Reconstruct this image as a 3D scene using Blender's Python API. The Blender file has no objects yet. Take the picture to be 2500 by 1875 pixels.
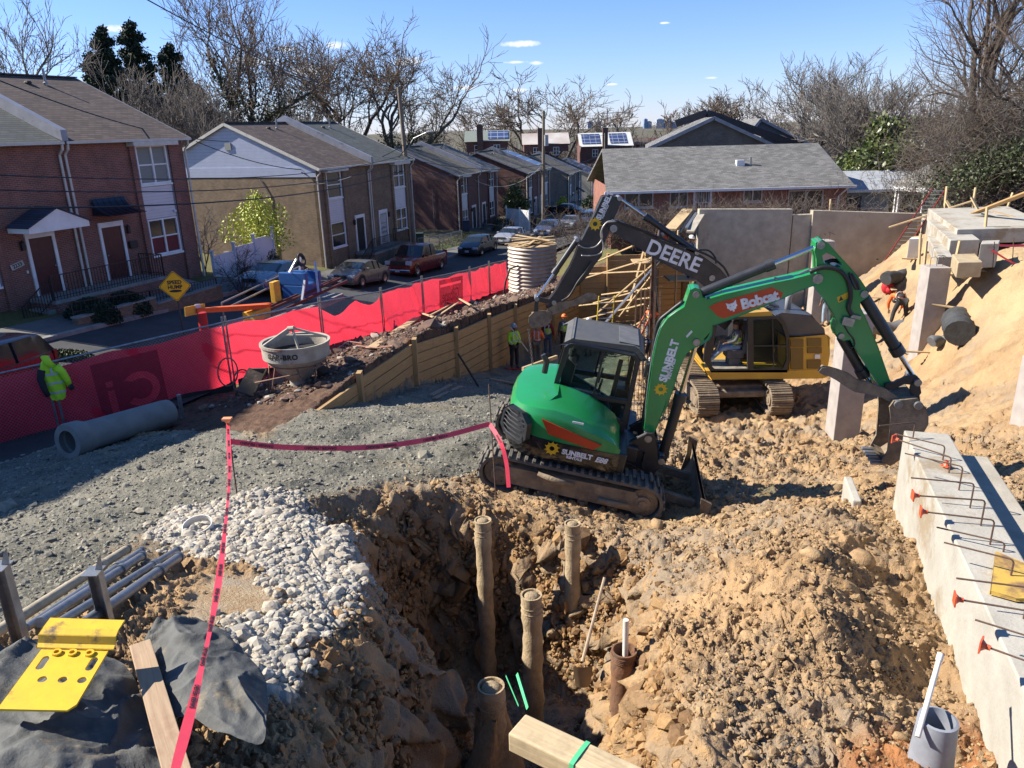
import bpy, bmesh, math, random
import numpy as np
from mathutils import Vector, Matrix, Euler
from mathutils.geometry import tessellate_polygon
random.seed(7); RN=np.random.RandomState(11)
sc=bpy.context.scene; COL=sc.collection
R_=math.radians
# ---------------------------------------------------------------- camera
FPX=1865.; VVX,VVY=1403.,6485.
_d=np.array([(VVX-1250)/FPX,(VVY-937.5)/FPX,1.]); _dn=_d/np.linalg.norm(_d); _up=-_dn
_fw=np.array([0,0,1.])-_up*_up[2]; _fw/=np.linalg.norm(_fw); _rt=np.cross(_dn,_fw); _rt/=np.linalg.norm(_rt)
if _rt[0]<0: _rt=-_rt
RC=np.stack([_rt,_fw,_up]); CAM=np.array([0,0,10.])
def ray(u,v): return RC@np.array([(u-1250)/FPX,(v-937.5)/FPX,1.])
def atz(u,v,z): r=ray(u,v); return CAM+r*((z-CAM[2])/r[2])
def aty(u,v,y): r=ray(u,v); return CAM+r*(y/r[1])
def atd(u,v,z): return CAM+ray(u,v)*z
def pr(p):
 c=RC.T@(np.asarray(p,float)-CAM); return (1250+FPX*c[0]/c[2],937.5+FPX*c[1]/c[2],c[2])
cd=bpy.data.cameras.new('camera'); cam=bpy.data.objects.new('camera',cd); COL.objects.link(cam)
cd.sensor_width=36; cd.lens=FPX/2500*36; cd.clip_end=6000; cd.clip_start=.05
m=Matrix.Identity(4); X=RC@np.array([1,0,0]); Y=-(RC@np.array([0,1.,0])); Z=-(RC@np.array([0,0,1.]))
for i in range(3): m[i][0]=X[i]; m[i][1]=Y[i]; m[i][2]=Z[i]; m[i][3]=CAM[i]
cam.matrix_world=m; sc.camera=cam
# ---------------------------------------------------------------- world, sun, exposure
SUN_AZ=-82.; SUN_EL=38.5
w=bpy.data.worlds.new('World'); sc.world=w; w.use_nodes=True; nt=w.node_tree; nt.nodes.clear()
N=lambda t:nt.nodes.new(t)
out=N('ShaderNodeOutputWorld'); bg=N('ShaderNodeBackground'); sky=N('ShaderNodeTexSky')
sky.sky_type='NISHITA'; sky.sun_disc=False; sky.sun_elevation=R_(SUN_EL); sky.sun_rotation=R_(SUN_AZ)
sky.altitude=300; sky.air_density=1.0; sky.dust_density=.05; sky.ozone_density=1.6
bg.inputs[1].default_value=.066
geo=N('ShaderNodeTexCoord')
def clouds():
 # a handful of small fair-weather clouds at fixed bearings in the sky
 L=[(285,70,42,9),(700,120,30,8),(820,110,30,10),(1270,107,48,8),(1258,152,34,4),(1310,154,20,5),(1135,214,30,6),(1265,220,25,4),(1625,56,14,3),(1490,206,18,3),(620,150,60,14),(1735,190,16,3),(150,200,50,10),(760,170,50,16),(1000,150,50,12)]
 tot=None
 nz=N('ShaderNodeTexNoise'); nz.inputs['Scale'].default_value=60; nz.inputs['Detail'].default_value=7; nz.inputs['Roughness'].default_value=.62
 nt.links.new(geo.outputs['Generated'],nz.inputs['Vector'])
 for u,v,a,b in L:
  d=ray(u,v); d=d/np.linalg.norm(d)
  ax=np.cross(d,[0,0,1.]); ax/=np.linalg.norm(ax); az=np.cross(ax,d)
  def dot(vec,s):
   n=N('ShaderNodeVectorMath'); n.operation='DOT_PRODUCT'; nt.links.new(geo.outputs['Generated'],n.inputs[0]); n.inputs[1].default_value=tuple(vec*s); return n.outputs['Value']
  q=[]
  for vec,s in ((ax,FPX/a),(az,FPX/b)):
   o=dot(vec,s); mm=N('ShaderNodeMath'); mm.operation='MULTIPLY'; nt.links.new(o,mm.inputs[0]); nt.links.new(o,mm.inputs[1]); q.append(mm.outputs[0])
  s=N('ShaderNodeMath'); s.operation='ADD'; nt.links.new(q[0],s.inputs[0]); nt.links.new(q[1],s.inputs[1])
  e=N('ShaderNodeMath'); e.operation='SUBTRACT'; e.inputs[0].default_value=1.; nt.links.new(s.outputs[0],e.inputs[1]); e.use_clamp=True
  if tot is None: tot=e.outputs[0]
  else:
   mx=N('ShaderNodeMath'); mx.operation='MAXIMUM'; nt.links.new(tot,mx.inputs[0]); nt.links.new(e.outputs[0],mx.inputs[1]); tot=mx.outputs[0]
 a=N('ShaderNodeMath'); a.operation='MULTIPLY_ADD'; nt.links.new(tot,a.inputs[0]); a.inputs[1].default_value=.62; nb=N('ShaderNodeMath'); nb.operation='MULTIPLY'; nb.inputs[1].default_value=1.5; nt.links.new(nz.outputs['Fac'],nb.inputs[0]); nt.links.new(nb.outputs[0],a.inputs[2])
 r=N('ShaderNodeMapRange'); r.inputs[1].default_value=.86; r.inputs[2].default_value=1.38; r.inputs[4].default_value=.9; nt.links.new(a.outputs[0],r.inputs[0])
 g=N('ShaderNodeMath'); g.operation='MULTIPLY'; nt.links.new(r.outputs[0],g.inputs[0]);
 st=N('ShaderNodeMath'); st.operation='GREATER_THAN'; nt.links.new(tot,st.inputs[0]); st.inputs[1].default_value=.0; nt.links.new(st.outputs[0],g.inputs[1])
 return g.outputs[0]
mixc=N('ShaderNodeMix'); mixc.data_type='RGBA'; nt.links.new(clouds(),mixc.inputs[0]); tint=N('ShaderNodeMix'); tint.data_type='RGBA'; tint.blend_type='MULTIPLY'; tint.inputs[0].default_value=1; tr_=N('ShaderNodeValToRGB'); sx=N('ShaderNodeSeparateXYZ'); nt.links.new(geo.outputs['Generated'],sx.inputs[0]); nt.links.new(sx.outputs[2],tr_.inputs[0]); tr_.color_ramp.elements[0].color=(.74,.86,1.42,1); tr_.color_ramp.elements[1].color=(.60,.88,1.25,1); tr_.color_ramp.elements[1].position=.35; nt.links.new(tr_.outputs[0],tint.inputs[7]); nt.links.new(sky.outputs[0],tint.inputs[6]); nt.links.new(tint.outputs[2],mixc.inputs[6]); mixc.inputs[7].default_value=(8.2,8.4,8.8,1)
nt.links.new(mixc.outputs[2],bg.inputs[0]); nt.links.new(bg.outputs[0],out.inputs[0])
sl=bpy.data.lights.new('sun','SUN'); so=bpy.data.objects.new('sun',sl); COL.objects.link(so)
sl.energy=5.0; sl.angle=R_(.53); sl.color=(1,.93,.82)
sd=Vector((math.sin(R_(SUN_AZ))*math.cos(R_(SUN_EL)),math.cos(R_(SUN_AZ))*math.cos(R_(SUN_EL)),math.sin(R_(SUN_EL))))
so.rotation_euler=sd.to_track_quat('Z','Y').to_euler(); so.location=(-40,20,60)
sc.view_settings.view_transform='Standard'; sc.view_settings.look='None'; sc.view_settings.exposure=1.08; sc.view_settings.gamma=1
sc.render.resolution_x=1024; sc.render.resolution_y=768
# ---------------------------------------------------------------- mesh helpers
class MB:
 def __init__(s): s.v=[];s.f=[];s.m=[];s.n=0;s.uv=[];s.hasuv=False
 def add(s,V,F,mi=0,M=None,uv=None):
  V=np.asarray(V,float).reshape(-1,3)
  if M is not None: Mn=np.array(M); V=V@Mn[:3,:3].T+Mn[:3,3]
  s.v.append(V)
  for k,f in enumerate(F):
   s.f.append([i+s.n for i in f]); s.m.append(mi)
   if uv is not None: s.uv.append(uv[k]); s.hasuv=True
   else: s.uv.append(None)
  s.n+=len(V); return s
 def box(s,c,d,mi=0,M=None,rz=0):
  x,y,z=[q/2 for q in d]; V=np.array([(a*x,b*y,e*z) for a in(-1,1) for b in(-1,1) for e in(-1,1)])
  if rz: cc,ss=math.cos(rz),math.sin(rz); V=np.stack([V[:,0]*cc-V[:,1]*ss,V[:,0]*ss+V[:,1]*cc,V[:,2]],1)
  return s.add(V+np.array(c),[(0,1,3,2),(4,6,7,5),(0,4,5,1),(2,3,7,6),(0,2,6,4),(1,5,7,3)],mi,M)
 def bx(s,x0,x1,y0,y1,z0,z1,mi=0,M=None): return s.box(((x0+x1)/2,(y0+y1)/2,(z0+z1)/2),(abs(x1-x0),abs(y1-y0),abs(z1-z0)),mi,M)
 def beam(s,p0,p1,w,h,mi=0,up=(0,0,1),M=None,twist=0):
  p0=np.array(p0,float);p1=np.array(p1,float);d=p1-p0;L=np.linalg.norm(d);d/=L
  u=np.array(up,float)
  if abs(d@u)>.98: u=np.array([1.,0,0])
  a=np.cross(u,d);a/=np.linalg.norm(a);b=np.cross(d,a)
  if twist: a,b=a*math.cos(twist)+b*math.sin(twist),-a*math.sin(twist)+b*math.cos(twist)
  V=[];
  for q in(p0,p1):
   for i,j in((-1,-1),(1,-1),(1,1),(-1,1)): V.append(q+a*i*w/2+b*j*h/2)
  o=random.random()*50
  F=[(0,3,2,1),(4,5,6,7),(0,1,5,4),(1,2,6,5),(2,3,7,6),(3,0,4,7)]
  pu=[0,w,w+h,w+w+h,2*w+2*h]
  uv=[[(o,0),(o,h),(o+w,h),(o+w,0)]]*2
  for k in range(4): uv.append([(o,o+pu[k]),(o,o+pu[k+1]),(o+L,o+pu[k+1]),(o+L,o+pu[k])])
  return s.add(V,F,mi,M,uv)
 def tube(s,P,r,n=8,mi=0,M=None,cap=True):
  P=np.array(P,float);k=len(P);r=np.broadcast_to(np.array(r,float),(k,))
  T=np.zeros_like(P);T[1:-1]=P[2:]-P[:-2];T[0]=P[1]-P[0];T[-1]=P[-1]-P[-2]
  T/=np.maximum(np.linalg.norm(T,axis=1,keepdims=True),1e-9)
  u=np.array([0,0,1.]) if abs(T[0][2])<.9 else np.array([1.,0,0])
  a=np.cross(T[0],u);a/=np.linalg.norm(a);V=[]
  an=np.arange(n)*2*math.pi/n
  for i in range(k):
   a=a-T[i]*(a@T[i]);a/=max(np.linalg.norm(a),1e-9);b=np.cross(T[i],a)
   V.append(P[i]+r[i]*(np.cos(an)[:,None]*a+np.sin(an)[:,None]*b))
  V=np.concatenate(V);F=[]
  for i in range(k-1):
   for j in range(n): F.append((i*n+j,i*n+(j+1)%n,(i+1)*n+(j+1)%n,(i+1)*n+j))
  if cap: F.append(tuple(range(n))[::-1]);F.append(tuple((k-1)*n+j for j in range(n)))
  return s.add(V,F,mi,M)
 def cyl(s,p0,p1,r,r2=None,n=16,mi=0,M=None): return s.tube([p0,p1],[r,r if r2 is None else r2],n,mi,M)
 def lathe(s,prof,n=24,mi=0,M=None,c=(0,0,0),closed=False):
  an=np.arange(n)*2*math.pi/n;V=[];k=len(prof)
  for r,z in prof: V.append(np.stack([r*np.cos(an)+c[0],r*np.sin(an)+c[1],np.full(n,z+c[2])],1))
  F=[]
  for i in range(k-1 if not closed else k):
   i2=(i+1)%k
   for j in range(n): F.append((i*n+j,i*n+(j+1)%n,i2*n+(j+1)%n,i2*n+j))
  return s.add(np.concatenate(V),F,mi,M)
 def prism(s,poly,h0,h1,axis='y',mi=0,M=None,holes=[],mside=None):
  """polygon in the plane across `axis` pushed from h0 to h1"""
  loops=[list(poly)]+[list(h) for h in holes]
  tri=tessellate_polygon([[Vector((p[0],p[1],0)) for p in l] for l in loops])
  pts=[p for l in loops for p in l];n=len(pts)
  def P(a,b,h): return {'y':(a,h,b),'x':(h,a,b),'z':(a,b,h)}[axis]
  V=[P(a,b,h0) for a,b in pts]+[P(a,b,h1) for a,b in pts]
  F=[tuple(t) for t in tri]+[tuple(i+n for i in t)[::-1] for t in tri];k=len(F)
  s.add(V,F,mi,M); F=[];o=0
  for l in loops:
   for i in range(len(l)):
    j=(i+1)%len(l);F.append((o+i,o+j,o+j+n,o+i+n))
   o+=len(l)
  s.n-=0
  base=s.n-2*n
  for f in F: s.f.append([i+base for i in f]); s.m.append(mi if mside is None else mside); s.uv.append(None)
  return s
 def sphere(s,c,r,n=12,mi=0,M=None,sc=(1,1,1),z0=-1.,z1=1.):
  k=max(4,n//2);pr_=[]
  a0=math.asin(z0);a1=math.asin(z1)
  for i in range(k+1):
   a=a0+(a1-a0)*i/k; pr_.append((max(r*math.cos(a),1e-4)*1.,r*math.sin(a)))
  an=np.arange(n)*2*math.pi/n;V=[]
  for rr,z in pr_: V.append(np.stack([rr*np.cos(an)*sc[0]+c[0],rr*np.sin(an)*sc[1]+c[1],np.full(n,z*sc[2]+c[2])],1))
  F=[(i*n+j,i*n+(j+1)%n,(i+1)*n+(j+1)%n,(i+1)*n+j) for i in range(k) for j in range(n)]
  return s.add(np.concatenate(V),F,mi,M)
 def sheet(s,G,mi=0,M=None,th=0,closeu=False):
  """grid of points (a,b,3)"""
  G=np.asarray(G,float);a,b=G.shape[:2]
  F=[(i*b+j,i*b+(j+1)%b,(i+1)*b+(j+1)%b,(i+1)*b+j) for i in range(a-1) for j in range(b if closeu else b-1)]
  uv=[[(j,i),(j+1,i),(j+1,i+1),(j,i+1)] for i in range(a-1) for j in range(b if closeu else b-1)]
  uv=[[(x/(b-1),y/(a-1)) for x,y in q] for q in uv]
  return s.add(G.reshape(-1,3),F,mi,M,uv)
def mesh_np(name,V,F4,mats,mi=None,smooth=True,attrs=None):
 """fast mesh from numpy: V (n,3), F4 (m,k)"""
 me=bpy.data.meshes.new(name);V=np.ascontiguousarray(V,np.float32);k=F4.shape[1]
 me.vertices.add(len(V));me.vertices.foreach_set('co',V.ravel())
 me.loops.add(F4.size);me.loops.foreach_set('vertex_index',F4.astype(np.int32).ravel())
 me.polygons.add(len(F4));me.polygons.foreach_set('loop_start',np.arange(0,F4.size,k,dtype=np.int32))
 try: me.polygons.foreach_set('loop_total',np.full(len(F4),k,np.int32))
 except Exception: pass
 if mi is not None: me.polygons.foreach_set('material_index',mi.astype(np.int32))
 me.polygons.foreach_set('use_smooth',np.full(len(F4),smooth))
 for q in mats: me.materials.append(q)
 if attrs:
  for nm,a in attrs.items():
   at=me.attributes.new(nm,'FLOAT_COLOR','POINT');at.data.foreach_set('color',np.ascontiguousarray(a,np.float32).ravel())
 me.update();me.validate();return me
def link(name,me,parent=None,loc=None):
 o=bpy.data.objects.new(name,me);COL.objects.link(o)
 if parent is not None: o.parent=parent
 if loc is not None: o.location=loc
 return o
def obj(name,mb,mats,parent=None,smooth=False,bevel=0,world=False,label=None,seg=2,wn=False):
 V=np.concatenate(mb.v) if mb.v else np.zeros((0,3))
 if world and parent is not None:
  Mi=np.array(parent.matrix_basis.inverted()); V=V@Mi[:3,:3].T+Mi[:3,3]
 me=bpy.data.meshes.new(name);me.from_pydata(V.tolist(),[],mb.f)
 if not isinstance(mats,(list,tuple)): mats=[mats]
 for q in mats: me.materials.append(q)
 me.polygons.foreach_set('material_index',np.array(mb.m,np.int32))
 if mb.hasuv:
  ul=me.uv_layers.new(name='UVMap');k=0
  flat=[]
  for f,uv in zip(mb.f,mb.uv):
   if uv is None:
    for i in f: p=V[i]; flat+=[p[0]+p[1]*.7,p[2]]
   else:
    for q in uv: flat+=list(q)
  ul.data.foreach_set('uv',np.array(flat,np.float32))
 me.validate();me.update()
 if smooth:
  me.polygons.foreach_set('use_smooth',[True]*len(me.polygons))
  if smooth is not True:
   try: me.set_sharp_from_angle(angle=R_(smooth))
   except Exception: pass
 o=link(name,me,parent)
 if bevel:
  md=o.modifiers.new('bevel','BEVEL');md.width=bevel;md.segments=seg;md.limit_method='ANGLE';md.angle_limit=R_(35)
 if label: o['label']=label
 return o
def tag(o,label=None,cat=None,group=None,kind=None):
 if label: o['label']=label
 if cat: o['category']=cat
 if group: o['group']=group
 if kind: o['kind']=kind
 return o
def thing(name,label,cat,loc=(0,0,0),rz=0,group=None,mat=None):
 o=bpy.data.objects.new(name,None);COL.objects.link(o);o.empty_display_size=.2
 if mat is not None: o.matrix_basis=mat
 else:
  o.location=loc;o.rotation_euler=(0,0,rz); o.matrix_basis=Matrix.Translation(Vector(loc))@Matrix.Rotation(rz,4,'Z')
 return tag(o,label,cat,group)
def solo(name,mb,mats,label,cat,group=None,smooth=False,bevel=0,loc=None,seg=2):
 """a top-level thing that is one mesh; world-space verts recentred on loc"""
 if loc is None:
  A=np.concatenate(mb.v); loc=(float(A[:,0].mean()),float(A[:,1].mean()),float(A[:,2].min()))
 mb.v=[q-np.array(loc) for q in mb.v]
 o=obj(name,mb,mats,None,smooth,bevel,seg=seg);o.location=loc
 return tag(o,label,cat,group)
def copy_tree(o,parent=None):
 c=o.copy();COL.objects.link(c);c.parent=parent
 for ch in [q for q in KIDS.get(o,[])]: pass
 for ch in list(o.children): copy_tree(ch,c)
 return c
KIDS={}
def text_mb(txt,size,ext=.01,align='CENTER',bold=0.,mirror=False,shear=0,space=1.):
 cu=bpy.data.curves.new('t','FONT');cu.body=txt;cu.size=size;cu.extrude=ext;cu.align_x=align;cu.align_y='CENTER';cu.offset=bold;cu.shear=shear;cu.space_character=space;cu.resolution_u=3
 ob=bpy.data.objects.new('t',cu);COL.objects.link(ob)
 me=bpy.data.meshes.new_from_object(ob,depsgraph=bpy.context.evaluated_depsgraph_get())
 mb=MB();V=np.array([v.co[:] for v in me.vertices]) if len(me.vertices) else np.zeros((0,3))
 if mirror: V[:,0]*=-1
 mb.add(V,[list(p.vertices) for p in me.polygons])
 bpy.data.objects.remove(ob);bpy.data.curves.remove(cu);bpy.data.meshes.remove(me)
 return mb
def frame3(o,ex,ey,ez=None):
 """matrix with columns ex, ey, ez at o"""
 ex=np.array(ex,float);ex/=np.linalg.norm(ex);ey=np.array(ey,float);ey-=ex*(ey@ex);ey/=np.linalg.norm(ey);ez=np.cross(ex,ey)
 M=np.eye(4);M[:3,0]=ex;M[:3,1]=ey;M[:3,2]=ez;M[:3,3]=o;return M
def xf(mb,M):
 mb.v=[q@M[:3,:3].T+M[:3,3] for q in mb.v];return mb
# ---------------------------------------------------------------- materials
MC={}
def mat(name,c1,c2=None,rough=.7,metal=0,scale=6.,bump=0.,bscale=None,c3=None,f3=.5,coord='Object',stretch=None,detail=6,spec=.5,trans=0,coat=0,rv=.1,lo=.35,hi=.65):
 if name in MC: return MC[name]
 m=bpy.data.materials.new(name);m.use_nodes=True;t=m.node_tree;b=t.nodes['Principled BSDF'];L=t.links.new
 b.inputs['Roughness'].default_value=rough;b.inputs['Metallic'].default_value=metal
 b.inputs['Specular IOR Level'].default_value=spec
 if coat: b.inputs['Coat Weight'].default_value=coat; b.inputs['Coat Roughness'].default_value=.08
 if trans: b.inputs['Transmission Weight'].default_value=trans
 tc=t.nodes.new('ShaderNodeTexCoord');mp=t.nodes.new('ShaderNodeMapping');L(tc.outputs[coord],mp.inputs[0])
 if stretch: mp.inputs['Scale'].default_value=stretch
 c2=c2 or tuple(min(1,x*.72) for x in c1)
 n=t.nodes.new('ShaderNodeTexNoise');n.inputs['Scale'].default_value=scale;n.inputs['Detail'].default_value=detail;n.inputs['Roughness'].default_value=.62;L(mp.outputs[0],n.inputs['Vector'])
 r=t.nodes.new('ShaderNodeMapRange');r.inputs[1].default_value=lo;r.inputs[2].default_value=hi;L(n.outputs['Fac'],r.inputs[0])
 mx=t.nodes.new('ShaderNodeMix');mx.data_type='RGBA';L(r.outputs[0],mx.inputs[0]);mx.inputs[6].default_value=(*c1,1);mx.inputs[7].default_value=(*c2,1)
 col=mx.outputs[2]
 if c3:
  n3=t.nodes.new('ShaderNodeTexNoise');n3.inputs['Scale'].default_value=scale*.37;n3.inputs['Detail'].default_value=9;n3.inputs['Roughness'].default_value=.7;L(mp.outputs[0],n3.inputs['Vector'])
  r3=t.nodes.new('ShaderNodeMapRange');r3.inputs[1].default_value=f3;r3.inputs[2].default_value=f3+.09;L(n3.outputs['Fac'],r3.inputs[0])
  m3=t.nodes.new('ShaderNodeMix');m3.data_type='RGBA';L(r3.outputs[0],m3.inputs[0]);L(col,m3.inputs[6]);m3.inputs[7].default_value=(*c3,1);col=m3.outputs[2]
 L(col,b.inputs['Base Color'])
 if rv:
  rr=t.nodes.new('ShaderNodeMapRange');rr.inputs[3].default_value=max(.02,rough-rv);rr.inputs[4].default_value=min(1,rough+rv);L(n.outputs['Fac'],rr.inputs[0]);L(rr.outputs[0],b.inputs['Roughness'])
 if bump:
  bn=t.nodes.new('ShaderNodeTexNoise');bn.inputs['Scale'].default_value=bscale or scale*3;bn.inputs['Detail'].default_value=8;bn.inputs['Roughness'].default_value=.65;L(mp.outputs[0],bn.inputs['Vector'])
  bb=t.nodes.new('ShaderNodeBump');bb.inputs['Strength'].default_value=min(1,bump);bb.inputs['Distance'].default_value=.02*max(1,bump);L(bn.outputs['Fac'],bb.inputs['Height']);L(bb.outputs[0],b.inputs['Normal'])
 MC[name]=m;return m
def brickmat(name,c1,c2,mort,bw=.2,bh=.0667,ms=.012,axis='xy',bump=.5,noise=.25,rough=.85,dirt=None,offset=.5):
 if name in MC: return MC[name]
 m=bpy.data.materials.new(name);m.use_nodes=True;t=m.node_tree;b=t.nodes['Principled BSDF'];L=t.links.new
 b.inputs['Roughness'].default_value=rough
 tc=t.nodes.new('ShaderNodeTexCoord');sp=t.nodes.new('ShaderNodeSeparateXYZ');L(tc.outputs['Object'],sp.inputs[0])
 cb=t.nodes.new('ShaderNodeCombineXYZ')
 ad=t.nodes.new('ShaderNodeMath');ad.operation='ADD';L(sp.outputs[0],ad.inputs[0]);L(sp.outputs[1],ad.inputs[1])
 if axis=='xy': L(ad.outputs[0],cb.inputs[0]);L(sp.outputs[2],cb.inputs[1])
 else:  # roof: x along ridge, slope via z
  L(sp.outputs[0],cb.inputs[0]);k=t.nodes.new('ShaderNodeMath');k.operation='MULTIPLY';k.inputs[1].default_value=axis;L(sp.outputs[2],k.inputs[0]);L(k.outputs[0],cb.inputs[1])
 br=t.nodes.new('ShaderNodeTexBrick');L(cb.outputs[0],br.inputs['Vector']);br.offset=offset
 br.inputs['Scale'].default_value=1;br.inputs['Brick Width'].default_value=bw;br.inputs['Row Height'].default_value=bh;br.inputs['Mortar Size'].default_value=ms;br.inputs['Mortar Smooth'].default_value=.2;br.inputs['Bias'].default_value=0
 br.inputs['Color1'].default_value=(*c1,1);br.inputs['Color2'].default_value=(*c2,1);br.inputs['Mortar'].default_value=(*mort,1)
 n=t.nodes.new('ShaderNodeTexNoise');n.inputs['Scale'].default_value=1.3;n.inputs['Detail'].default_value=8;n.inputs['Roughness'].default_value=.65;L(tc.outputs['Object'],n.inputs['Vector'])
 r=t.nodes.new('ShaderNodeMapRange');r.inputs[1].default_value=.3;r.inputs[2].default_value=.7;r.inputs[3].default_value=1-noise;r.inputs[4].default_value=1+noise;L(n.outputs['Fac'],r.inputs[0])
 mu=t.nodes.new('ShaderNodeMix');mu.data_type='RGBA';mu.blend_type='MULTIPLY';mu.inputs[0].default_value=1;L(br.outputs['Color'],mu.inputs[6]);L(r.outputs[0],mu.inputs[7])
 L(mu.outputs[2],b.inputs['Base Color'])
 bb=t.nodes.new('ShaderNodeBump');bb.inputs['Strength'].default_value=bump;bb.inputs['Distance'].default_value=.01;bb.invert=True;L(br.outputs['Fac'],bb.inputs['Height']);L(bb.outputs[0],b.inputs['Normal'])
 MC[name]=m;return m
def sidingmat(name,c,pitch=.2,rough=.5):
 if name in MC: return MC[name]
 m=bpy.data.materials.new(name);m.use_nodes=True;t=m.node_tree;b=t.nodes['Principled BSDF'];L=t.links.new
 b.inputs['Roughness'].default_value=rough
 tc=t.nodes.new('ShaderNodeTexCoord');sp=t.nodes.new('ShaderNodeSeparateXYZ');L(tc.outputs['Object'],sp.inputs[0])
 d=t.nodes.new('ShaderNodeMath');d.operation='DIVIDE';d.inputs[1].default_value=pitch;L(sp.outputs[2],d.inputs[0])
 f=t.nodes.new('ShaderNodeMath');f.operation='FRACT';L(d.outputs[0],f.inputs[0])
 r=t.nodes.new('ShaderNodeMapRange');r.inputs[1].default_value=0;r.inputs[2].default_value=.12;L(f.outputs[0],r.inputs[0])
 mx=t.nodes.new('ShaderNodeMix');mx.data_type='RGBA';L(r.outputs[0],mx.inputs[0]);mx.inputs[6].default_value=(*[x*.55 for x in c],1);mx.inputs[7].default_value=(*c,1)
 n=t.nodes.new('ShaderNodeTexNoise');n.inputs['Scale'].default_value=2;n.inputs['Detail'].default_value=6;L(tc.outputs['Object'],n.inputs['Vector'])
 rr=t.nodes.new('ShaderNodeMapRange');rr.inputs[3].default_value=.85;rr.inputs[4].default_value=1.12;L(n.outputs['Fac'],rr.inputs[0])
 mu=t.nodes.new('ShaderNodeMix');mu.data_type='RGBA';mu.blend_type='MULTIPLY';mu.inputs[0].default_value=1;L(mx.outputs[2],mu.inputs[6]);L(rr.outputs[0],mu.inputs[7]);L(mu.outputs[2],b.inputs['Base Color'])
 bb=t.nodes.new('ShaderNodeBump');bb.inputs['Strength'].default_value=.6;bb.inputs['Distance'].default_value=.015;L(f.outputs[0],bb.inputs['Height']);L(bb.outputs[0],b.inputs['Normal'])
 MC[name]=m;return m
def woodmat(name,c1,c2,rough=.8,knots=True,dirt=None):
 """grain runs along the U of the beam"""
 if name in MC: return MC[name]
 m=bpy.data.materials.new(name);m.use_nodes=True;t=m.node_tree;b=t.nodes['Principled BSDF'];L=t.links.new
 b.inputs['Roughness'].default_value=rough
 tc=t.nodes.new('ShaderNodeTexCoord');mp=t.nodes.new('ShaderNodeMapping');L(tc.outputs['UV'],mp.inputs[0]);mp.inputs['Scale'].default_value=(1.2,22,1)
 n=t.nodes.new('ShaderNodeTexNoise');n.inputs['Scale'].default_value=1.6;n.inputs['Detail'].default_value=7;n.inputs['Roughness'].default_value=.6;n.inputs['Distortion'].default_value=.5;L(mp.outputs[0],n.inputs['Vector'])
 mx=t.nodes.new('ShaderNodeMix');mx.data_type='RGBA';r=t.nodes.new('ShaderNodeMapRange');r.inputs[1].default_value=.32;r.inputs[2].default_value=.68;L(n.outputs['Fac'],r.inputs[0]);L(r.outputs[0],mx.inputs[0]);mx.inputs[6].default_value=(*c1,1);mx.inputs[7].default_value=(*c2,1)
 n2=t.nodes.new('ShaderNodeTexNoise');n2.inputs['Scale'].default_value=2.2;n2.inputs['Detail'].default_value=8;n2.inputs['Roughness'].default_value=.7;L(tc.outputs['Object'],n2.inputs['Vector'])
 d=dirt or tuple(x*.45 for x in c2)
 r2=t.nodes.new('ShaderNodeMapRange');r2.inputs[1].default_value=.55;r2.inputs[2].default_value=.75;r2.inputs[4].default_value=.7;L(n2.outputs['Fac'],r2.inputs[0])
 m2=t.nodes.new('ShaderNodeMix');m2.data_type='RGBA';L(r2.outputs[0],m2.inputs[0]);L(mx.outputs[2],m2.inputs[6]);m2.inputs[7].default_value=(*d,1);L(m2.outputs[2],b.inputs['Base Color'])
 bb=t.nodes.new('ShaderNodeBump');bb.inputs['Strength'].default_value=.35;bb.inputs['Distance'].default_value=.008;L(n.outputs['Fac'],bb.inputs['Height']);L(bb.outputs[0],b.inputs['Normal'])
 MC[name]=m;return m
def glassmat(name,c=(.02,.025,.03),rough=.04,thin=0.):
 if name in MC: return MC[name]
 m=bpy.data.materials.new(name);m.use_nodes=True;t=m.node_tree;b=t.nodes['Principled BSDF'];L=t.links.new
 b.inputs['Base Color'].default_value=(*c,1);b.inputs['Roughness'].default_value=rough;b.inputs['Specular IOR Level'].default_value=.8
 n=t.nodes.new('ShaderNodeTexNoise');n.inputs['Scale'].default_value=3;tc=t.nodes.new('ShaderNodeTexCoord');L(tc.outputs['Object'],n.inputs['Vector'])
 r=t.nodes.new('ShaderNodeMapRange');r.inputs[3].default_value=rough;r.inputs[4].default_value=rough+.12;L(n.outputs['Fac'],r.inputs[0]);L(r.outputs[0],b.inputs['Roughness'])
 if thin:
  tr=t.nodes.new('ShaderNodeBsdfTransparent');tr.inputs[0].default_value=(.86,.93,.9,1);mx=t.nodes.new('ShaderNodeMixShader');mx.inputs[0].default_value=1-thin
  L(tr.outputs[0],mx.inputs[1]);L(b.outputs[0],mx.inputs[2]);L(mx.outputs[0],t.nodes['Material Output'].inputs[0])
 MC[name]=m;return m
STEEL=mat('galvanised',(.34,.35,.36),(.22,.23,.24),rough=.45,metal=.75,scale=9,bump=.15,c3=(.2,.17,.13),f3=.6)
RUST=mat('rust',(.16,.075,.04),(.09,.045,.03),rough=.85,scale=14,bump=.4)
REBAR=mat('rebar_rust',(.14,.075,.045),(.085,.05,.035),rough=.8,scale=30,bump=.5,bscale=160)
BLACK=mat('black_paint',(.018,.019,.021),(.03,.03,.032),rough=.42,scale=3,c3=(.09,.075,.055),f3=.6,bump=.05)
BLACKM=mat('dark_steel',(.03,.032,.036),(.05,.05,.052),rough=.38,metal=.3,scale=3,c3=(.11,.09,.065),f3=.58)
CHROME=mat('chrome_rod',(.62,.62,.64),(.5,.5,.52),rough=.12,metal=1,scale=3,rv=.05)
RUBBER=mat('rubber',(.025,.025,.026),(.045,.042,.038),rough=.85,scale=8,bump=.2)
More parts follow.
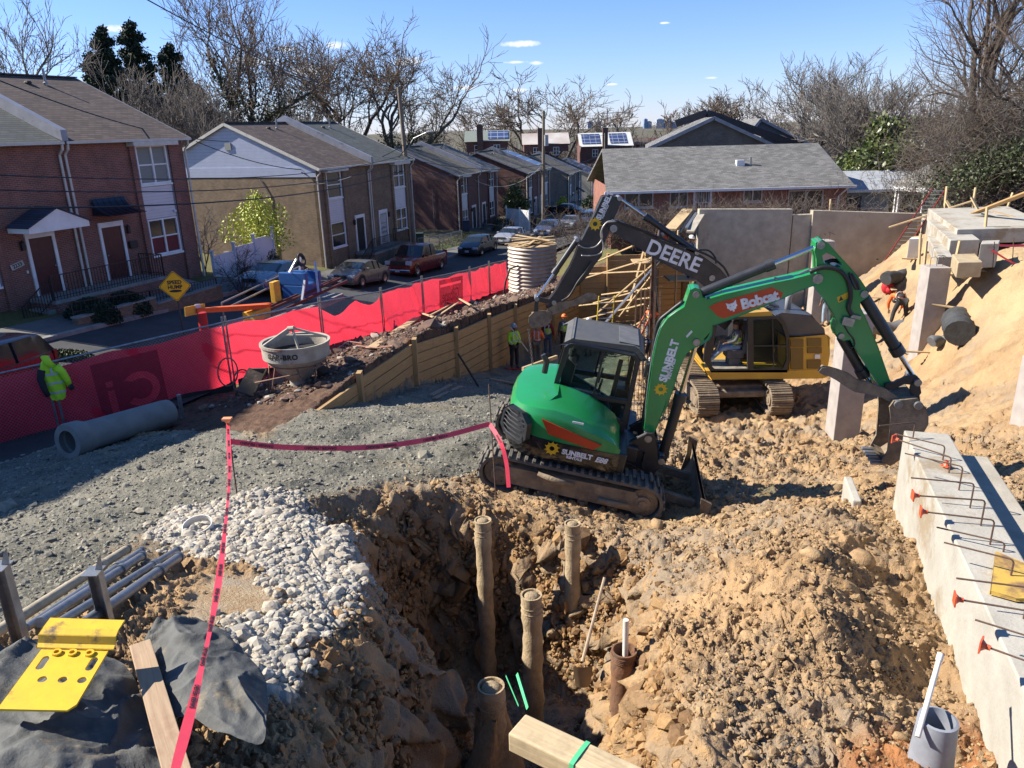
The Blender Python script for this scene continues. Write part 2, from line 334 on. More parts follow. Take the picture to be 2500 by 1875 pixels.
CONC=mat('concrete',(.41,.37,.30),(.30,.27,.215),rough=.9,scale=2.2,bump=.25,bscale=30,c3=(.19,.17,.145),f3=.6)
CONCL=mat('concrete_light',(.40,.375,.32),(.32,.30,.255),rough=.9,scale=3,bump=.4,bscale=25,c3=(.27,.215,.145),f3=.53)
WHITE=mat('white_paint',(.78,.78,.77),(.66,.66,.65),rough=.45,scale=2)
GREYP=mat('grey_plastic',(.24,.25,.26),(.2,.2,.2),rough=.6)
LUM=woodmat('new_lumber',(.52,.39,.22),(.4,.28,.14))
LUMD=woodmat('lagging_wood',(.44,.28,.12),(.31,.19,.08),dirt=(.16,.1,.06))
LUMG=woodmat('grey_lumber',(.33,.28,.21),(.22,.18,.13))
PLY=mat('plywood',(.45,.32,.17),(.36,.25,.13),rough=.85,scale=5,c3=(.25,.17,.1),f3=.6)
ORANGE=mat('orange_plastic',(.75,.13,.03),(.6,.1,.03),rough=.5)
GLASS=glassmat('window_glass',(.025,.03,.035))
CARGLASS=glassmat('car_glass',(.015,.02,.024),.03)
# ---------------------------------------------------------------- terrain
def _h(ix,iy,s):
 n=(ix*374761393+iy*668265263+s*974634777)&0xffffffff
 n=((n^(n>>13))*1274126177)&0xffffffff
 return (n^(n>>16))&0xffffffff
def perlin(x,y,s=0):
 x=np.asarray(x,float);y=np.asarray(y,float)
 ix=np.floor(x).astype(np.int64);iy=np.floor(y).astype(np.int64);fx=x-ix;fy=y-iy
 def g(a,b,dx,dy):
  an=_h(a,b,s)/4294967296.*2*math.pi
  return np.cos(an)*dx+np.sin(an)*dy
 u=fx*fx*fx*(fx*(fx*6-15)+10);v=fy*fy*fy*(fy*(fy*6-15)+10)
 n0=g(ix,iy,fx,fy)*(1-u)+g(ix+1,iy,fx-1,fy)*u
 n1=g(ix,iy+1,fx,fy-1)*(1-u)+g(ix+1,iy+1,fx-1,fy-1)*u
 return (n0*(1-v)+n1*v)*1.5
def fbm(x,y,f,o=4,s=0,g=.5):
 t=0;a=1;k=0
 for i in range(o): t=t+a*perlin(x*f,y*f,s+i);k+=a;a*=g;f*=2.03
 return t/k
def billow(x,y,f,o=3,s=0):
 t=0;a=1;k=0
 for i in range(o): t=t+a*(1-np.abs(perlin(x*f,y*f,s+i))*2);k+=a;a*=.5;f*=2.1
 return t/k
def sm(x,a=0.,b=1.): t=np.clip((np.asarray(x,float)-a)/(b-a),0,1);return t*t*(3-2*t)
class TPS:
 def __init__(s,P,reg=.02):
  P=np.array(P,float);s.p=P[:,:2];n=len(P);d=np.linalg.norm(s.p[:,None]-s.p[None],axis=2)
  K=s.k(d)+np.eye(n)*reg;Q=np.c_[np.ones(n),s.p];A=np.block([[K,Q],[Q.T,np.zeros((3,3))]])
  s.w=np.linalg.solve(A,np.r_[P[:,2],0,0,0])
 @staticmethod
 def k(d): return d   # biharmonic-like, robust against overshoot
 def __call__(s,x,y):
  x=np.asarray(x,float);sh=x.shape;x=x.ravel();y=np.asarray(y,float).ravel();o=np.empty(len(x))
  for i in range(0,len(x),40000):
   a=x[i:i+40000];b=y[i:i+40000];d=np.sqrt((a[:,None]-s.p[:,0])**2+(b[:,None]-s.p[:,1])**2)
   o[i:i+40000]=d@s.w[:-3]+s.w[-3]+s.w[-2]*a+s.w[-1]*b
  return o.reshape(sh)
def sdf(x,y,P):
 """signed distance, negative inside"""
 P=np.array(P,float);x=np.asarray(x,float);y=np.asarray(y,float);d=np.full(x.shape,1e9);ins=np.zeros(x.shape,bool)
 for i in range(len(P)):
  a=P[i];b=P[(i+1)%len(P)];e=b-a;wx=x-a[0];wy=y-a[1]
  t=np.clip((wx*e[0]+wy*e[1])/(e@e+1e-12),0,1);d=np.minimum(d,np.hypot(wx-t*e[0],wy-t*e[1]))
  c=((a[1]<=y)&(b[1]>y))|((b[1]<=y)&(a[1]>y))
  with np.errstate(divide='ignore',invalid='ignore'): ins^=c&(x<a[0]+(y-a[1])*e[0]/(e[1] if e[1] else 1e-9))
 return np.where(ins,-d,d)
WALL=[(-4.75,13.6),(-3.68,17.3),(-2.69,20.6),(-1.72,24.0),(-.76,27.2),(.17,29.8),(1.9,34.2),(3.6,38.5)]
WPOLY=WALL+[(9.2,38.6),(9.2,33.35),(60,33.35),(60,400),(-300,400),(-300,15),(-12,15.4),(-8.6,16.5),(-6.3,14.6)]
PIT=TPS([(-6.2,12,4.7),(-4.3,15.2,4.45),(-3.68,17.3,3.8),(-2.7,20.4,3.2),(-1.8,23.6,2.4),(-.8,26.7,1.6),(.17,29.8,.95),(3.6,38.5,.2),(8.5,38,.3),(10,33,1.0),(16.8,33,3.2),(13.4,26.7,2.3),
 (5.4,21,1.7),(8.2,20.8,1.7),(6.8,25,1.6),(3,28,.8),(2,22,1.9),(-1,17,3.6),(2,17,3.0),(5,17,2.6),(9,17.5,2.5),(12,21.5,2.7),(-.34,11.1,4.55),(2.2,10.8,4.0),(.9,12.5,4.35),(.5,13.6,4.3),(3,14,3.7),(5.5,14.2,3.4),(5.6,12,3.9),
 (8.3,14,3.6),(9.2,12.9,4.3),(12.5,22.8,2.8),(12.1,20.6,3.0),(13.9,22.3,5.7),(13.6,20.6,5.7),(14.6,24.5,5.3),(15.2,28,5.1),(16.6,31.5,5.3),(13.6,18.5,5.8),(16,20,5.9),(16,28,5.2),(18.5,32,5.5),(11,16.5,3.9),(12.6,16.5,5.6),(14,15,5.9),(10.6,13.5,5.0),(12,12,5.6),(16,10,6.3),(12,9,5.9),(22,25,6.0),(30,30,6.2),
 (-3.05,4.8,6.55),(-2.5,3.4,6.7),(-3.74,9.3,5.34),(-8,10,4.75),(-12,12,4.0),(-12,16,3.2),(-8,17.5,3.5),(-5,7,5.9),(-1.9,6,6.0),(-1.3,4.5,6.2),(-2,8,5.55),(-1,9.6,5.0),(0,3,6.2),(0,0,8.2),(4,0,7.2),(-4,0,8),(3.0,4.4,5.42),(2.2,3.0,5.7),(3.3,3.6,5.5),(-6,3,7),(-12,5,6),(-25,12,4.5),(-25,0,7),(25,5,7.5),
 (4.75,8.6,4.95),(4.2,7.1,4.98),(3.75,5.8,4.98),(3.4,4.8,5.05),(4.0,8.6,5.4),(3.3,7.2,5.65),(2.8,6.0,5.72),(2.2,6.2,5.35),(2.2,4.8,5.4),(3,9.3,4.75),(4.2,10.6,4.3),(1.9,8.4,4.75),(1.6,7,5.0),(6.6,9.5,5.0),(6,7,5.3),(6,12,4.1),(5.4,5,5.8),(8,9,5.2),(8,4,6.2),(7.4,11.5,4.5)])
STR=TPS([(-30,10,4.6),(-16,12,4.0),(-11.6,15.9,3.2),(-7.8,20,3.3),(-4.9,29,2.3),(-1.9,40,1.2),(0,46,.7),(-8.2,43,1.5),(-6.5,50,.95),(-2.5,57,.5),(3,69,0),(9.4,88,-1.2),(20,125,-2.5),(35,180,-4.5),(-11.3,47,2.1),(-14.5,36,3.75),(-19.3,24.8,4.4),(-12,30,3.2),(-16,22,4.0),(-20,18,4.4),
 (-4.6,75,.9),(2.4,95,-.2),(9.9,128,-1.5),(-20,60,2.2),(-30,40,4),(-40,100,0),(0,150,-4),(60,150,-4),(12,45,4.2),(20,45,4.4),(8.5,41,3.6),(5.0,40.5,2.6),(5,48,1.8),(30,45,5.0),(15,60,3),(30,36,5.8),(22,34,5.8),(14,34,5.4),(10,34,5.2),(45,60,3.5),(-60,200,-6),(60,250,-8),(0,300,-12),(-100,300,-10),(120,300,-8),(150,100,2),(-150,100,0),(-150,0,6),(150,0,8),(-2.9,21.5,4.4),(-1.9,24.6,4.0),(-1,28,3.6),(.1,31,3.2),(-3.9,18.6,4.5),(1.8,35.5,2.7),(-4.6,20.5,3.9),(-2.8,27,3.4),(-.9,33,2.5),(1.3,39.4,2.0)],reg=.01)
TR=[tuple(atz(u,v,z)[:2]) for u,v,z in [(1000,1192,4.9),(880,1232,5.2),(850,1300,5.35),(895,1400,5.5),(925,1465,5.55),(890,1540,5.65),(840,1620,5.75),(790,1720,5.85),(740,1850,5.95),(700,2100,6.1),(1720,2100,5.7),(1690,1875,5.6),(1650,1700,5.4),(1620,1560,5.2),(1600,1430,5.05),(1600,1345,4.75),(1440,1318,4.45),(1300,1272,4.5),(1150,1222,4.7)]]
NB=[tuple(atz(u,v,z)[:2]) for u,v,z in [(690,1235,5.3),(820,1205,5.2),(980,1185,4.95),(900,1300,5.3),(790,1330,5.4)]]   # small side hollow in the bench
def hbase(x,y):
 x=np.asarray(x,float);y=np.asarray(y,float)
 p=PIT(x,y);s=STR(x,y);d=sdf(x,y,WPOLY)   # <0 on the street side
 k=sm(-d,-.05,.05)
 # the left flank of the yard meets the street level without a wall
 return p*(1-k)+s*k
def trench(x,y,h,n1):
 d=sdf(x,y,TR)+n1*.22
 fl=2.35+1.15*sm(8.9-y,0,3.6)+.25*perlin(x*.9,y*.9,5)
 wd=np.where(x<.0,.7+.55*sm(7.6-y,0,1.5),.95)
 t=sm(-d/wd,-.12,1.)
 fl=np.minimum(fl,h-.3)
 h=h*(1-t)+fl*t
 d2=sdf(x,y,NB)+n1*.15;h=h-.42*sm(-d2,-.1,.5)
 return h,t
def height(x,y,detail=True):
 x=np.asarray(x,float);y=np.asarray(y,float)
 h=hbase(x,y);n1=fbm(x,y,.9,3,3)
 h,t=trench(x,y,h,n1)
 return h
def masks(x,y):
 """dirt / grey road gravel / white gravel / orange clay / sand, from plan position"""
 n=fbm(x,y,.55,4,20);n2=fbm(x,y,1.6,3,30)
 wd=sdf(x,y,WPOLY)
 ROAD=[(-30,-2),(-30,16),(-12,16.6),(-6.5,15),(-4.75,13.6),(-3.68,17.3),(-1.7,24),(.3,30.2),(3,37),(6.5,37),(4.5,29),(3.2,23),(2.2,17),(1.3,13.6),(-.6,11.6),(-1.5,10.4),(-2.6,8.6),(-4.2,7.0),(-3.6,5.2),(-4.5,3),(-6,-2)]
 g=sm(-(sdf(x,y,ROAD)+n*1.1),-.35,.35)
 WG=[tuple(atz(u,v,z)[:2]) for u,v,z in [(430,1262,5.4),(560,1222,5.3),(700,1205,5.25),(830,1250,5.3),(890,1330,5.4),(930,1400,5.5),(930,1450,5.5),(860,1500,5.6),(800,1580,5.7),(730,1690,5.8),(690,1790,5.9),(640,1810,6),(600,1740,6),(620,1640,5.9),(690,1560,5.8),(690,1470,5.7),(620,1440,5.7),(500,1430,5.7),(430,1380,5.7),(360,1330,5.7)]]
 w=sm(-(sdf(x,y,WG)+n2*.35),-.2,.25)
 SL=[tuple(atz(u,v,z)[:2]) for u,v,z in [(445,1525,6.1),(520,1440,5.9),(690,1450,5.8),(700,1530,5.9),(600,1610,6.0),(520,1600,6.1)]]
 sl=sm(-(sdf(x,y,SL)+n2*.1),-.08,.1)
 OR=[tuple(atz(u,v,5.45)[:2]) for u,v in [(1980,1900),(2060,1800),(2170,1740),(2310,1690),(2500,1700),(2700,1720),(2700,2100),(1900,2100)]]
 o=sm(-(sdf(x,y,OR)+n2*.25),-.2,.2)
 o=np.maximum(o,.8*sm(n2+n,.75,1.15)*(x>-1))
 sa=sm(x-.28*y+n*1.2,6.0,8.2)*sm(y,11,13)
 sa=np.maximum(sa,.75*sm(n+.5*n2,.1,.5)*(wd>0)*(x>1.2))
 return g,w,o,sa,sl,wd
SOILP=[(-13.5,15.6),(-7.75,20.35),(-6.1,24.4),(-4.9,29.1),(-3.8,33.5),(-2.0,39.9),(0,46),(12,44),(60,44),(60,20),(9,20),(-1,12),(-8,12)]
def disp(x,y,h):
 g,w,o,sa,sl,wd=masks(x,y)
 st=(wd<0)
 soil=sm(-sdf(x,y,SOILP),-.1,.3)
 dirt=(1-np.maximum(g,np.maximum(w,sl)))*(1-.55*sa)
 dirt=np.where(st,soil*.45,dirt)
 near=np.clip(1.6-y/22.,.5,1.3)
 big=.14*fbm(x,y,1.3,3,50)+.16*(billow(x,y,2.1,2,60)-.45)
 cl=.085*(billow(x,y,5.2,3,70)-.45)+.045*(billow(x,y,11.,2,80)-.4)+.022*perlin(x*27,y*27,90)
 ex=sm(x,.8,2.2)*sm(y,12,14)*(x<9)
 ro=.35+.95*sm(fbm(x,y,.7,3,400),-.25,.35)
 dz=dirt*(big*.6*(1+1.3*ex)+cl*ro*.62*(1+1.*ex)+.045*fbm(x*.5+y*.3,y*1.2-x*.4,6,3,410)+.014*perlin(x*44,y*44,95)*ro+.03*fbm(x,y,16,2,96))
 # road: ruts and rolled stone
 q=(x*.93-y*.37)
 ru=.045*np.sin(q*5.2+1.5*fbm(x,y,.5,2,9))*sm(fbm(x,y,.35,2,12),-.35,.15)
 dz=dz+np.where(st,0,g*(ru+.055*fbm(x,y,1.3,4,100)+.03*fbm(x,y,7,3,110)+.012*perlin(x*26,y*26,120)))
 dz=dz+w*(.05*fbm(x,y,2.2,3,130)+.03*perlin(x*14,y*14,140))
 dz=dz+np.where(st,0,sa*(1-dirt)*(.10*fbm(x,y,1.1,4,150)+.03*fbm(x,y,6,3,160)))
 # slope streaks on the sand bank
 return dz,(g,w,o,sa,sl,wd,dirt,soil)
def ground_z(x,y):
 x=np.atleast_1d(np.asarray(x,float));y=np.atleast_1d(np.asarray(y,float));h=height(x,y);return h+disp(x,y,h)[0]
def gz(x,y): return float(ground_z(x,y)[0])
def hit(u,v,y0=2.,y1=130.,n=700):
 r=ray(u,v);Y=np.exp(np.linspace(math.log(y0),math.log(y1),n));P=CAM[None]+r[None]*(Y/r[1])[:,None]
 g=height(P[:,0],P[:,1]);k=np.argmax(P[:,2]<g)
 if P[k,2]>=g[k]: k=n-1
 a=max(k-1,0);A=P[a];B=P[k];ga=A[2]-g[a];gb=g[k]-B[2];t=ga/(ga+gb+1e-9) if k>0 else 0
 return A+(B-A)*t
# the ground sheet: fine near the lens, coarser far away
NR,NC=900,900
yy=np.exp(np.linspace(math.log(1.6),math.log(52),NR));tt=np.linspace(-1.0,1.0,NC)
gx=(yy[:,None]*tt[None,:]);gy=np.repeat(yy[:,None],NC,1)
hh=height(gx,gy);dz,mk=disp(gx,gy,hh)
g,wv,ov,sav,slv,wdv,dirt,soil=mk
# sink the sheet under the road and pavement slabs
zz=hh+dz
# sideways push on steep dirt so walls look broken
tq=trench(gx,gy,hbase(gx,gy),fbm(gx,gy,.9,3,3))[1];wq=1+3.2*np.clip(4*tq*(1-tq),0,1)
px_=gx+dirt*wq*(.06*perlin(gx*3.1+hh*2.5,gy*3.1+hh,200)+.03*perlin(gx*8+hh*7,gy*8,201));py_=gy+dirt*wq*(.06*perlin(gx*3.1+hh,gy*3.1+hh*2.5,210)+.03*perlin(gx*8,gy*8+hh*7,211))
V=np.stack([px_,py_,zz],-1).reshape(-1,3)
idx=np.arange(NR*NC).reshape(NR,NC);F4=np.stack([idx[:-1,:-1],idx[:-1,1:],idx[1:,1:],idx[1:,:-1]],-1).reshape(-1,4)
zone=np.stack([g*(wdv>0),wv,ov,sav],-1).reshape(-1,4)
st=(wdv<0).astype(float)
zone2=np.stack([st,soil*st,slv,dirt],-1).reshape(-1,4)
def groundmat():
 m=bpy.data.materials.new('site_ground');m.use_nodes=True;t=m.node_tree;b=t.nodes['Principled BSDF'];L=t.links.new
 b.inputs['Roughness'].default_value=.95;b.inputs['Specular IOR Level'].default_value=.2
 tc=t.nodes.new('ShaderNodeTexCoord')
 def noise(s,d=8,r=.65,dist=0):
  n=t.nodes.new('ShaderNodeTexNoise');n.inputs['Scale'].default_value=s;n.inputs['Detail'].default_value=d;n.inputs['Roughness'].default_value=r;n.inputs['Distortion'].default_value=dist;L(tc.outputs['Object'],n.inputs['Vector']);return n.outputs['Fac']
 def rng(x,a,c,lo=0,hi=1):
  r=t.nodes.new('ShaderNodeMapRange');r.inputs[1].default_value=a;r.inputs[2].default_value=c;r.inputs[3].default_value=lo;r.inputs[4].default_value=hi;L(x,r.inputs[0]);return r.outputs[0]
 def mix(f,a,c):
  x=t.nodes.new('ShaderNodeMix');x.data_type='RGBA'
  if hasattr(f,'links'): L(f,x.inputs[0])
  else: x.inputs[0].default_value=f
  for i,q in((6,a),(7,c)):
   if isinstance(q,tuple): x.inputs[i].default_value=(*q,1)
   else: L(q,x.inputs[i])
  return x.outputs[2]
 n1=noise(1.1);n2=noise(5);n3=noise(28,6);n4=noise(.5,6,.6,.6);n5=noise(70,4)
 dirt=mix(rng(n1,.36,.62),(.42,.275,.145),(.27,.175,.095))
 dirt=mix(rng(n4,.46,.6,0,.85),dirt,(.27,.215,.155))
 dirt=mix(rng(n2,.52,.68,0,.7),dirt,(.44,.27,.12))
 dirt=mix(rng(n3,.58,.7,0,.5),dirt,(.50,.37,.22))
 grav=mix(rng(n1,.4,.6),(.20,.185,.145),(.12,.115,.09));grav=mix(rng(n3,.5,.62,0,.8),grav,(.27,.26,.215));grav=mix(rng(n4,.56,.66,0,.7),grav,(.25,.205,.135))
 wg=mix(rng(n3,.45,.6),(.26,.22,.17),(.42,.39,.33))
 org=mix(rng(n2,.4,.62),(.37,.165,.065),(.26,.12,.055));org=mix(rng(n5,.55,.7,0,.5),org,(.5,.28,.14))
 sand=mix(rng(n1,.38,.62),(.43,.31,.17),(.33,.225,.12));sand=mix(rng(n3,.5,.65,0,.6),sand,(.50,.38,.23))
 slab=mix(rng(n2,.35,.6),(.44,.34,.22),(.36,.24,.13));slab=mix(rng(n1,.5,.6,0,.6),slab,(.3,.28,.24))
 lawn=mix(rng(n2,.4,.62),(.10,.11,.035),(.16,.13,.06));soilc=mix(rng(n2,.4,.6),(.085,.05,.035),(.14,.085,.055))
 a1=t.nodes.new('ShaderNodeAttribute');a1.attribute_name='zone';s1=t.nodes.new('ShaderNodeSeparateColor');L(a1.outputs['Color'],s1.inputs[0])
 a2=t.nodes.new('ShaderNodeAttribute');a2.attribute_name='zone2';s2=t.nodes.new('ShaderNodeSeparateColor');L(a2.outputs['Color'],s2.inputs[0])
 c=mix(a1.outputs['Alpha'],dirt,sand);c=mix(s1.outputs[2],c,org);c=mix(s1.outputs[0],c,grav);c=mix(s1.outputs[1],c,wg);c=mix(s2.outputs[2],c,slab)
 c=mix(s2.outputs[0],c,lawn);c=mix(s2.outputs[1],c,soilc)
 L(c,b.inputs['Base Color'])
 ad=t.nodes.new('ShaderNodeMath');ad.operation='MULTIPLY_ADD';ad.inputs[1].default_value=.5;L(n5,ad.inputs[0]);L(n3,ad.inputs[2])
 bb=t.nodes.new('ShaderNodeBump');bb.inputs['Strength'].default_value=.85;bb.inputs['Distance'].default_value=.035;L(ad.outputs[0],bb.inputs['Height']);L(bb.outputs[0],b.inputs['Normal'])
 return m
GM=groundmat()
gnd=link('ground',mesh_np('ground',V,F4,[GM],smooth=True,attrs={'zone':zone,'zone2':zone2}));gnd['kind']='structure'
# far land out to the horizon
def farh(x,y):
 h=STR(x,y);r=np.hypot(x,y)
 far=-14+26*sm(r,500,2600)*(.55+.5*fbm(x,y,.0016,3,300))-6*sm(r,260,500)
 k=sm(r,230,420);return h*(1-k)+far*k
ya=np.concatenate([np.linspace(-60,130,96),np.exp(np.linspace(math.log(134),math.log(4200),70))])
xa=np.sinh(np.linspace(-5.2,5.2,151))*24
gx2,gy2=np.meshgrid(xa,ya);h2=farh(gx2,gy2)
ins=(gy2>1.0)&(gy2<50)&(np.abs(gx2)<gy2*.98-0.5)
h2=np.where(ins,np.minimum(h2,0)-6,h2-.12);h2=np.where((gy2<2.5)&(np.abs(gx2)<40),np.where(np.abs(gx2)<4,5.2,6.0),h2)
i2=np.arange(gx2.size).reshape(gx2.shape);F2=np.stack([i2[:-1,:-1],i2[:-1,1:],i2[1:,1:],i2[1:,:-1]],-1).reshape(-1,4)
FARM=mat('far_land',(.075,.075,.035),(.10,.075,.05),rough=1,scale=.02,coord='Object',c3=(.05,.055,.04),f3=.55)
fl_=link('hills',mesh_np('hills',np.stack([gx2,gy2,h2],-1).reshape(-1,3),F2,[FARM]));fl_['kind']='structure'
# ---- scattered stones and clods (one mesh per kind: nobody could count them)
def ico(sub):
 bm=bmesh.new();bmesh.ops.create_icosphere(bm,subdivisions=sub,radius=1);v=np.array([q.co[:] for q in bm.verts]);f=np.array([[q.index for q in p.verts] for p in bm.faces]);bm.free();return v,f
I1=ico(1);I2=ico(2)
def scatter(name,xs,ys,size,mats,label,cat,sub=1,sink=.3,flat=.7,mi=None,smooth=False,seed=1,jag=.28,zs=None):
 rs=np.random.RandomState(seed);n=len(xs);v,f=(I1,I2)[sub-1];k=len(v)
 zs=ground_z(xs,ys) if zs is None else zs
 S=size[:,None]*rs.uniform(.65,1.35,(n,3));S[:,2]*=flat
 P=v[None]*(1+jag*rs.uniform(-1,1,(n,k)))[:,:,None]
 P=P*S[:,None]
 a=rs.uniform(0,6.28,n);b=rs.uniform(-.6,.6,n);ca,sa_=np.cos(a)[:,None],np.sin(a)[:,None];cb,sb=np.cos(b)[:,None],np.sin(b)[:,None]
 x,y,z=P[...,0],P[...,1],P[...,2];x,z=x*cb+z*sb,-x*sb+z*cb;x,y=x*ca-y*sa_,x*sa_+y*ca
 V=np.stack([x+xs[:,None],y+ys[:,None],z+(zs+size*flat*(1-2*sink)*.5)[:,None]],-1).reshape(-1,3)
 F=(f[None]+(np.arange(n)*k)[:,None,None]).reshape(-1,3)
 mm=np.repeat(rs.randint(0,len(mats),n),len(f)) if mi is None else np.repeat(mi,len(f))
 o=link(name,mesh_np(name,V,F,mats,mm,smooth));return tag(o,label,cat,kind='stuff')
def sample(n,box,fn,seed):
 rs=np.random.RandomState(seed);xs=[];ys=[];c=0
 while c<n:
  x=rs.uniform(box[0],box[1],n);y=rs.uniform(box[2],box[3],n);p=fn(x,y)*1.
  k=rs.uniform(0,1,n)<p;k&=(np.abs(x)<y*.85+.6);xs.append(x[k]);ys.append(y[k]);c+=k.sum()
  if len(xs)>60: break
 return np.concatenate(xs)[:n],np.concatenate(ys)[:n]
ST_W=[mat('white_stone_%s'%q,c,rough=.9,scale=20,bump=.2) for q,c in (('a',(.47,.43,.355)),('b',(.36,.33,.275)),('c',(.44,.38,.29)))]
ST_G=[mat('grey_stone_%s'%q,c,rough=.9,scale=20,bump=.2) for q,c in (('a',(.23,.215,.17)),('b',(.155,.145,.12)),('c',(.32,.29,.22)))]
ST_D=[mat('soil_clod_%s'%q,c,rough=.97,scale=18,bump=.7,bscale=60,spec=.15) for q,c in (('a',(.38,.25,.135)),('b',(.29,.20,.115)),('c',(.42,.285,.155)))]
x,y=sample(15500,(-6,1,3,13),lambda x,y:masks(x,y)[1],1)
t_=trench(x,y,np.full(x.shape,9.),fbm(x,y,.9,3,3))[1]<.25;x,y=x[t_],y[t_]
scatter('white_gravel',x,y,np.exp(RN.normal(math.log(.0235),.42,len(x))),ST_W,'loose white crushed stone heaped on the bench left of the trench','gravel',seed=2,sub=2,jag=.13)
x,y=sample(17000,(-12,4,3,24),lambda x,y:masks(x,y)[0]*np.clip(8/y,0,1),3)
scatter('grey_gravel',x,y,np.exp(RN.normal(math.log(.014),.55,len(x))),ST_G,'grey green crushed stone spread over the haul road','gravel',seed=4,flat=.6)
def dm(x,y):
 g,w,o,sa,sl,wd=masks(x,y);return (1-np.maximum(g,np.maximum(w,sl)))*(wd>.3)*np.clip(9/y,.12,1)*(sm(fbm(x,y,.8,2,77),-.3,.5)*.8+.2)
x,y=sample(52000,(-3,9,3.0,17),lambda x,y:dm(x,y)*np.clip(6/y,.2,1),5)
sz=np.exp(RN.normal(math.log(.0085),.6,len(x)))*(.8+y*.06);sz=np.minimum(sz,.03+.004*y)
scatter('soil_clods',x,y,sz,ST_D,'brown clods of dug soil lying over the mounds and trench','clods',seed=6,flat=.8,sub=1,smooth=False,jag=.35)
x,y=sample(160,(-3,10,3.0,26),dm,8)
scatter('large_soil_lumps',x,y,np.exp(RN.normal(math.log(.045),.3,len(x)))*(.8+y*.05),ST_D,'larger lumps of soil broken up by the buckets','clods',seed=9,sub=2,smooth=True,jag=.2,sink=.4)
def sd_(x,y):
 wd=sdf(x,y,WPOLY);return ((wd<-.1)&(sdf(x,y,[(-7.6,17.5),(-4.9,16.2),(-3.6,17.2),(-1.7,24),(.2,29.9),(3.6,38.6),(1.0,40.5),(-1.6,38.5),(-4.4,29),(-7.0,20.6)])<0))*1.
x,y=sample(7000,(-8,4,16,40),sd_,10)
xw,yw=sample(15000,(-2.6,2.6,3.0,11.5),lambda x,y:np.clip(4*trench(x,y,hbase(x,y),fbm(x,y,.9,3,3))[1]*(1-trench(x,y,hbase(x,y),fbm(x,y,.9,3,3))[1]),0,1),40)
ST_O=[mat('trench_clod_%s'%q,c,rough=.97,scale=18,bump=.7,bscale=60,spec=.15) for q,c in (('a',(.34,.20,.09)),('b',(.24,.145,.075)),('c',(.40,.25,.12)))]
scatter('trench_side_clods',xw,yw,np.exp(RN.normal(math.log(.022),.55,len(xw))),ST_O,'orange brown crumbs and clods on the sides of the trench','clods',seed=41,flat=.9,jag=.35,sink=.45)
ST_R=[mat('bank_rubble_%s'%q,c,rough=.95,scale=12,bump=.5) for q,c in (('a',(.12,.07,.05)),('b',(.2,.13,.09)),('c',(.38,.33,.27)))]
scatter('bank_rubble',x,y,np.exp(RN.normal(math.log(.033),.6,len(x))),ST_R,'dark soil and broken rubble heaped behind the timber wall','rubble',seed=11,sub=1,smooth=False,jag=.35,mi=RN.choice(3,len(x),p=[.55,.35,.1]))
x,y=sample(90,(-6,1,3,9),lambda x,y:masks(x,y)[1],12)
scatter('large_white_stones',x,y,np.exp(RN.normal(math.log(.05),.25,len(x))),ST_W,'bigger pale stones lying among the crushed stone','stones',seed=13,sub=2)
# ---------------------------------------------------------------- houses
BRICK_RED=brickmat('red_brick',(.25,.075,.05),(.165,.05,.036),(.22,.16,.13))
BRICK_DK=brickmat('dark_red_brick',(.155,.048,.038),(.11,.035,.03),(.13,.09,.075))
BRICK_TAN=brickmat('tan_brick',(.25,.165,.095),(.16,.105,.062),(.17,.13,.095))
BRICK_GREY=brickmat('grey_brick',(.15,.135,.125),(.10,.092,.088),(.13,.12,.11))
SHI_BR=brickmat('brown_shingles',(.125,.088,.072),(.07,.05,.042),(.03,.022,.02),bw=.33,bh=.075,ms=.008,axis=1.0,bump=.7,noise=.2)
SHI_GR=brickmat('grey_green_shingles',(.095,.105,.10),(.065,.072,.07),(.03,.032,.032),bw=.33,bh=.075,ms=.008,axis=1.0,bump=.7,noise=.2)
SHI_OL=brickmat('olive_shingles',(.13,.12,.095),(.09,.082,.066),(.05,.045,.04),bw=.33,bh=.075,ms=.006,axis=1.0,bump=.7,noise=.25)
SHI_GY=brickmat('grey_shingles',(.20,.195,.185),(.11,.108,.105),(.07,.068,.065),bw=.3,bh=.055,ms=.006,axis=1.0,bump=.6,noise=.2)
SHI_BL=mat('pale_roofing',(.34,.36,.38),(.26,.28,.31),rough=.8,scale=3)
SID_BL=sidingmat('blue_siding',(.42,.46,.60))
SID_WH=sidingmat('white_siding',(.62,.62,.64),pitch=.14)
SID_GY=sidingmat('slate_siding',(.085,.10,.13))
TRIM=mat('cream_trim',(.60,.57,.50),(.5,.47,.41),rough=.6,scale=3,c3=(.3,.28,.25),f3=.62)
ALU=mat('parapet_metal',(.30,.31,.36),(.22,.23,.27),rough=.5,metal=.3,scale=2,c3=(.12,.11,.1),f3=.6)
DKRED=mat('maroon_door',(.07,.018,.02),(.05,.012,.015),rough=.35)
IRON=mat('wrought_iron',(.012,.012,.013),(.02,.02,.02),rough=.5)
BLIND=mat('window_blind',(.20,.22,.20),(.16,.18,.17),rough=.6,scale=1,stretch=(1,1,40),spec=.8)
REDCUR=mat('red_curtain',(.16,.012,.02),(.09,.01,.014),rough=.6,scale=3,stretch=(6,6,1))
CONS=mat('step_concrete',(.30,.29,.26),(.2,.19,.17),rough=.9,scale=3,bump=.2,c3=(.12,.11,.1),f3=.58)
PSID={}
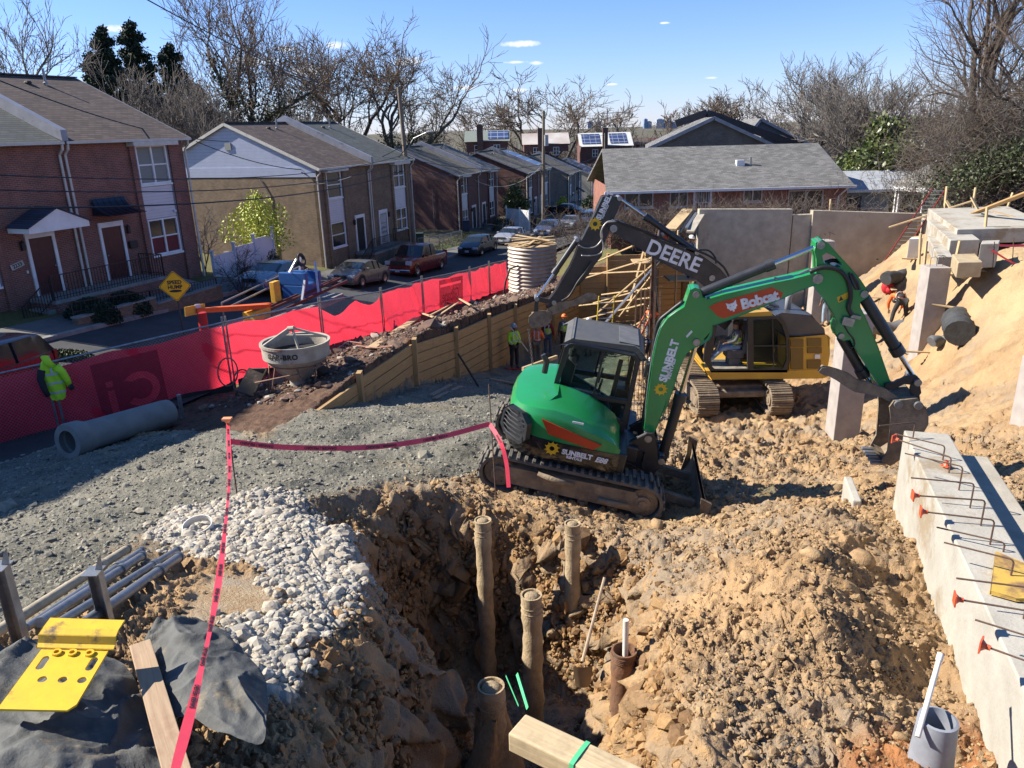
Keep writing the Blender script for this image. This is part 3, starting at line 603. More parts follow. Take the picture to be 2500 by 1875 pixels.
def window(par,x0,x1,z0,z1,y=0.,fr=.07,cols=2,sash=True,pane=GLASS,lower=None,name='window',sill=True,frame=None):
 """sash window in the plane y (front faces -y)"""
 frame=frame or WHITE
 mb=MB();d=.09
 mb.bx(x0,x1,y-d,y+.02,z1-fr,z1);mb.bx(x0,x1,y-d,y+.02,z0,z0+fr)
 mb.bx(x0,x0+fr,y-d,y+.02,z0+fr,z1-fr);mb.bx(x1-fr,x1,y-d,y+.02,z0+fr,z1-fr)
 w=(x1-x0)/cols
 for i in range(1,cols): mb.bx(x0+w*i-fr*.6,x0+w*i+fr*.6,y-d+.005,y+.02,z0+fr,z1-fr)
 if sash:
  zm=(z0+z1)/2
  for i in range(cols):
   a=x0+w*i+(fr if i==0 else fr*.6);b=x0+w*(i+1)-(fr if i==cols-1 else fr*.6);mb.bx(a,b,y-d+.02,y+.02,zm-.03,zm+.03)
 o=obj(name,mb,frame,par)
 p=MB();zz=(z0+z1)/2 if sash else z1-fr
 if lower is not None:
  p.bx(x0+fr,x1-fr,y-.02,y+.03,zz,z1-fr,0);p.bx(x0+fr,x1-fr,y-.02,y+.03,z0+fr,zz,1);obj('pane',p,[pane,lower],o)
 else:
  p.bx(x0+fr,x1-fr,y-.02,y+.03,z0+fr,z1-fr);obj('pane',p,pane,o)
 if sill:
  s=MB();s.bx(x0-.05,x1+.05,y-.14,y+.02,z0-.08,z0-.002);obj('sill',s,frame,o)
 return o
def wall_grid(mb,x0,x1,z0,z1,holes,y,mi=0):
 """front wall as boxes round rectangular holes; holes: (xa,xb,za,zb)"""
 xs=sorted({x0,x1,*[h[0] for h in holes],*[h[1] for h in holes]});zs=sorted({z0,z1,*[h[2] for h in holes],*[h[3] for h in holes]})
 V=[];F=[];ix={}
 def vid(a,b,c):
  k=(round(a,4),round(b,4),round(c,4))
  if k not in ix: ix[k]=len(V);V.append((a,b,c))
  return ix[k]
 solid=lambda i,j: 0<=i<len(xs)-1 and 0<=j<len(zs)-1 and not any(h[0]-1e-6<=xs[i] and xs[i+1]<=h[1]+1e-6 and h[2]-1e-6<=zs[j] and zs[j+1]<=h[3]+1e-6 for h in holes)
 t=.22
 for i in range(len(xs)-1):
  for j in range(len(zs)-1):
   if not solid(i,j): continue
   a,b,c,d=xs[i],xs[i+1],zs[j],zs[j+1]
   F.append((vid(a,y,c),vid(b,y,c),vid(b,y,d),vid(a,y,d)))
   if not solid(i-1,j): F.append((vid(a,y,c),vid(a,y,d),vid(a,y+t,d),vid(a,y+t,c)))
   if not solid(i+1,j): F.append((vid(b,y,c),vid(b,y+t,c),vid(b,y+t,d),vid(b,y,d)))
   if not solid(i,j-1): F.append((vid(a,y,c),vid(a,y+t,c),vid(b,y+t,c),vid(b,y,c)))
   if not solid(i,j+1): F.append((vid(a,y,d),vid(b,y,d),vid(b,y+t,d),vid(a,y+t,d)))
 mb.add(V,F,mi)
def railing(par,P,h=.9,name='railing',bal=.13):
 mb=MB();P=[np.array(p,float) for p in P]
 for a,b in zip(P[:-1],P[1:]):
  up=np.array([0,0,h]);mb.beam(a+up,b+up,.045,.03);mb.beam(a+np.array([0,0,.12]),b+np.array([0,0,.12]),.03,.02)
  L=np.linalg.norm(b-a);k=max(1,int(L/bal))
  for i in range(k+1):
   q=a+(b-a)*i/k;mb.beam(q+np.array([0,0,.0]),q+up,.018 if i not in(0,k) else .04,.018 if i not in (0,k) else .04)
 return obj(name,mb,IRON,par)
def duplex(name,label,org,az,ze,zr,zb,brick,roofs,gable,W=12.2,D=12.0,group=None,det=2,stoop=True,steps_h=1.2,panel=SID_WH,doors=(WHITE,WHITE),cols=(2,2),solar=False,parapet=True,side=None,lowblind=None):
 """root at the near front corner, x along the street, y away from it"""
 rz=R_(90-az); r=thing(name,label,'house',org,rz,group)
 z0=org[2]; E=ze-z0; Rg=zr-z0; B=zb-z0; F1=E-5.55   # first floor level
 bays=[(.9,2.75),(W-2.75,W-.9)]
 drs=[(W/2-2.05,W/2-1.1),(W/2+1.1,W/2+2.05)]
 H=[(a,b,F1+.55,E-.28) for a,b in bays]+[(a,b,F1+.02,F1+2.12) for a,b in drs]
 wl=MB();wall_grid(wl,0,W,B,E,H,0)
 # other walls
 wl.add([(0,0,B),(0,D,B),(0,D,E),(0,0,E)],[(0,3,2,1)]);wl.add([(W,0,B),(W,D,B),(W,D,E),(W,0,E)],[(0,1,2,3)]);wl.add([(0,D,B),(W,D,B),(W,D,E),(0,D,E)],[(0,3,2,1)])
 for a,b in bays:   # brick piers beside the bay
  wl.bx(a-.24,a-.002,-.12,0-.001,B,E-.1);wl.bx(b+.002,b+.24,-.12,-.001,B,E-.1)
 obj('wall',wl,brick,r)
 for x in (0.,W):
  g=MB()
  s=-.004 if x==0 else .004
  g.add([(x+s,-.001,E),(x+s,D,E),(x+s,D/2,Rg-.06)],[(0,2,1) if x==0 else (0,1,2)])
  if gable is not brick: g.bx(x-.03 if x==0 else x,x if x==0 else x+.03,-.02,D+.02,E-.55,E+.02)
  obj('gable',g,gable,r)
 if gable is not brick:
  v=MB();v.bx(-.07,-.006,D/2-.22,D/2+.22,E+(Rg-E)*.42,E+(Rg-E)*.42+.42);obj('gable_vent',v,mat('vent',(.3,.3,.28),rough=.6,scale=3,stretch=(1,1,30)),r)
 # roof: two units, own shingle colours
 for k,(xa,xb) in enumerate(((-.18,W/2),(W/2,W+.18))):
  m_=MB();o_=.38;t=.12;sl=(Rg-E)/(D/2);dz=-sl*o_
  for s in (0,1):
   ya,yb=(-o_,D/2) if s==0 else (D+o_,D/2)
   za,zb_=E+dz+.10,Rg+.10
   V=[(xa,ya,za),(xb,ya,za),(xb,yb,zb_),(xa,yb,zb_)];V+=[(p[0],p[1],p[2]-t) for p in V]
   m_.add(V,[(0,1,2,3),(7,6,5,4),(0,4,5,1),(1,5,6,2),(3,2,6,7),(0,3,7,4)])
  m_.beam((xa,D/2,Rg+.13),(xb,D/2,Rg+.13),.22,.05)
  rf=obj('roof',m_,roofs[k],r)
  if det:
   p=MB();x=xa+(xb-xa)*(.62);p.cyl((x,D/2-1.0,Rg-.5),(x,D/2-1.0,Rg+.35),.055,n=8);p.lathe([(.11,0),(.11,.05),(.055,.09)],8,c=(x,D/2-1.0,Rg-.28));obj('vent_pipe',p,STEEL,rf)
   p=MB();x=xa+(xb-xa)*.5;p.sphere((x,D/2-.9,Rg-.25),.16,8,sc=(1,1,.6));obj('roof_vent',p,mat('dark_vent',(.05,.045,.04)),rf)
 if parapet:
  p=MB();x=W/2;o_=.42;ext=.25
  pts=[(-o_,E-.05),(-o_,E+.35),(D/2,Rg+.55),(D+o_,E+.35),(D+o_,E-.05),(D/2,Rg-.1)]
  p.prism(pts,x-.13,x+.13,'x');obj('parapet',p,ALU,r)
 gt=MB()
 for xa,xb in ((-.2,W/2-.05),(W/2+.05,W+.2)): gt.bx(xa,xb,-.42,-.30,E-.02-(Rg-E)/(D/2)*.38+.02,E+.1-(Rg-E)/(D/2)*.38)
 gt.bx(-.1,W+.1,-.30,-.02,E-.16,E-.06)
 for a,b in bays: gt.bx(a-.28,b+.28,-.44,-.02,E-.34,E-.17)
 obj('gutter',gt,TRIM,r)
 for x in (-.04,W/2-.12,W/2+.12,W+.04)[:4]:
  if x==W/2+.12 and det<2: continue
  dsp=MB();yo=-.1;dsp.tube([(x,-.36,E-.1),(x,-.32,E-.35),(x,yo,E-.55),(x,yo,B+.05)],[.05]*4,6);obj('downspout',dsp,TRIM,r)
 # gable rakes
 for x in (-.17,W+.17):
  rk=MB();rk.beam((x,-.38,E+.02-(Rg-E)/(D/2)*.38),(x,D/2,Rg+.02),.04,.17);rk.beam((x,D+.38,E+.02-(Rg-E)/(D/2)*.38),(x,D/2,Rg+.02),.04,.17)
  obj('rake_board',rk,ALU if gable is brick else TRIM,r)
 for i,(a,b) in enumerate(bays):
  zU0,zU1=E-.30-1.62,E-.32; zL0,zL1=F1+.62,F1+.62+1.55
  pn=MB();pn.bx(a+.03,b-.03,-.02,.10,zL1+.02,zU0-.10);obj('panel',pn,panel,r);pn=MB();pn.bx(a+.03,b-.03,-.02,.1,zU1+.002,E-.285);obj('panel',pn,TRIM,r)
  cs=MB();cs.bx(a+.002,a+.09,-.03,.08,zL0-.08,E-.29);cs.bx(b-.09,b-.002,-.03,.08,zL0-.08,E-.29);obj('casing',cs,mat('grey_casing',(.27,.29,.33),rough=.5),r)
  lb=lowblind if (lowblind and i==1) else None
  window(r,a+.1,b-.1,zU0,zU1,.04,cols=cols[i],pane=BLIND if lb else GLASS)
  window(r,a+.1,b-.1,zL0,zL1,.04,cols=cols[i],lower=lb)
 for k,(a,b) in enumerate(drs):
  fr=MB();fr.bx(a-.12,a,-.06,.05,F1,F1+2.2);fr.bx(b,b+.12,-.06,.05,F1,F1+2.2);fr.bx(a-.12,b+.12,-.07,.05,F1+2.12,F1+2.32)
  dk=obj('door',MB().bx(a,b,-.01,.06,F1+.02,F1+2.12),doors[k],r);obj('door_frame',fr,WHITE,dk)
  if det>=2: obj('handle',MB().sphere((b-.1 if k==0 else a+.1,-.05,F1+1.0),.035,8),CHROME,dk)
  gr=MB()
  if det and doors[k] is not DKRED:
   for q in range(6): x=a+.08+(b-a-.16)*q/5;gr.bx(x-.008,x+.008,-.05,-.035,F1+.1,F1+2.05)
   for z in (.1,.75,.82,1.4,2.02): gr.bx(a+.06,b-.06,-.052,-.036,F1+z,F1+z+.02)
   for q in range(4): gr.lathe([(.06,-.006),(.075,0),(.06,.006)],8,M=Matrix.Translation((a+.2+.18*q,-.045,F1+1.1))@Matrix.Rotation(R_(90),4,'X'))
   obj('security_bars',gr,IRON,dk)
  lp=MB();x=b+.3 if k else a-.3;lp.bx(x-.06,x+.06,-.16,-.04,F1+1.75,F1+2.0);lp.lathe([(.001,.12),(.09,.03),(.09,0)],6,c=(x,-.1,F1+2.0));obj('wall_lantern',lp,IRON,r)
 if stoop:
  sw=MB();a,b=drs[0][0]-.5,drs[1][1]+.5;dp=1.5
  sw.bx(a,b,-dp,-.125,B,F1-.14);obj('porch',sw,brick,r)
  obj('porch_slab',MB().bx(a-.04,b+.04,-dp-.04,-.121,F1-.14,F1-.01),CONS,r)
  n=max(3,int(steps_h/.18));s=MB()
  for sgn,x0 in ((-1,a),):
   for i in range(n): s.bx(x0-.3*(i+1),x0-.3*i-.001,-dp+.1,-.35,B,F1-.14-(i+1)*steps_h/n)
  st=obj('steps',s,CONS,r)
  railing(r,[(a,-dp+.05,F1-.01),(b,-dp+.05,F1-.01)]);railing(r,[(a-.3*n,-dp+.15,F1-.14-steps_h),(a,-dp+.15,F1-.1)])
  railing(r,[(b,-dp+.05,F1-.01),(b,-.2,F1-.01)])
 if solar: pass
 return r,dict(E=E,F1=F1,B=B,W=W,D=D,Rg=Rg,bays=bays,drs=drs,rz=rz)
az1=23.
c1=np.array([-14.5-.3907*12.2,36-.9205*12.2,4.2]);
r1,p1=duplex('brick_house','nearest house, red brick with a brown shingle roof, blue gabled door hood and 2233 plate',tuple(c1),az1,10.0,12.6,2.6,BRICK_RED,(SHI_GR,SHI_BR),BRICK_RED,steps_h=.75,doors=(DKRED,DKRED),group='houses along the street',panel=SID_WH,lowblind=REDCUR)
E_,F1_,B_=p1['E'],p1['F1'],p1['B']
# door hoods, number plate, mailbox of the nearest house
a,b=p1['drs'][0];hd=MB();zz=F1_+2.42;x0,x1=a-.75,b+.75;xm=(x0+x1)/2;dp=1.25
for s in (0,1):
 e=x0-.05 if s==0 else x1+.05
 V=[(e,-dp-.05,zz+.18),(xm,-dp-.05,zz+.78),(xm,-.125,zz+.78),(e,-.125,zz+.18)];V+=[(q[0],q[1],q[2]+.05) for q in V];hd.add(V,[(0,1,2,3),(7,6,5,4),(0,4,5,1),(1,5,6,2),(2,6,7,3),(3,7,4,0)])
ho=obj('door_hood',hd,brickmat('blue_shingles',(.05,.065,.10),(.035,.045,.07),(.015,.02,.03),bw=.3,bh=.1,axis=1.6),r1)
hf=MB();hf.prism([(x0,zz),(x1,zz),(x1,zz+.2),(xm,zz+.76),(x0,zz+.2)],-dp,-dp+.05,'y');hf.bx(x0,x0+.05,-dp+.052,-.13,zz,zz+.2);hf.bx(x1-.05,x1,-dp+.052,-.13,zz,zz+.2);obj('fascia',hf,WHITE,ho)
a,b=p1['drs'][1];aw=MB();x0,x1=a-.35,b+.45;n=8
G=[[(x,-.13-1.0*(t**1.5),zz+.85-.62*t-.12*math.sin(math.pi*t)) for x in np.linspace(x0+.12*(1-t),x1-.12*(1-t),7)] for t in np.linspace(0,1,n)]
aw.sheet(G)
for x in (x0,x1):
 q=[(x+(.12 if x==x0 else -.12)*(1-t),-.13-1.0*(t**1.5),zz+.85-.62*t-.12*math.sin(math.pi*t)) for t in np.linspace(0,1,n)];q.append((x,-.13,zz+.23));aw.add(q,[tuple(range(len(q)))])
for x in np.linspace(x0,x1,7): aw.tube([(x+(.12 if x<xm else -.1)*(1-t)*0,-.135-1.0*(t**1.5),zz+.862-.62*t-.12*math.sin(math.pi*t)) for t in np.linspace(0,1,n)],.012,4)
obj('awning',aw,mat('navy_awning',(.018,.024,.04),(.025,.032,.05),rough=.35,metal=.4),r1)
nx=p1['drs'][0][0]-.62
npm=MB();npm.box((0,0,0),(.52,.02,.2));xf(npm,np.array(Matrix.Translation((nx,-.03,F1_+1.25))@Matrix.Rotation(R_(-14),4,'Y')));pl=obj('number_plate',npm,mat('plate_cream',(.55,.52,.45)),r1)
tx=text_mb('2233',.19,.004,bold=.004);xf(tx,np.array(Matrix.Translation((nx,-.045,F1_+1.25))@Matrix.Rotation(R_(-14),4,'Y')@Matrix.Rotation(R_(90),4,'X')));obj('lettering',tx,IRON,pl)
mbx=MB().bx(b+.22,b+.62,-.16,-.03,F1_+1.12,F1_+1.42);obj('mailbox',mbx,IRON,r1,bevel=.02)
t2=text_mb('2231',.09,.004);xf(t2,np.array(Matrix.Translation((b+.42,-.165,F1_+1.27))@Matrix.Rotation(R_(90),4,'X')));
obj('bell',MB().bx(nx+.3,nx+.36,-.05,-.02,F1_+.9,F1_+1.0),WHITE,r1)
obj('security_camera',MB().sphere((p1['bays'][1][1]-.2,-.1,F1_+2.4),.07,8),WHITE,r1)
r2,p2_=duplex('brick_house','tan brick house with pale blue siding in its gable, behind the white vinyl fence',(-11.3,47,3.0),20,8.05,10.6,.9,BRICK_TAN,(SHI_BR,SHI_GR),SID_BL,steps_h=1.3,group='houses along the street',doors=(IRON,WHITE),cols=(1,2))
r3,p3_=duplex('brick_house','dark red brick house with an olive shingle roof behind the tall wooden pole',(-4.7,74.5,1.6),17,5.9,8.35,-1.2,BRICK_DK,(SHI_OL,SHI_GY),BRICK_DK,steps_h=1.9,group='houses along the street',det=1,doors=(IRON,IRON))
r4,p4_=duplex('brick_house','dark red brick house with solar panels on its far roof half',(2.35,94.5,-.2),16,4.85,7.2,-2.5,BRICK_DK,(SHI_OL,SHI_OL),BRICK_DK,steps_h=1.9,group='houses along the street',det=1)
so_=MB();
def roofpt(P,x,f,up=.16): D=P['D'];return np.array([x,-.2+f*(D/2),P['E']+(P['Rg']-P['E'])*(-.2/(D/2)+f)+up])
A_=[roofpt(p4_,x,f) for x,f in ((6.6,.12),(11.6,.12),(11.6,.92),(6.6,.92))];so_.add(A_+[q-np.array([0,0,.04]) for q in A_],[(0,1,2,3),(0,4,5,1),(1,5,6,2),(2,6,7,3),(3,7,4,0)])
SOLAR=brickmat('solar_cells',(.05,.07,.16),(.04,.055,.13),(.35,.38,.42),bw=1.0,bh=.55,ms=.03,axis=1.0,bump=0,noise=.05,rough=.15,offset=0)
obj('solar_panel',so_,SOLAR,r4)
r5,p5_=duplex('brick_house','grey brick house with a small black awning, farther down the street',(9.7,124,-2.2),15,2.9,5.6,-4.4,BRICK_GREY,(SHI_OL,SHI_OL),BRICK_GREY,steps_h=1.7,group='houses along the street',det=1)
r6,p6_=duplex('brick_house','cream sided house with solar panels, farthest in the row',(16.2,150,-3),14,.9,3.6,-6,mat('cream_wall',(.5,.47,.4)),(SHI_GY,SHI_GY),mat('cream_wall',(.5,.47,.4)),steps_h=1.5,group='houses along the street',det=0)
so_=MB();A_=[roofpt(p6_,x,f) for x,f in ((.8,.1),(11,.1),(11,.85),(.8,.85))];so_.add(A_+[q-np.array([0,0,.04]) for q in A_],[(0,1,2,3),(0,4,5,1),(1,5,6,2),(2,6,7,3),(3,7,4,0)]);obj('solar_panel',so_,SOLAR,r6)
# service gear on the tan house's side wall
sv=MB()
def sidebox(y,z,w,h,d=.14): sv.bx(-.02-d,-.02,y-w/2,y+w/2,z,z+h)
f=p2_['F1'];sidebox(3.4,f-.6,.42,.6);sidebox(4.6,f-.1,.35,.4);sidebox(7.2,f-.0,.4,.4);sidebox(5,f-1.5,.25,.3,.1)
obj('meter_box',sv,mat('meter_grey',(.3,.31,.3)),r2)
pp=MB();pp.tube([(-.06,3.5,f),(-.06,3.5,f+4.0),(-.06,4.0,f+4.9)],.03,6);pp.tube([(-.05,4.6,f+.3),(-.05,4.6,f+3.5)],.015,5);pp.tube([(-.05,3.4,f-.6),(-.05,3.2,f-1.6)],.015,5);obj('conduit',pp,mat('conduit_grey',(.28,.27,.25)),r2)
pp=MB();f=p3_['F1'];pp.tube([(-.06,2.5,f-.5),(-.06,2.5,f+4.2)],.03,6);pp.bx(-.2,-.02,2.2,2.6,f-1.1,f-.5);pp.bx(-.2,-.02,2.9,3.2,f-1.5,f-1.1);obj('conduit',pp,mat('conduit_grey',(.28,.27,.25)),r3)
f=p5_['F1'];aw=MB();aw.add([(7.0,-.1,f+2.9),(8.6,-.1,f+2.9),(8.6,-1.3,f+2.1),(7.0,-1.3,f+2.1)],[(0,1,2,3)]);aw.add([(7.0,-.1,f+2.85),(8.6,-.1,f+2.85),(8.6,-1.3,f+2.05),(7.0,-1.3,f+2.05)],[(3,2,1,0)]);obj('awning',aw,IRON,r5)
# --- low brick house behind the pit
g0=aty(1480,462,43.);g1=aty(2082,458,43.);L9=g1[0]-g0[0];zg=float((g0[2]+g1[2])/2)
r9=thing('brick_house','long low red brick house with a wide grey shingle roof behind the concrete wall','house',(g0[0],43.4,zg),0)
ax=np.arctan2(0,1);ins_=.45
def px9(u): return float(aty(u,520,43.4)[0]-g0[0])
wl=MB();HB=3.2
wins=[(1524,1594,465,508),(1634,1678,465,506),(1812,1858,463,493),(1921,2006,465,540)]
Hh=[]
for u0,u1,v0,v1 in wins: Hh.append((px9(u0),px9(u1),float(aty(u0,v1,43.4)[2]-zg),float(aty(u0,v0,43.4)[2]-zg)))
dx0,dx1=px9(1694),px9(1732);dz1=float(aty(1700,464,43.4)[2]-zg);dz0=dz1-2.1
wall_grid(wl,px9(1494),px9(2062),-HB,.12,Hh+[(dx0,dx1,dz0,dz1)],0)
xa,xb=px9(1494),px9(2062);DD=9.4
wl.add([(xa,0,-HB),(xa,DD,-HB),(xa,DD,.12),(xa,0,.12)],[(0,3,2,1)]);wl.add([(xb,0,-HB),(xb,DD,-HB),(xb,DD,.12),(xb,0,.12)],[(0,1,2,3)])
obj('wall',wl,brickmat('rambler_brick',(.30,.085,.05),(.22,.06,.04),(.25,.18,.14),bw=.21,bh=.068),r9)
for h in Hh: window(r9,h[0],h[1],h[2],h[3],.1,fr=.06,cols=2,sash=False,frame=mat('aluminium_frame',(.5,.5,.48),rough=.4,metal=.3),pane=mat('dark_screen',(.035,.035,.034),(.05,.05,.048),rough=.25,spec=.8))
d_=obj('door',MB().bx(dx0,dx1,.05,.1,dz0,dz1),mat('storm_door',(.12,.12,.12),rough=.3),r9)
fr=MB();fr.bx(dx0-.08,dx0+.04,-.05,.08,dz0,dz1+.08);fr.bx(dx1-.04,dx1+.08,-.05,.08,dz0,dz1+.08);fr.bx(dx0-.08,dx1+.08,-.06,.08,dz1,dz1+.1);obj('door_frame',fr,WHITE,d_)
gr=MB()
for q in range(6): x=dx0+.1+(dx1-dx0-.2)*q/5;gr.bx(x-.01,x+.01,-.03,-.01,dz0,dz1-.05)
for z in (.5,.9,1.4): gr.bx(dx0+.08,dx1-.08,-.032,-.012,dz0+z,dz0+z+.03)
obj('security_bars',gr,WHITE,d_)
rf=MB();ro=.5;hr=float(aty(1520,362,48.0)[2]-zg)
V=[(-.02,-.45,0.02),(L9+.05,-.45,0.02),(L9-.25+.05,4.6,hr),(.35,4.6,hr),(L9+.05,9.8,.02),(-.02,9.8,.02)];V+=[(q[0],q[1],q[2]-.14) for q in V]
rf.add(V,[(0,1,2,3),(3,2,4,5),(9,8,7,6),(11,10,8,9),(0,6,7,1),(1,7,8,2),(2,8,10,4),(4,10,11,5),(5,11,9,3),(3,9,6,0)]);rfo=obj('roof',rf,SHI_GY,r9)
gt=MB();gt.bx(-.1,L9+.15,-.58,-.452,-.13,-.0);obj('gutter',gt,WHITE,r9)
dsp=MB();dsp.tube([(L9-.25,-.5,-.1),(L9-.6,-.08,-.6),(L9-.65,-.08,-HB)],.045,6);obj('downspout',dsp,WHITE,r9)
vp=MB();q=aty(1808,388,45.6);vp.bx(q[0]-g0[0]-.25,q[0]-g0[0]+.2,2.0,2.35,hr*.48,hr*.48+.35);obj('roof_vent',vp,WHITE,rfo);vp=MB();vp.cyl((q[0]-g0[0]+.55,2.1,hr*.45),(q[0]-g0[0]+.55,2.1,hr*.45+.55),.07,n=8);obj('vent_pipe',vp,STEEL,rfo)
# --- gabled building beyond it
def gabled(name,label,u0,u1,up,vp,v0,Y,wall,roof,DD=14,group=None,rake=ALU,skew=2.5,hb=6,chim=None):
 a=aty(u0,v0,Y);b=aty(u1,v0,Y);c=aty(up,vp,Y);r=thing(name,label,'house',(a[0],Y,a[2]),0,group)
 W=b[0]-a[0];H=c[2]-a[2];xm=c[0]-a[0];zr_=b[2]-a[2]
 w=MB();w.add([(0,0,-hb),(W,0,-hb),(W,0,zr_),(xm,0,H),(0,0,0)],[(0,1,2,3,4)]);w.add([(W,0,-hb),(W+skew,DD,-hb),(W+skew,DD,zr_),(W,0,zr_)],[(0,1,2,3)]);w.add([(0,0,-hb),(skew,DD,-hb),(skew,DD,0),(0,0,0)],[(0,3,2,1)]);obj('wall',w,wall,r)
 f=MB()
 for e,ez in ((0,0),(W,zr_)):
  dx=(e-xm);V=[(xm,-.3,H+.14),(xm+skew,DD,H+.14),(xm+dx*1.06+skew,DD,ez-.06*H+.14),(xm+dx*1.06,-.3,ez-.06*H+.14)];V+=[(q[0],q[1],q[2]-.13) for q in V];f.add(V,[(0,1,2,3),(7,6,5,4),(0,3,7,4),(3,2,6,7),(1,5,6,2),(0,4,5,1)])
 obj('roof',f,roof,r)
 k=MB();k.beam((xm,-.33,H+.05),(xm+(0-xm)*1.06,-.33,0-.06*H+.05),.05,.25);k.beam((xm,-.33,H+.05),(xm+(W-xm)*1.06,-.33,zr_-.06*H+.05),.05,.25);obj('rake_board',k,rake,r)
 return r
r10=gabled('gabled_house','grey brick gable rising behind the long grey shingle roof',1583,1900,1741,290,364,62,BRICK_GREY,SHI_GY)
p=MB();
for i in range(2):
 q0=aty(1745,284,62);q1=aty(1900+i*0,352,62)
xm_,H_=float(aty(1741,290,62)[0]-r10.location.x),float(aty(1741,290,62)[2]-r10.location.z)
p.beam((xm_+1.1,6.5,H_+.5),(xm_+9.5,6.5,-1+.6),.25,.6);p.beam((xm_+1.1,6.5,H_+.5),(xm_-1.5,6.5,H_-.3),.25,.6);obj('parapet',p,mat('parapet_tar',(.05,.045,.05)),r10)
r11=gabled('gabled_house','slate blue sided gable behind the grey brick gable',1790,2010,1856,293,372,78,SID_GY,SHI_GY)
r11b=gabled('gabled_house','small slate blue sided gable with a low white trimmed roof',1850,1960,1862,322,365,72,SID_GY,SHI_GY)
# --- distant houses with gable roofs seen from the side
def sidehouse(label,u0,u1,vr,ve,vb,Y,wall,roof,solar=None,chim=None,group='houses beyond the street',win=2):
 a=aty(u0,ve,Y);b=aty(u1,ve,Y);W=b[0]-a[0];zr_=float(aty(u0,vr,Y+4)[2]-a[2]);hb=float(a[2]-aty(u0,vb,Y)[2])
 r=thing('distant_house',label,'house',(a[0],Y,a[2]),0,group)
 w=MB();w.bx(.3,W-.3,.2,8,-hb,0);w.add([(.3,.2,0),(.3,8,0),(.3,4.1,zr_)],[(0,2,1)]);w.add([(W-.3,.2,0),(W-.3,8,0),(W-.3,4.1,zr_)],[(0,1,2)]);obj('wall',w,wall,r)
 f=MB();V=[(0,-.1,-.1),(W,-.1,-.1),(W,4.1,zr_+.05),(0,4.1,zr_+.05),(W,8.3,-.1),(0,8.3,-.1)];f.add(V,[(0,1,2,3),(3,2,4,5)]);ro=obj('roof',f,roof,r)
 n=0
 for (s0,s1) in solar or []:
  q=MB();k=lambda x,t:(x*W,-.1+4.2*t,-.1+(zr_+.15)*t+.1);q.add([k(s0,.15),k(s1,.15),k(s1,.88),k(s0,.88)],[(0,1,2,3)]);obj('solar_panel',q,SOLAR,ro)
 for c in chim or []: obj('chimney',MB().bx(c*W-.45,c*W+.45,-.4,.35,-hb,zr_+.9),brickmat('chimney_brick',(.14,.06,.045),(.11,.045,.035),(.1,.08,.07)),ro)
 for i in range(win): x=(i+.7)/(win+.4)*W;window(r,x-.5,x+.5,-1.9,-.6,.18,sill=False)
 return r
sidehouse('brick house with two blocks of solar panels either side of its chimney',1415,1547,326,357,400,140,BRICK_DK,mat('white_roof',(.62,.63,.6)),[(.06,.4),(.58,.9)],[.47])
sidehouse('house with a pale green roof, a dark chimney and a block of solar panels',1133,1245,321,345,372,120,BRICK_DK,mat('green_roof',(.2,.23,.2)),[(.52,.97)],[.35])
sidehouse('house with a white and brown roof and a chimney behind the red houses',1275,1392,327,352,372,135,BRICK_DK,mat('tan_white_roof',(.5,.48,.45),(.28,.2,.17),scale=.12),None,[.38])
sidehouse('small far brown roofed house right of the solar panels',1545,1590,337,352,368,190,BRICK_DK,SHI_BR,win=1);sidehouse('far house with a dull red roof between two poles',1562,1625,338,354,368,205,BRICK_DK,mat('dull_red_roof',(.14,.05,.04)),win=2);sidehouse('far house with a grey blue roof at the end of the street',1600,1660,338,355,368,215,BRICK_GREY,mat('blue_grey_roof',(.13,.14,.16)),win=2)
sidehouse('pale house top half hidden among the trees left of the pole',640,745,340,352,420,95,mat('far_wall',(.3,.3,.32)),mat('far_roof',(.2,.21,.23)),win=2,chim=[.42])
# --- small white house, gazebo, pale tower at right
sh=thing('white_house','small pale house with a light grey roof beside the gazebo','house',(0,0,0))
a=aty(2085,463,46);b=aty(2232,458,46);zt=a[2];w=MB();W=b[0]-a[0]
wl=MB();wall_grid(wl,a[0]-.4,b[0]-.1,zt-3.2,zt,[(a[0]+2.2,a[0]+3.7,zt-2.5,zt-.35)],46.3);obj('wall',wl,mat('pale_wall',(.42,.44,.46)),sh)
f=MB();rA=aty(2075,417,49.5);rB=aty(2222,415,49.5);V=[(a[0]-.6,45.9,zt),(b[0]+.2,45.9,zt),(rB[0],49.5,rB[2]),(rA[0]-.5,49.5,rA[2]),(b[0]+.2,53,zt),(a[0]-.6,53,zt)];f.add(V,[(0,1,2,3),(3,2,4,5)]);obj('roof',f,SHI_BL,sh)
obj('fascia',MB().bx(a[0]-.6,b[0]+.2,45.8,45.9,zt-.16,zt-.0),WHITE,sh)
window(sh,a[0]+2.2,a[0]+3.7,zt-2.5,zt-.35,46.4,cols=2,sash=False)
obj('dark_door',MB().bx(a[0]-.35,a[0]+.6,46.2,46.28,zt-2.6,zt-.4),mat('dark_blue',(.02,.03,.06)),sh)
pr_=MB();
for i in range(9): pr_.bx(a[0]+1.9+i*.28,a[0]+1.97+i*.28,45.4,45.46,zt-2.4,zt-1.6)
pr_.bx(a[0]+1.9,a[0]+4.3,45.39,45.47,zt-1.6,zt-1.52);obj('railing',pr_,WHITE,sh)
gc=aty(2316,440,40);gz_=thing('gazebo','gazebo with a faceted shingle roof and a small cupola','gazebo',(gc[0]+.9,41,gc[2]-.3))
f=MB();f.lathe([(3.1,0),(.62,1.45)],8);f.lathe([(3.1,-.14),(3.1,-.0)],8);obj('roof',f,mat('gazebo_shingle',(.25,.245,.22),(.2,.195,.18),scale=8),gz_)
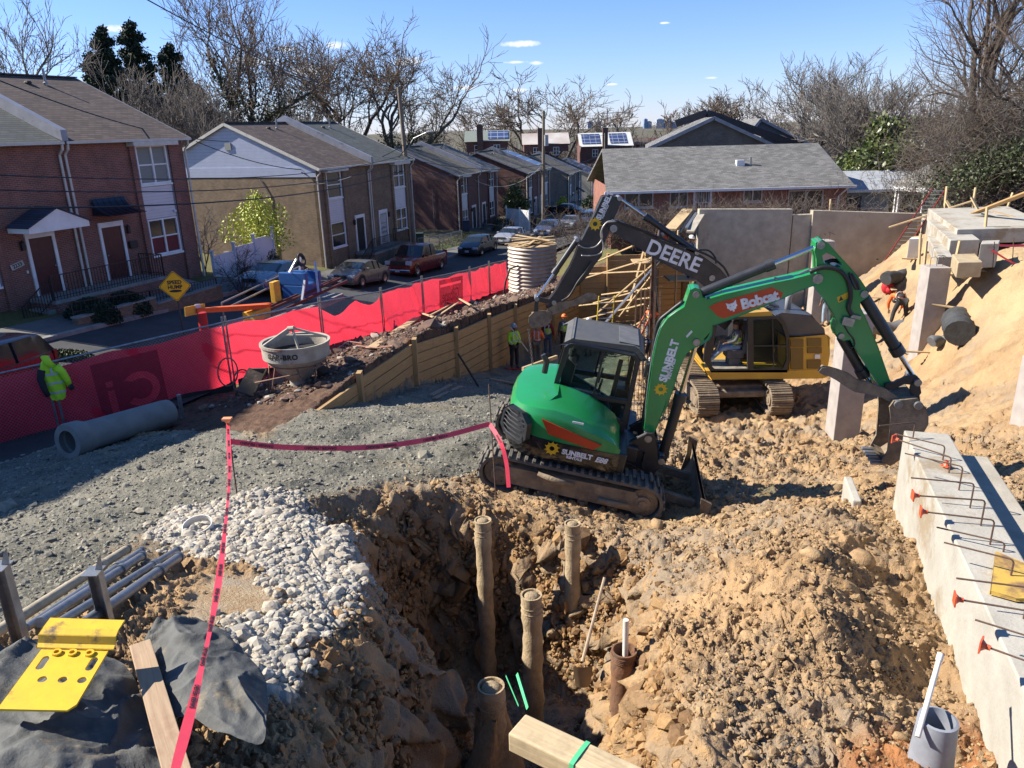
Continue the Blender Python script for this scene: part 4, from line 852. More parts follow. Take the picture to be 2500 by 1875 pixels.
f=MB();f.lathe([(.5,1.35),(.5,1.85)],8);cu=obj('cupola',f,WHITE,gz_);f=MB();f.lathe([(.85,1.85),(.03,2.35)],8);obj('cupola_roof',f,mat('gazebo_shingle',(.25,.245,.22)),cu)
f=MB();f.lathe([(3.12,-.22),(3.14,-.1),(3.12,-.0)],8);obj('fascia',f,WHITE,gz_)
for i in range(8):
 an=i*math.pi/4;obj('post',MB().box((2.8*math.cos(an),2.8*math.sin(an),-1.5),(.14,.14,2.8)),WHITE,gz_)
tw=aty(2262,420,75);t_=thing('pale_tower','tall pale stair tower half hidden by twigs behind the gazebo','tower',(tw[0],75,tw[2]-3))
f=MB();H=float(aty(2280,330,75)[2]-tw[2])+3;f.box((.0,0,H/2),(2.0,2,H));obj('shaft',f,mat('tower_wall',(.62,.62,.6)),t_)
for i in range(5): obj('window',MB().box((-.2+(i%2)*.5,-1.02,1.2+i*(H-2)/5),(.35,.05,.7)),mat('tower_window',(.2,.22,.25)),t_)
# far left grey rock wall / brick garden wall and steps by the first house
# --- city skyline and tower cranes
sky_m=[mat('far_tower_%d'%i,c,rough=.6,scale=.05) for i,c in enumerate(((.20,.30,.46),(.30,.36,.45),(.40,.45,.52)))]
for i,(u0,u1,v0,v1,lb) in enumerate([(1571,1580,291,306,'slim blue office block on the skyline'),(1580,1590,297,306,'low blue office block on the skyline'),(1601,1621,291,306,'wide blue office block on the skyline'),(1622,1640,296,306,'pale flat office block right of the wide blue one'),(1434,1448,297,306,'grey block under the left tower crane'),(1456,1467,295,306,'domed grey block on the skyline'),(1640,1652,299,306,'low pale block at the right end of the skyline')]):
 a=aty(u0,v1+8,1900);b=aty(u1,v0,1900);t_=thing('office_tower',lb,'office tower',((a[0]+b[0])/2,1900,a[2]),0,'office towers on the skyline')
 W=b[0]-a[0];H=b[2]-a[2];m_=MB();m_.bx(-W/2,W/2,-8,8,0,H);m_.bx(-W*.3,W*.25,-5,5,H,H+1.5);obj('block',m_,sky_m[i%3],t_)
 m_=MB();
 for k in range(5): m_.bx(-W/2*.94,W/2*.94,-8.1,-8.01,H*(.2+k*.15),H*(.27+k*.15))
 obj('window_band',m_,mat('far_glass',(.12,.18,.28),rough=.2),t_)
for (u,v0,v1,ul,ur,vl,vr_,lb,Y) in [(1482,266,306,1466,1533,277,274,'pale tower crane with the longest jib on the skyline',1300),(1461,288,308,1433,1480,290,291,'low tower crane left of the longest crane',1300),(1623,283,300,1613,1632,281,292,'small tower crane above the wide blue office block',1500)]:
 a=aty(u,v1,Y);b=aty(u,v0,Y);t_=thing('tower_crane',lb,'crane',(a[0],Y,a[2]),0,'tower cranes on the skyline');H=b[2]-a[2]
 m_=MB();m_.bx(-.9,.9,-.9,.9,0,H);obj('mast',m_,mat('crane_paint',(.45,.38,.34)),t_)
 l=aty(ul,vl,Y);r=aty(ur,vr_,Y);m_=MB();m_.beam((l[0]-a[0],0,l[2]-a[2]),(r[0]-a[0],0,r[2]-a[2]),1.0,1.2);obj('jib',m_,mat('crane_paint',(.45,.38,.34)),t_)
 m_=MB();m_.beam((0,0,H),((r[0]-a[0])*.6,0,r[2]-a[2]),.25,.25);m_.beam((0,0,H),((l[0]-a[0])*.9,0,l[2]-a[2]),.25,.25);obj('tie',m_,mat('crane_paint',(.45,.38,.34)),t_)
# ---------------------------------------------------------------- street
ROW=np.array([(-22,-10),(-18.6,5),(-16.8,12),(-14.6,20),(-11.6,31),(-8.4,43),(-6.1,50),(-2.4,60),(.5,66.5),(3.4,72),(6.2,78),(9.8,88),(14.6,104),(21,125),(29,150),(48,200)],float)
def spline(P,n=12):
 P=np.array(P,float);Q=np.vstack([2*P[0]-P[1],P,2*P[-1]-P[-2]]);o=[]
 for i in range(1,len(Q)-2):
  for t in np.linspace(0,1,n,endpoint=False):
   a,b,c,d=Q[i-1:i+3];o.append(.5*((2*b)+(c-a)*t+(2*a-5*b+4*c-d)*t*t+(3*b-a-3*c+d)*t**3))
 o.append(P[-1]);return np.array(o)
RS=spline(ROW,10);RT=np.gradient(RS,axis=0);RT/=np.linalg.norm(RT,axis=1,keepdims=True);RNM=np.stack([RT[:,1],-RT[:,0]],1)  # to the right
def strip(name,o0,o1,n,mt,lift,s=slice(None),drop=0):
 P=RS[s];Nn=RNM[s];G=[]
 for k in range(n+1):
  o=o0+(o1-o0)*k/n;q=P+Nn*o;G.append(np.c_[q,STR(q[:,0],q[:,1])+lift])
 G=np.array(G);
 if drop: G=np.concatenate([G[:1]-np.array([0,0,drop]),G,G[-1:]-np.array([0,0,drop])])
 mb=MB();mb.sheet(G);o_=obj(name,mb,mt,None,smooth=40);o_['kind']='structure';return o_
ASPH=mat('asphalt',(.055,.055,.056),(.04,.04,.042),rough=.9,scale=1.2,bump=.2,bscale=60,c3=(.085,.08,.072),f3=.6)
PAVE=mat('pavement_slabs',(.145,.14,.13),(.11,.106,.1),rough=.9,scale=1.5,bump=.15,c3=(.075,.07,.065),f3=.58)
strip('road',-1.2,6.3,8,ASPH,.09)
strip('kerb',-1.36,-1.2,1,CONS,.22,drop=.3)
strip('pavement',-3.0,-1.37,2,PAVE,.2,drop=.3)
# paths to doors and slabs' joints
for (x0,y0,x1,y1,w_) in [(-18.9,29.5,-14.6,27.5,1.3),(-16.3,34.5,-13.2,33.3,1.2),(-9.3,53.0,-7.4,52.6,1.2),(-2.6,81.3,3.5,78.5,1.2)]:
 n=8;G=[]
 d=np.array([x1-x0,y1-y0]);d/=np.linalg.norm(d);q=np.array([-d[1],d[0]])*w_/2
 for s in (-1,1):
  P=np.array([(x0+(x1-x0)*k/n,y0+(y1-y0)*k/n) for k in range(n+1)])+q*s;G.append(np.c_[P,STR(P[:,0],P[:,1])+.16])
 mb=MB();G=np.array(G);mb.sheet(np.concatenate([G[:1]-[0,0,.3],G,G[-1:]-[0,0,.3]]));o=obj('path',mb,CONS,None);o['kind']='structure'
# grass tufts on the lawns that catch light
def grass(name,label,poly,n,seed,h=.07):
 P=np.array(poly,float);rs=np.random.RandomState(seed);lo=P.min(0);hi=P.max(0);x=rs.uniform(lo[0],hi[0],n*3);y=rs.uniform(lo[1],hi[1],n*3);k=sdf(x,y,P)<0;x,y=x[k][:n],y[k][:n];n=len(x);z=STR(x,y)+.0
 a=rs.uniform(0,6.28,n);L=h*rs.uniform(.6,1.5,n);w_=.03
 V=np.empty((n,3,3));V[:,0]=np.c_[x-np.cos(a)*w_,y-np.sin(a)*w_,z];V[:,1]=np.c_[x+np.cos(a)*w_,y+np.sin(a)*w_,z];V[:,2]=np.c_[x+rs.uniform(-.05,.05,n),y+rs.uniform(-.05,.05,n),z+L]
 o=link(name,mesh_np(name,V.reshape(-1,3),np.arange(n*3).reshape(-1,3),[mat('grass_blade',(.16,.20,.045),(.2,.17,.07),scale=.4,rough=.8)],smooth=False));tag(o,label,'grass',kind='stuff')
grass('grass','green lawn between the tan brick house and the dark red one',[(-6.9,59.5),(-1.5,62.5),(1.6,71),(-4.5,73.5)],9000,1,.1)
grass('grass','strip of lawn beside the white fence farther down the street',[(.2,88.5),(5,82),(7,90),(2.5,94)],5000,2,.1)
grass('grass','sunny lawn patch at the end of the row near the low house',[(11,95),(18,95),(30,140),(20,140)],7000,3,.15)
# ---------------------------------------------------------------- vehicles
PAINTS={}
def paint(n,c,met=.35,rough=.28): return mat(n,c,tuple(x*.93 for x in c),rough=rough,metal=met,scale=2,coat=.7,rv=.05,c3=None)
TYRE=mat('tyre',(.018,.018,.018),(.03,.03,.028),rough=.9);ALLOY=mat('alloy_wheel',(.42,.42,.43),(.3,.3,.3),rough=.3,metal=.8)
LAMP=mat('headlamp_glass',(.55,.57,.58),(.4,.42,.44),rough=.1,scale=20);TAIL=mat('tail_lamp',(.35,.015,.015),(.25,.01,.01),rough=.15);PLATE=mat('licence_plate',(.6,.62,.62),rough=.4);DKP=mat('dark_plastic',(.02,.02,.021),(.03,.03,.03),rough=.5)
def car(label,paintm,pos,heading,L=4.6,W=1.78,H=1.44,kind='sedan',group='cars parked along the kerb',grillem=None,name='parked_car'):
 """x forward; heading measured clockwise from +Y"""
 th=R_(90-heading);z=float(STR(pos[0],pos[1]))+.09;T0=np.array(pos)
 d=np.array([math.cos(th),math.sin(th)]);zf=float(STR(*(T0+d*1.5)));zb=float(STR(*(T0-d*1.5)));pitch=math.atan2(zf-zb,3.)
 M=Matrix.Translation((pos[0],pos[1],z))@Matrix.Rotation(th,4,'Z')@Matrix.Rotation(-pitch,4,'Y')
 r=thing(name,label,'car' if kind!='pickup' else 'pickup truck',group=group,mat=M)
 h=L/2
 if kind=='sedan': prof=[(-h,.62,.0),(-h+.04,.93,0),(-h+.35,1.0,0),(-h+.75,1.03,0),(-h+.95,1.07,.02),(-h+1.55,H-.05,1),(-h+2.1,H,1),(-h+2.6,H-.01,1),(-h+3.0,H-.1,1),(-h+3.65,1.0,.02),(-h+3.8,.96,0),(h-.35,.80,0),(h-.08,.66,0),(h,.55,0)]
 elif kind=='suv': prof=[(-h,.7,0),(-h+.03,1.1,.05),(-h+.35,H-.08,1),(-h+.7,H,1),(-h+2.4,H,1),(-h+2.85,H-.1,1),(-h+3.45,1.12,.02),(-h+3.6,1.08,0),(h-.3,.95,0),(h-.06,.8,0),(h,.62,0)]
 else: prof=[(-h,.6,0),(-h+.02,1.12,0),(-h+.5,1.13,0),(-h+1.95,1.13,0),(-h+1.99,1.16,.05),(-h+2.2,H-.05,1),(-h+2.6,H,1),(-h+3.4,H,1),(-h+3.7,H-.08,1),(-h+4.25,1.2,.02),(-h+4.4,1.17,0),(h-.35,1.08,0),(h-.06,.98,0),(h,.7,0)]
 belt={'sedan':.92,'suv':1.08,'pickup':1.12}[kind]
 xs=[p[0] for p in prof];G=[];
 for x,zt,g in prof:
  e=1-.11*(abs(x)/h)**4;w=W/2*e;bl=min(belt,zt-.02) if g<.5 else belt
  rw=w*(.78 if kind=='sedan' else .84) if g>.5 else w*.93
  sec=[(w*.93,.2),(w*.985,.3),(w,.52),(w*.985,bl-.1),(w*.955,bl),(rw*1.02,max(bl+.005,zt-.06)),(rw*.86,zt-.008),(0,zt+.012)]
  G.append([(x,y,zz) for y,zz in sec]+[(x,-y,zz) for y,zz in sec[:-1][::-1]])
 G=np.array(G);nc=G.shape[1];V=G.reshape(-1,3);body=MB();gl=MB();Fb=[];Fg=[]
 for i in range(len(G)-1):
  g0,g1=prof[i][2],prof[i+1][2]
  for j in range(nc-1):
   f=(i*nc+j,(i+1)*nc+j,(i+1)*nc+j+1,i*nc+j+1)
   side=j in(4,nc-6);top=4<=j<=nc-6
   isg=False
   if g0>=.9 and g1>=.9 and side: isg=True
   if ((g0<.5)!=(g1<.5)) and top and (g0>=.01 and g1>=.01): isg=True
   (Fg if isg else Fb).append(f)
 Fb.append(tuple(range(nc))[::-1]);Fb.append(tuple((len(G)-1)*nc+j for j in range(nc)));
 Fb+= [(i*nc,(i)*nc+nc-1,(i+1)*nc+nc-1,(i+1)*nc) for i in range(len(G)-1)]
 body.add(V,Fb);bo=obj('body',body,paintm,r,smooth=38)
 # pillars
 ug=sorted({i for f in Fg for i in f});gl.add(V[ug],[tuple(ug.index(i) for i in f) for f in Fg]);obj('window',gl,CARGLASS,r,smooth=20)
 pb=MB()
 for x in ([-h+2.12,-h+1.5] if kind=='sedan' else [-h+1.3,-h+2.3] if kind=='suv' else [-h+2.75]):
  for s in(1,-1): rw=W/2*(.78 if kind=='sedan' else .84)*1.02;pb.beam((x,s*(W/2*.957),belt-.02),(x+.02,s*(rw+.004),H-.055),.07,.02,up=(1,0,0))
 obj('pillar',pb,DKP,r)
 wr=.33 if kind=='sedan' else .37;
 for xx in (-h+.85 if kind!='pickup' else -h+1.15,h-.88):
  for s in(1,-1):
   t=MB();t.lathe([(wr*.62,-.1),(wr*.95,-.11),(wr,-.07),(wr,.07),(wr*.95,.11),(wr*.62,.1)],18,M=Matrix.Translation((xx,s*(W/2-.1),wr))@Matrix.Rotation(R_(90),4,'X'),closed=True);wh=obj('wheel',t,TYRE,r,smooth=40)
   q=MB();q.lathe([(.001,.07),(wr*.2,.08),(wr*.3,.05),(wr*.63,.09),(wr*.63,-.05),(.001,-.05)],10,M=Matrix.Translation((xx,s*(W/2-.1),wr))@Matrix.Rotation(R_(90 if s<0 else -90),4,'X'));obj('rim',q,ALLOY,wh)
   q=MB();an=np.linspace(0,math.pi,12);G2=[[(xx+rr*math.cos(a),s*(W/2+o),wr-.02+rr*math.sin(a)) for a in an] for rr,o in((wr+.10,-.012),(wr+.03,.006),(wr+.015,-.05))];q.sheet(G2);obj('wheel_arch',q,DKP if kind!='pickup' else paintm,r)
 zf=.66 if kind=='sedan' else .78 if kind=='suv' else .9
 for s in(1,-1):
  obj('headlight',MB().box((h-.10,s*(W/2*.89-.16),zf-.02),(.16,.38,.15 if kind!='pickup' else .28)),LAMP,r,bevel=.03)
  obj('taillight',MB().box((-h+.07,s*(W/2*.89-.12),zf+.14),(.14,.3,.16 if kind=='sedan' else .34)),TAIL,r,bevel=.02)
  obj('mirror',MB().box((-h+(3.15 if kind=='sedan' else 2.95 if kind=='suv' else 3.75),s*(W/2+.09),belt+.07),(.1,.2,.14)),paintm,r,bevel=.03)
 obj('grille',MB().box((h-.0,0,zf-.03),(.07,W*.42 if kind!='pickup' else W*.5,.16 if kind!='pickup' else .3)),grillem or DKP,r,bevel=.02)
 b_=MB();b_.box((h+.0,0,.40),(.12,W*.86,.2));obj('bumper',b_,paintm if kind!='pickup' else CHROME,r,bevel=.04)
 b_=MB();b_.box((-h-.0,0,.46),(.12,W*.86,.22));obj('bumper',b_,paintm if kind!='pickup' else CHROME,r,bevel=.04)
 obj('licence_plate',MB().box((h+.07,0,.42),(.015,.31,.15)),PLATE,r);obj('licence_plate',MB().box((-h-.07,0,.6),(.015,.31,.15)),PLATE,r)
 if kind=='pickup':
  bd=MB();bd.bx(-h+.12,-h+1.9,-W/2+.14,W/2-.14,1.145,1.15);obj('truck_bed',bd,DKP,r)
 return r
def rowpos(y,off=0):
 i=int(np.argmin(np.abs(RS[:,1]-y)));return tuple(RS[i]+RNM[i]*off),math.degrees(math.atan2(RT[i][0],RT[i][1]))
def park(label,pm,u,v,zz,kind='sedan',turn=180,hd=None,**k):
 p=atz(u,v,zz)[:2];i=int(np.argmin(np.hypot(RS[:,0]-p[0],RS[:,1]-p[1])));a=math.degrees(math.atan2(RT[i][0],RT[i][1])) if hd is None else hd
 return car(label,pm,tuple(p),a+turn,kind=kind,**k)
# positions: centre of the footprint on the road
car('grey beige sedan parked in front of the tan brick house',paint('pewter_paint',(.20,.185,.165)),(-8.55,43.5),17+180,L=4.55)
car('dark red pickup truck with a chrome bumper behind the grey beige sedan',paint('red_paint',(.20,.012,.012)),(-6.1,51.0),19+180,L=5.85,W=2.0,H=1.9,kind='pickup')
car('dark slate blue sedan parked behind the red pickup truck',paint('slate_paint',(.035,.045,.062)),(-2.35,60.8),21+180,L=4.5)
car('silver sedan close behind the dark slate blue one',paint('silver_paint',(.36,.37,.40)),(.35,67.0),23+180,L=4.7)
car('metallic blue sedan with a bare kerb gap behind the silver one',paint('blue_paint',(.075,.10,.19)),(4.0,73.5),22+180,L=4.6)
car('silver grey sedan just behind the metallic blue sedan',paint('grey_paint',(.27,.27,.27)),(6.6,80.0),20+180,L=4.8)
car('light blue family wagon parked behind the silver grey sedan',paint('ice_paint',(.22,.28,.36)),(9.6,89.5),18+180,L=4.7,H=1.68,kind='suv')
car('black car parked up beside the grey brick house',paint('black_car_paint',(.012,.012,.014)),(7.6,97.5),120,L=4.6)
car('maroon estate car at the left edge behind the red fence',paint('maroon_paint',(.055,.008,.02)),(-13.6,18.0),14+180,L=4.5,W=1.75,H=1.66,kind='suv')
car('pale blue sedan half hidden behind the lift trailer',paint('pale_blue_paint',(.17,.23,.30)),(-10.9,35.8),17+180,L=4.6)
# ---------------------------------------------------------------- poles and wires
POLEW=mat('pole_wood',(.23,.19,.145),(.15,.12,.09),rough=.95,scale=5,stretch=(3,3,.3),bump=.5)
def upole(label,u,v,zb,vt,r0=.17,lean=(0,0),arm=None,box=False,lamp=False):
 p=atz(u,v,zb);d=ray(u,v);t=float(aty(u-(u-VVX)/(VVY-v)*(vt-v)*-1*-1,vt,p[1])[2]);H=t-zb
 r=thing('utility_pole',label,'utility pole',tuple(p),0,'utility poles');m_=MB();m_.tube([(0,0,-.5),(lean[0]*.5,lean[1]*.5,H*.5),(lean[0],lean[1],H)],[r0,r0*.85,r0*.68],10);obj('pole',m_,POLEW,r,smooth=40)
 if arm: m_=MB();m_.beam((-arm,0,H-.6),(arm,0,H-.6),.1,.12);obj('crossarm',m_,POLEW,r)
 if box: m_=MB();m_.cyl((.38,0,H-3.2),(.38,0,H-2.2),.24,n=12);obj('transformer',m_,mat('transformer_grey',(.45,.46,.46)),r,smooth=40)
 if lamp:
  m_=MB();m_.tube([(0,-.1,H-4.2),(.5,-.3,H-3.5),(1.5,-.6,H-3.1)],.03,6);la=obj('lamp_arm',m_,STEEL,r);m_=MB();m_.sphere((1.75,-.65,H-3.1),.2,10,sc=(1.6,.8,.5));obj('lamp_head',m_,GREYP,la)
 for k in range(3): m_=MB();m_.lathe([(.03,0),(.06,.04),(.04,.08),(.055,.12),(.01,.16)],6,c=(.12,0,H-.35-k*1.9));obj('insulator',m_,GREYP,r)
 m_=MB();rs=random.Random(u)
 for k in range(7): a=rs.random()*6.28;m_.tube([(.15*math.cos(a),.15*math.sin(a),H-4.8),(.35*math.cos(a),.3*math.sin(a),H-5.2-rs.random()*.6),(.16*math.cos(a+1),.16*math.sin(a+1),H-5.9)],.018,4)
 obj('cable_bundle',m_,IRON,r);return r,p,H
pA=upole('thick wooden utility pole with a street lamp beside the red pickup',1012,612,1.3,212,.2,lamp=True,lean=(-.35,0))
pB=upole('tall utility pole with a transformer behind the metallic blue sedan',1326,560,.3,270,.19,box=True,lean=(.2,0))
pC=upole('distant utility pole in front of the cream house',1475,478,-1.6,325,.17)
upole('distant utility pole with a crossarm beyond the roofs',1005+131,345,2.0,292,.15,arm=1.0);upole('short pole far beyond the solar panelled house',1600,352,-3,308,.16);upole('pale short pole right of the far dull red roof',1618,350,-3,312,.16);upole('leaning pole behind the gazebo among the bare branches',2262,340,7,240,.14)
def wire(p,q,sag,name='overhead_wire',label='',r=.018,n=18,cat='overhead wire',mt=None):
 p=np.array(p,float);q=np.array(q,float);P=[p+(q-p)*t-np.array([0,0,4*sag*t*(1-t)]) for t in np.linspace(0,1,n+1)]
 m_=MB();m_.tube(P,r,4);o=solo(name,m_,mt or IRON,label,cat,'overhead wires',loc=tuple(p));return o
A0=pA[1];AT=A0[2]+pA[2];B0=pB[1];BT=B0[2]+pB[2];C0=pC[1];CT=C0[2]+pC[2]
wire(aty(150,-120,15),(A0[0]-.3,A0[1],AT-.3),1.0,label='top overhead wire crossing the sky from the upper left to the thick pole',r=.016)
wire((A0[0]-.3,A0[1],AT-.2),(B0[0]+.2,B0[1],BT-.2),.9,label='top overhead wire between the two tallest poles',r=.016)
wire(aty(-60,425,20),(A0[0]-.2,A0[1],AT-4.6),.7,label='upper of the three dark cables across the nearest house',r=.017)
wire(aty(-60,462,20),(A0[0]-.2,A0[1],AT-5.1),.75,label='middle of the three dark cables across the nearest house',r=.019)
wire(aty(-60,508,20),(A0[0]-.2,A0[1],AT-5.7),.7,label='lowest and thickest dark cable across the nearest house',r=.026)
wire(aty(-80,165,24),aty(560,345,46),.5,label='dark service cable running over the roof of the nearest house',r=.022)
wire(aty(478,345,40),(A0[0]-.2,A0[1],AT-3.9),1.6,label='service cable slung from the nearest house over the tan house gable',r=.022)
wire((A0[0],A0[1],AT-4.0),aty(735,420,46.7),1.7,label='looping service cable on the corner of the tan house',r=.03)
wire(aty(670,440,46.5),aty(860,430,47),.35,label='pale drop wire on the side wall of the tan house',r=.015,mt=GREYP)
for k,(dz,sg) in enumerate(((4.9,.6),(5.5,.75),(6.0,.9))): wire((A0[0],A0[1],AT-dz),(B0[0],B0[1],BT-dz),sg,label=['upper cable strung between the two tallest poles','middle cable strung between the two tallest poles','lower cable strung between the two tallest poles'][k],r=.022)
for k,(dz,sg) in enumerate(((.5,.8),(4.9,.8),(5.6,.9))): wire((B0[0],B0[1],BT-dz),(C0[0],C0[1],CT-dz*.6),sg,label=['top cable from the transformer pole to the distant pole','middle cable from the transformer pole to the distant pole','lower cable from the transformer pole to the distant pole'][k],r=.025)
wire((A0[0],A0[1],AT-4.9),aty(1120,415,74),.9,label='service cable from the thick pole to the dark red house eave',r=.025);wire((B0[0],B0[1],BT-5),aty(1160,440,76),1.2,label='drooping pale service cable from the transformer pole back to the dark red house',r=.025,mt=GREYP);wire((B0[0],B0[1],BT-5),aty(1290,430,94),.8,label='service cable from the transformer pole to the next brick house',r=.025)
# ---------------------------------------------------------------- site fence
FPTS=[(-17.5,11.2),(-11.0,17.4),(-7.75,20.2),(-6.15,24.3),(-4.95,29.0),(-3.85,33.4),(-2.05,39.8),(-1.1,42.6),(-.1,45.6)]
FB=[2.9,3.15,3.35,2.95,2.3,1.9,1.15,.95,.65]
SCR=bpy.data.materials.new('red_windscreen')
SCR.use_nodes=True
def scrmat(m,c1,c2,tr=.62):
 t=m.node_tree;b=t.nodes['Principled BSDF'];L=t.links.new;n=t.nodes.new('ShaderNodeTexNoise');n.inputs['Scale'].default_value=2.2;n.inputs['Detail'].default_value=7;tc=t.nodes.new('ShaderNodeTexCoord');L(tc.outputs['Object'],n.inputs['Vector'])
 x=t.nodes.new('ShaderNodeMix');x.data_type='RGBA';L(n.outputs['Fac'],x.inputs[0]);x.inputs[6].default_value=(*c1,1);x.inputs[7].default_value=(*c2,1);L(x.outputs[2],b.inputs['Base Color']);b.inputs['Roughness'].default_value=.8;b.inputs['Specular IOR Level'].default_value=.2
 tr_=t.nodes.new('ShaderNodeBsdfTranslucent');L(x.outputs[2],tr_.inputs[0]);mx=t.nodes.new('ShaderNodeMixShader');mx.inputs[0].default_value=tr;L(b.outputs[0],mx.inputs[1]);L(tr_.outputs[0],mx.inputs[2]);L(mx.outputs[0],t.nodes['Material Output'].inputs[0]);return m
scrmat(SCR,(.92,.05,.085),(.78,.04,.07),.7);SCRD=scrmat((lambda m:(setattr(m,'use_nodes',True),m)[1])(bpy.data.materials.new('dark_red_print')),(.52,.024,.05),(.45,.02,.045));SCRL=scrmat((lambda m:(setattr(m,'use_nodes',True),m)[1])(bpy.data.materials.new('light_red_print')),(.85,.05,.09),(.75,.04,.07))
fr_=thing('site_fence','chain link site fence covered with red printed windscreen along the street','fence',(FPTS[1][0],FPTS[1][1],FB[1]))
HP=1.85
SAG={3:(.45,.30),4:(.05,.12)}
for i in range(len(FPTS)-1):
 a=np.array([*FPTS[i],FB[i]]);b=np.array([*FPTS[i+1],FB[i+1]]);d=b-a;L=np.linalg.norm(d[:2]);nrm=np.array([d[1],-d[0],0])/L  # toward the camera side
 if i:
  for o_ in (-.06,.07):
   m_=MB();q=a+d/L*o_;m_.cyl(q-np.array([0,0,.15]),q+np.array([0,0,HP+.16]),.028,n=8);obj('post',m_,STEEL,fr_,world=True,smooth=40)
 m_=MB();m_.cyl(a+[0,0,HP],b+[0,0,HP],.026,n=8);obj('top_rail',m_,STEEL,fr_,world=True,smooth=40)
 m_=MB();dg=.085;k=int(L/dg);kk=int(HP/dg)
 for j in range(-kk,k+1):
  for s in (0,1):
   t0,t1=(j,j+kk) if s==0 else (j+kk,j);z0,z1=0,kk
   # clip to the panel
   lo,hi=0.,1.
   dd=t1-t0
   if dd>0: lo=max(lo,(0-t0)/dd);hi=min(hi,(k-t0)/dd)
   else: lo=max(lo,(k-t0)/dd);hi=min(hi,(0-t0)/dd)
   if hi-lo<.03: continue
   P=lambda t:a+d*((t0+dd*t)*dg/L)+np.array([0,0,.02+(kk*t)*dg])+nrm*.012
   m_.tube([P(lo),P(hi)],.0035 if i<4 else .005,3,cap=False)
 obj('chain_link_mesh',m_,STEEL,fr_,world=True)
 top0,top1=SAG.get(i,(.10,.08));n=40;mrows=14;G=[]
 for r_i in range(mrows+1):
  row=[];v_=r_i/mrows
  for c_ in range(n+1):
   u_=c_/n;tp=HP-.06-(top0*(1-u_)+top1*u_)*(1+.25*math.sin(u_*9+i*2))*(.35+.65*abs(math.sin(u_*math.pi*2.0+i))) ;zb=.03+.03*math.sin(u_*11+i)
   z=zb+(tp-zb)*v_;w_=.028*math.sin(u_*17+i*3+v_*3)+.02*math.sin(u_*31+v_*7+i)+.03*math.sin(v_*5+u_*6)
   p=a+d*u_+nrm*(w_-.035)*1.0+np.array([0,0,z]);row.append(p)
  G.append(row)
 m_=MB();m_.sheet(G);obj('windscreen',m_,SCR,fr_,world=True,smooth=True)
def semi(m,c):
 m.use_nodes=True;t=m.node_tree;b=t.nodes['Principled BSDF'];b.inputs['Base Color'].default_value=(*c,1);b.inputs['Roughness'].default_value=.8;n=t.nodes.new('ShaderNodeTexNoise');n.inputs['Scale'].default_value=9;r=t.nodes.new('ShaderNodeMapRange');r.inputs[3].default_value=.34;r.inputs[4].default_value=.46;t.links.new(n.outputs['Fac'],r.inputs[0]);tr=t.nodes.new('ShaderNodeBsdfTransparent');mx=t.nodes.new('ShaderNodeMixShader');t.links.new(r.outputs[0],mx.inputs[0]);t.links.new(tr.outputs[0],mx.inputs[1]);t.links.new(b.outputs[0],mx.inputs[2]);t.links.new(mx.outputs[0],t.nodes['Material Output'].inputs[0]);return m
PRINT=semi(bpy.data.materials.new('windscreen_print'),(.25,.02,.04))
def glyph(ch,cx,cz,s):
 a=np.linspace(R_(-40),R_(-320),18)
 if ch=='G':
  o=[(cx-s*.5*math.cos(t),cz-s*.5*math.sin(t)) for t in a];i_=[(cx-s*.3*math.cos(t),cz-s*.3*math.sin(t)) for t in a[::-1]];return [o+i_[:-1]+[(cx-s*.22,cz-s*.02+0),(cx+s*.02,cz+s*.0),(cx+s*.02,cz+s*.12-.0),(cx-s*.4,cz+s*.12)][0:0]]
 return [[(cx-.09*s,cz-s*.5),(cx+.09*s,cz-s*.5),(cx+.09*s,cz+s*.2),(cx-.09*s,cz+s*.2)],[(cx-.09*s,cz+s*.3),(cx+.09*s,cz+s*.3),(cx+.09*s,cz+s*.46),(cx-.09*s,cz+s*.46)]]
def logo(i,u0,u1,z0,z1,txt,size,uo,zo):
 a=np.array([*FPTS[i],FB[i]]);b=np.array([*FPTS[i+1],FB[i+1]]);d=b-a;L=np.linalg.norm(d[:2]);nrm=np.array([d[1],-d[0],0])/L
 sl=d[2]/L
 P=lambda u,z,o:a+d*(u/L)+np.array([0,0,z])+nrm*o
 ex=np.array([d[0],d[1],d[2]])/np.linalg.norm(d);M=frame3(P(0,0,.02),ex,(0,0,1));m_=MB();hs=[[(u0+.12,z1-.34),(u1-.3,z1-.34),(u1-.3,z1-.22),(u0+.12,z1-.22)]]
 if txt=='Gi': hs=glyph('G',u0+1.02,zo+.03,.92)+glyph('i',u0+.32,zo,.9)
 m_.prism([(u0,z0),(u1,z0),(u1,z1),(u0,z1)],0,.001,'z',holes=hs);xf(m_,M);s=obj('logo_square',m_,PRINT,fr_,world=True)
 if txt=='Gi': return
 ex=np.array([d[0],d[1],d[2]])/np.linalg.norm(d);M=frame3(P(uo,zo,.024),ex,(0,0,1))
 t=text_mb(txt,size,.0005,bold=.012,mirror=True);V=[q@M[:3,:3].T+M[:3,3] for q in t.v];t.v=V;l=obj('lettering',t,PRINT,fr_,world=True);return
 m_=MB();m_.add([P(u0+.15,z1-.5,.026),P(u1-.2,z1-.5,.026),P(u1-.2,z1-.36,.026),P(u0+.15,z1-.36,.026)],[(0,1,2,3)]);obj('logo_bar',m_,SCRL,fr_,world=True)
logo(1,.95,2.55,.15,1.55,'Gi',1.15,1.75,.62)
logo(5,1.9,5.3,.35,1.62,'Gilbane',.78,3.55,.80)
m_=MB();
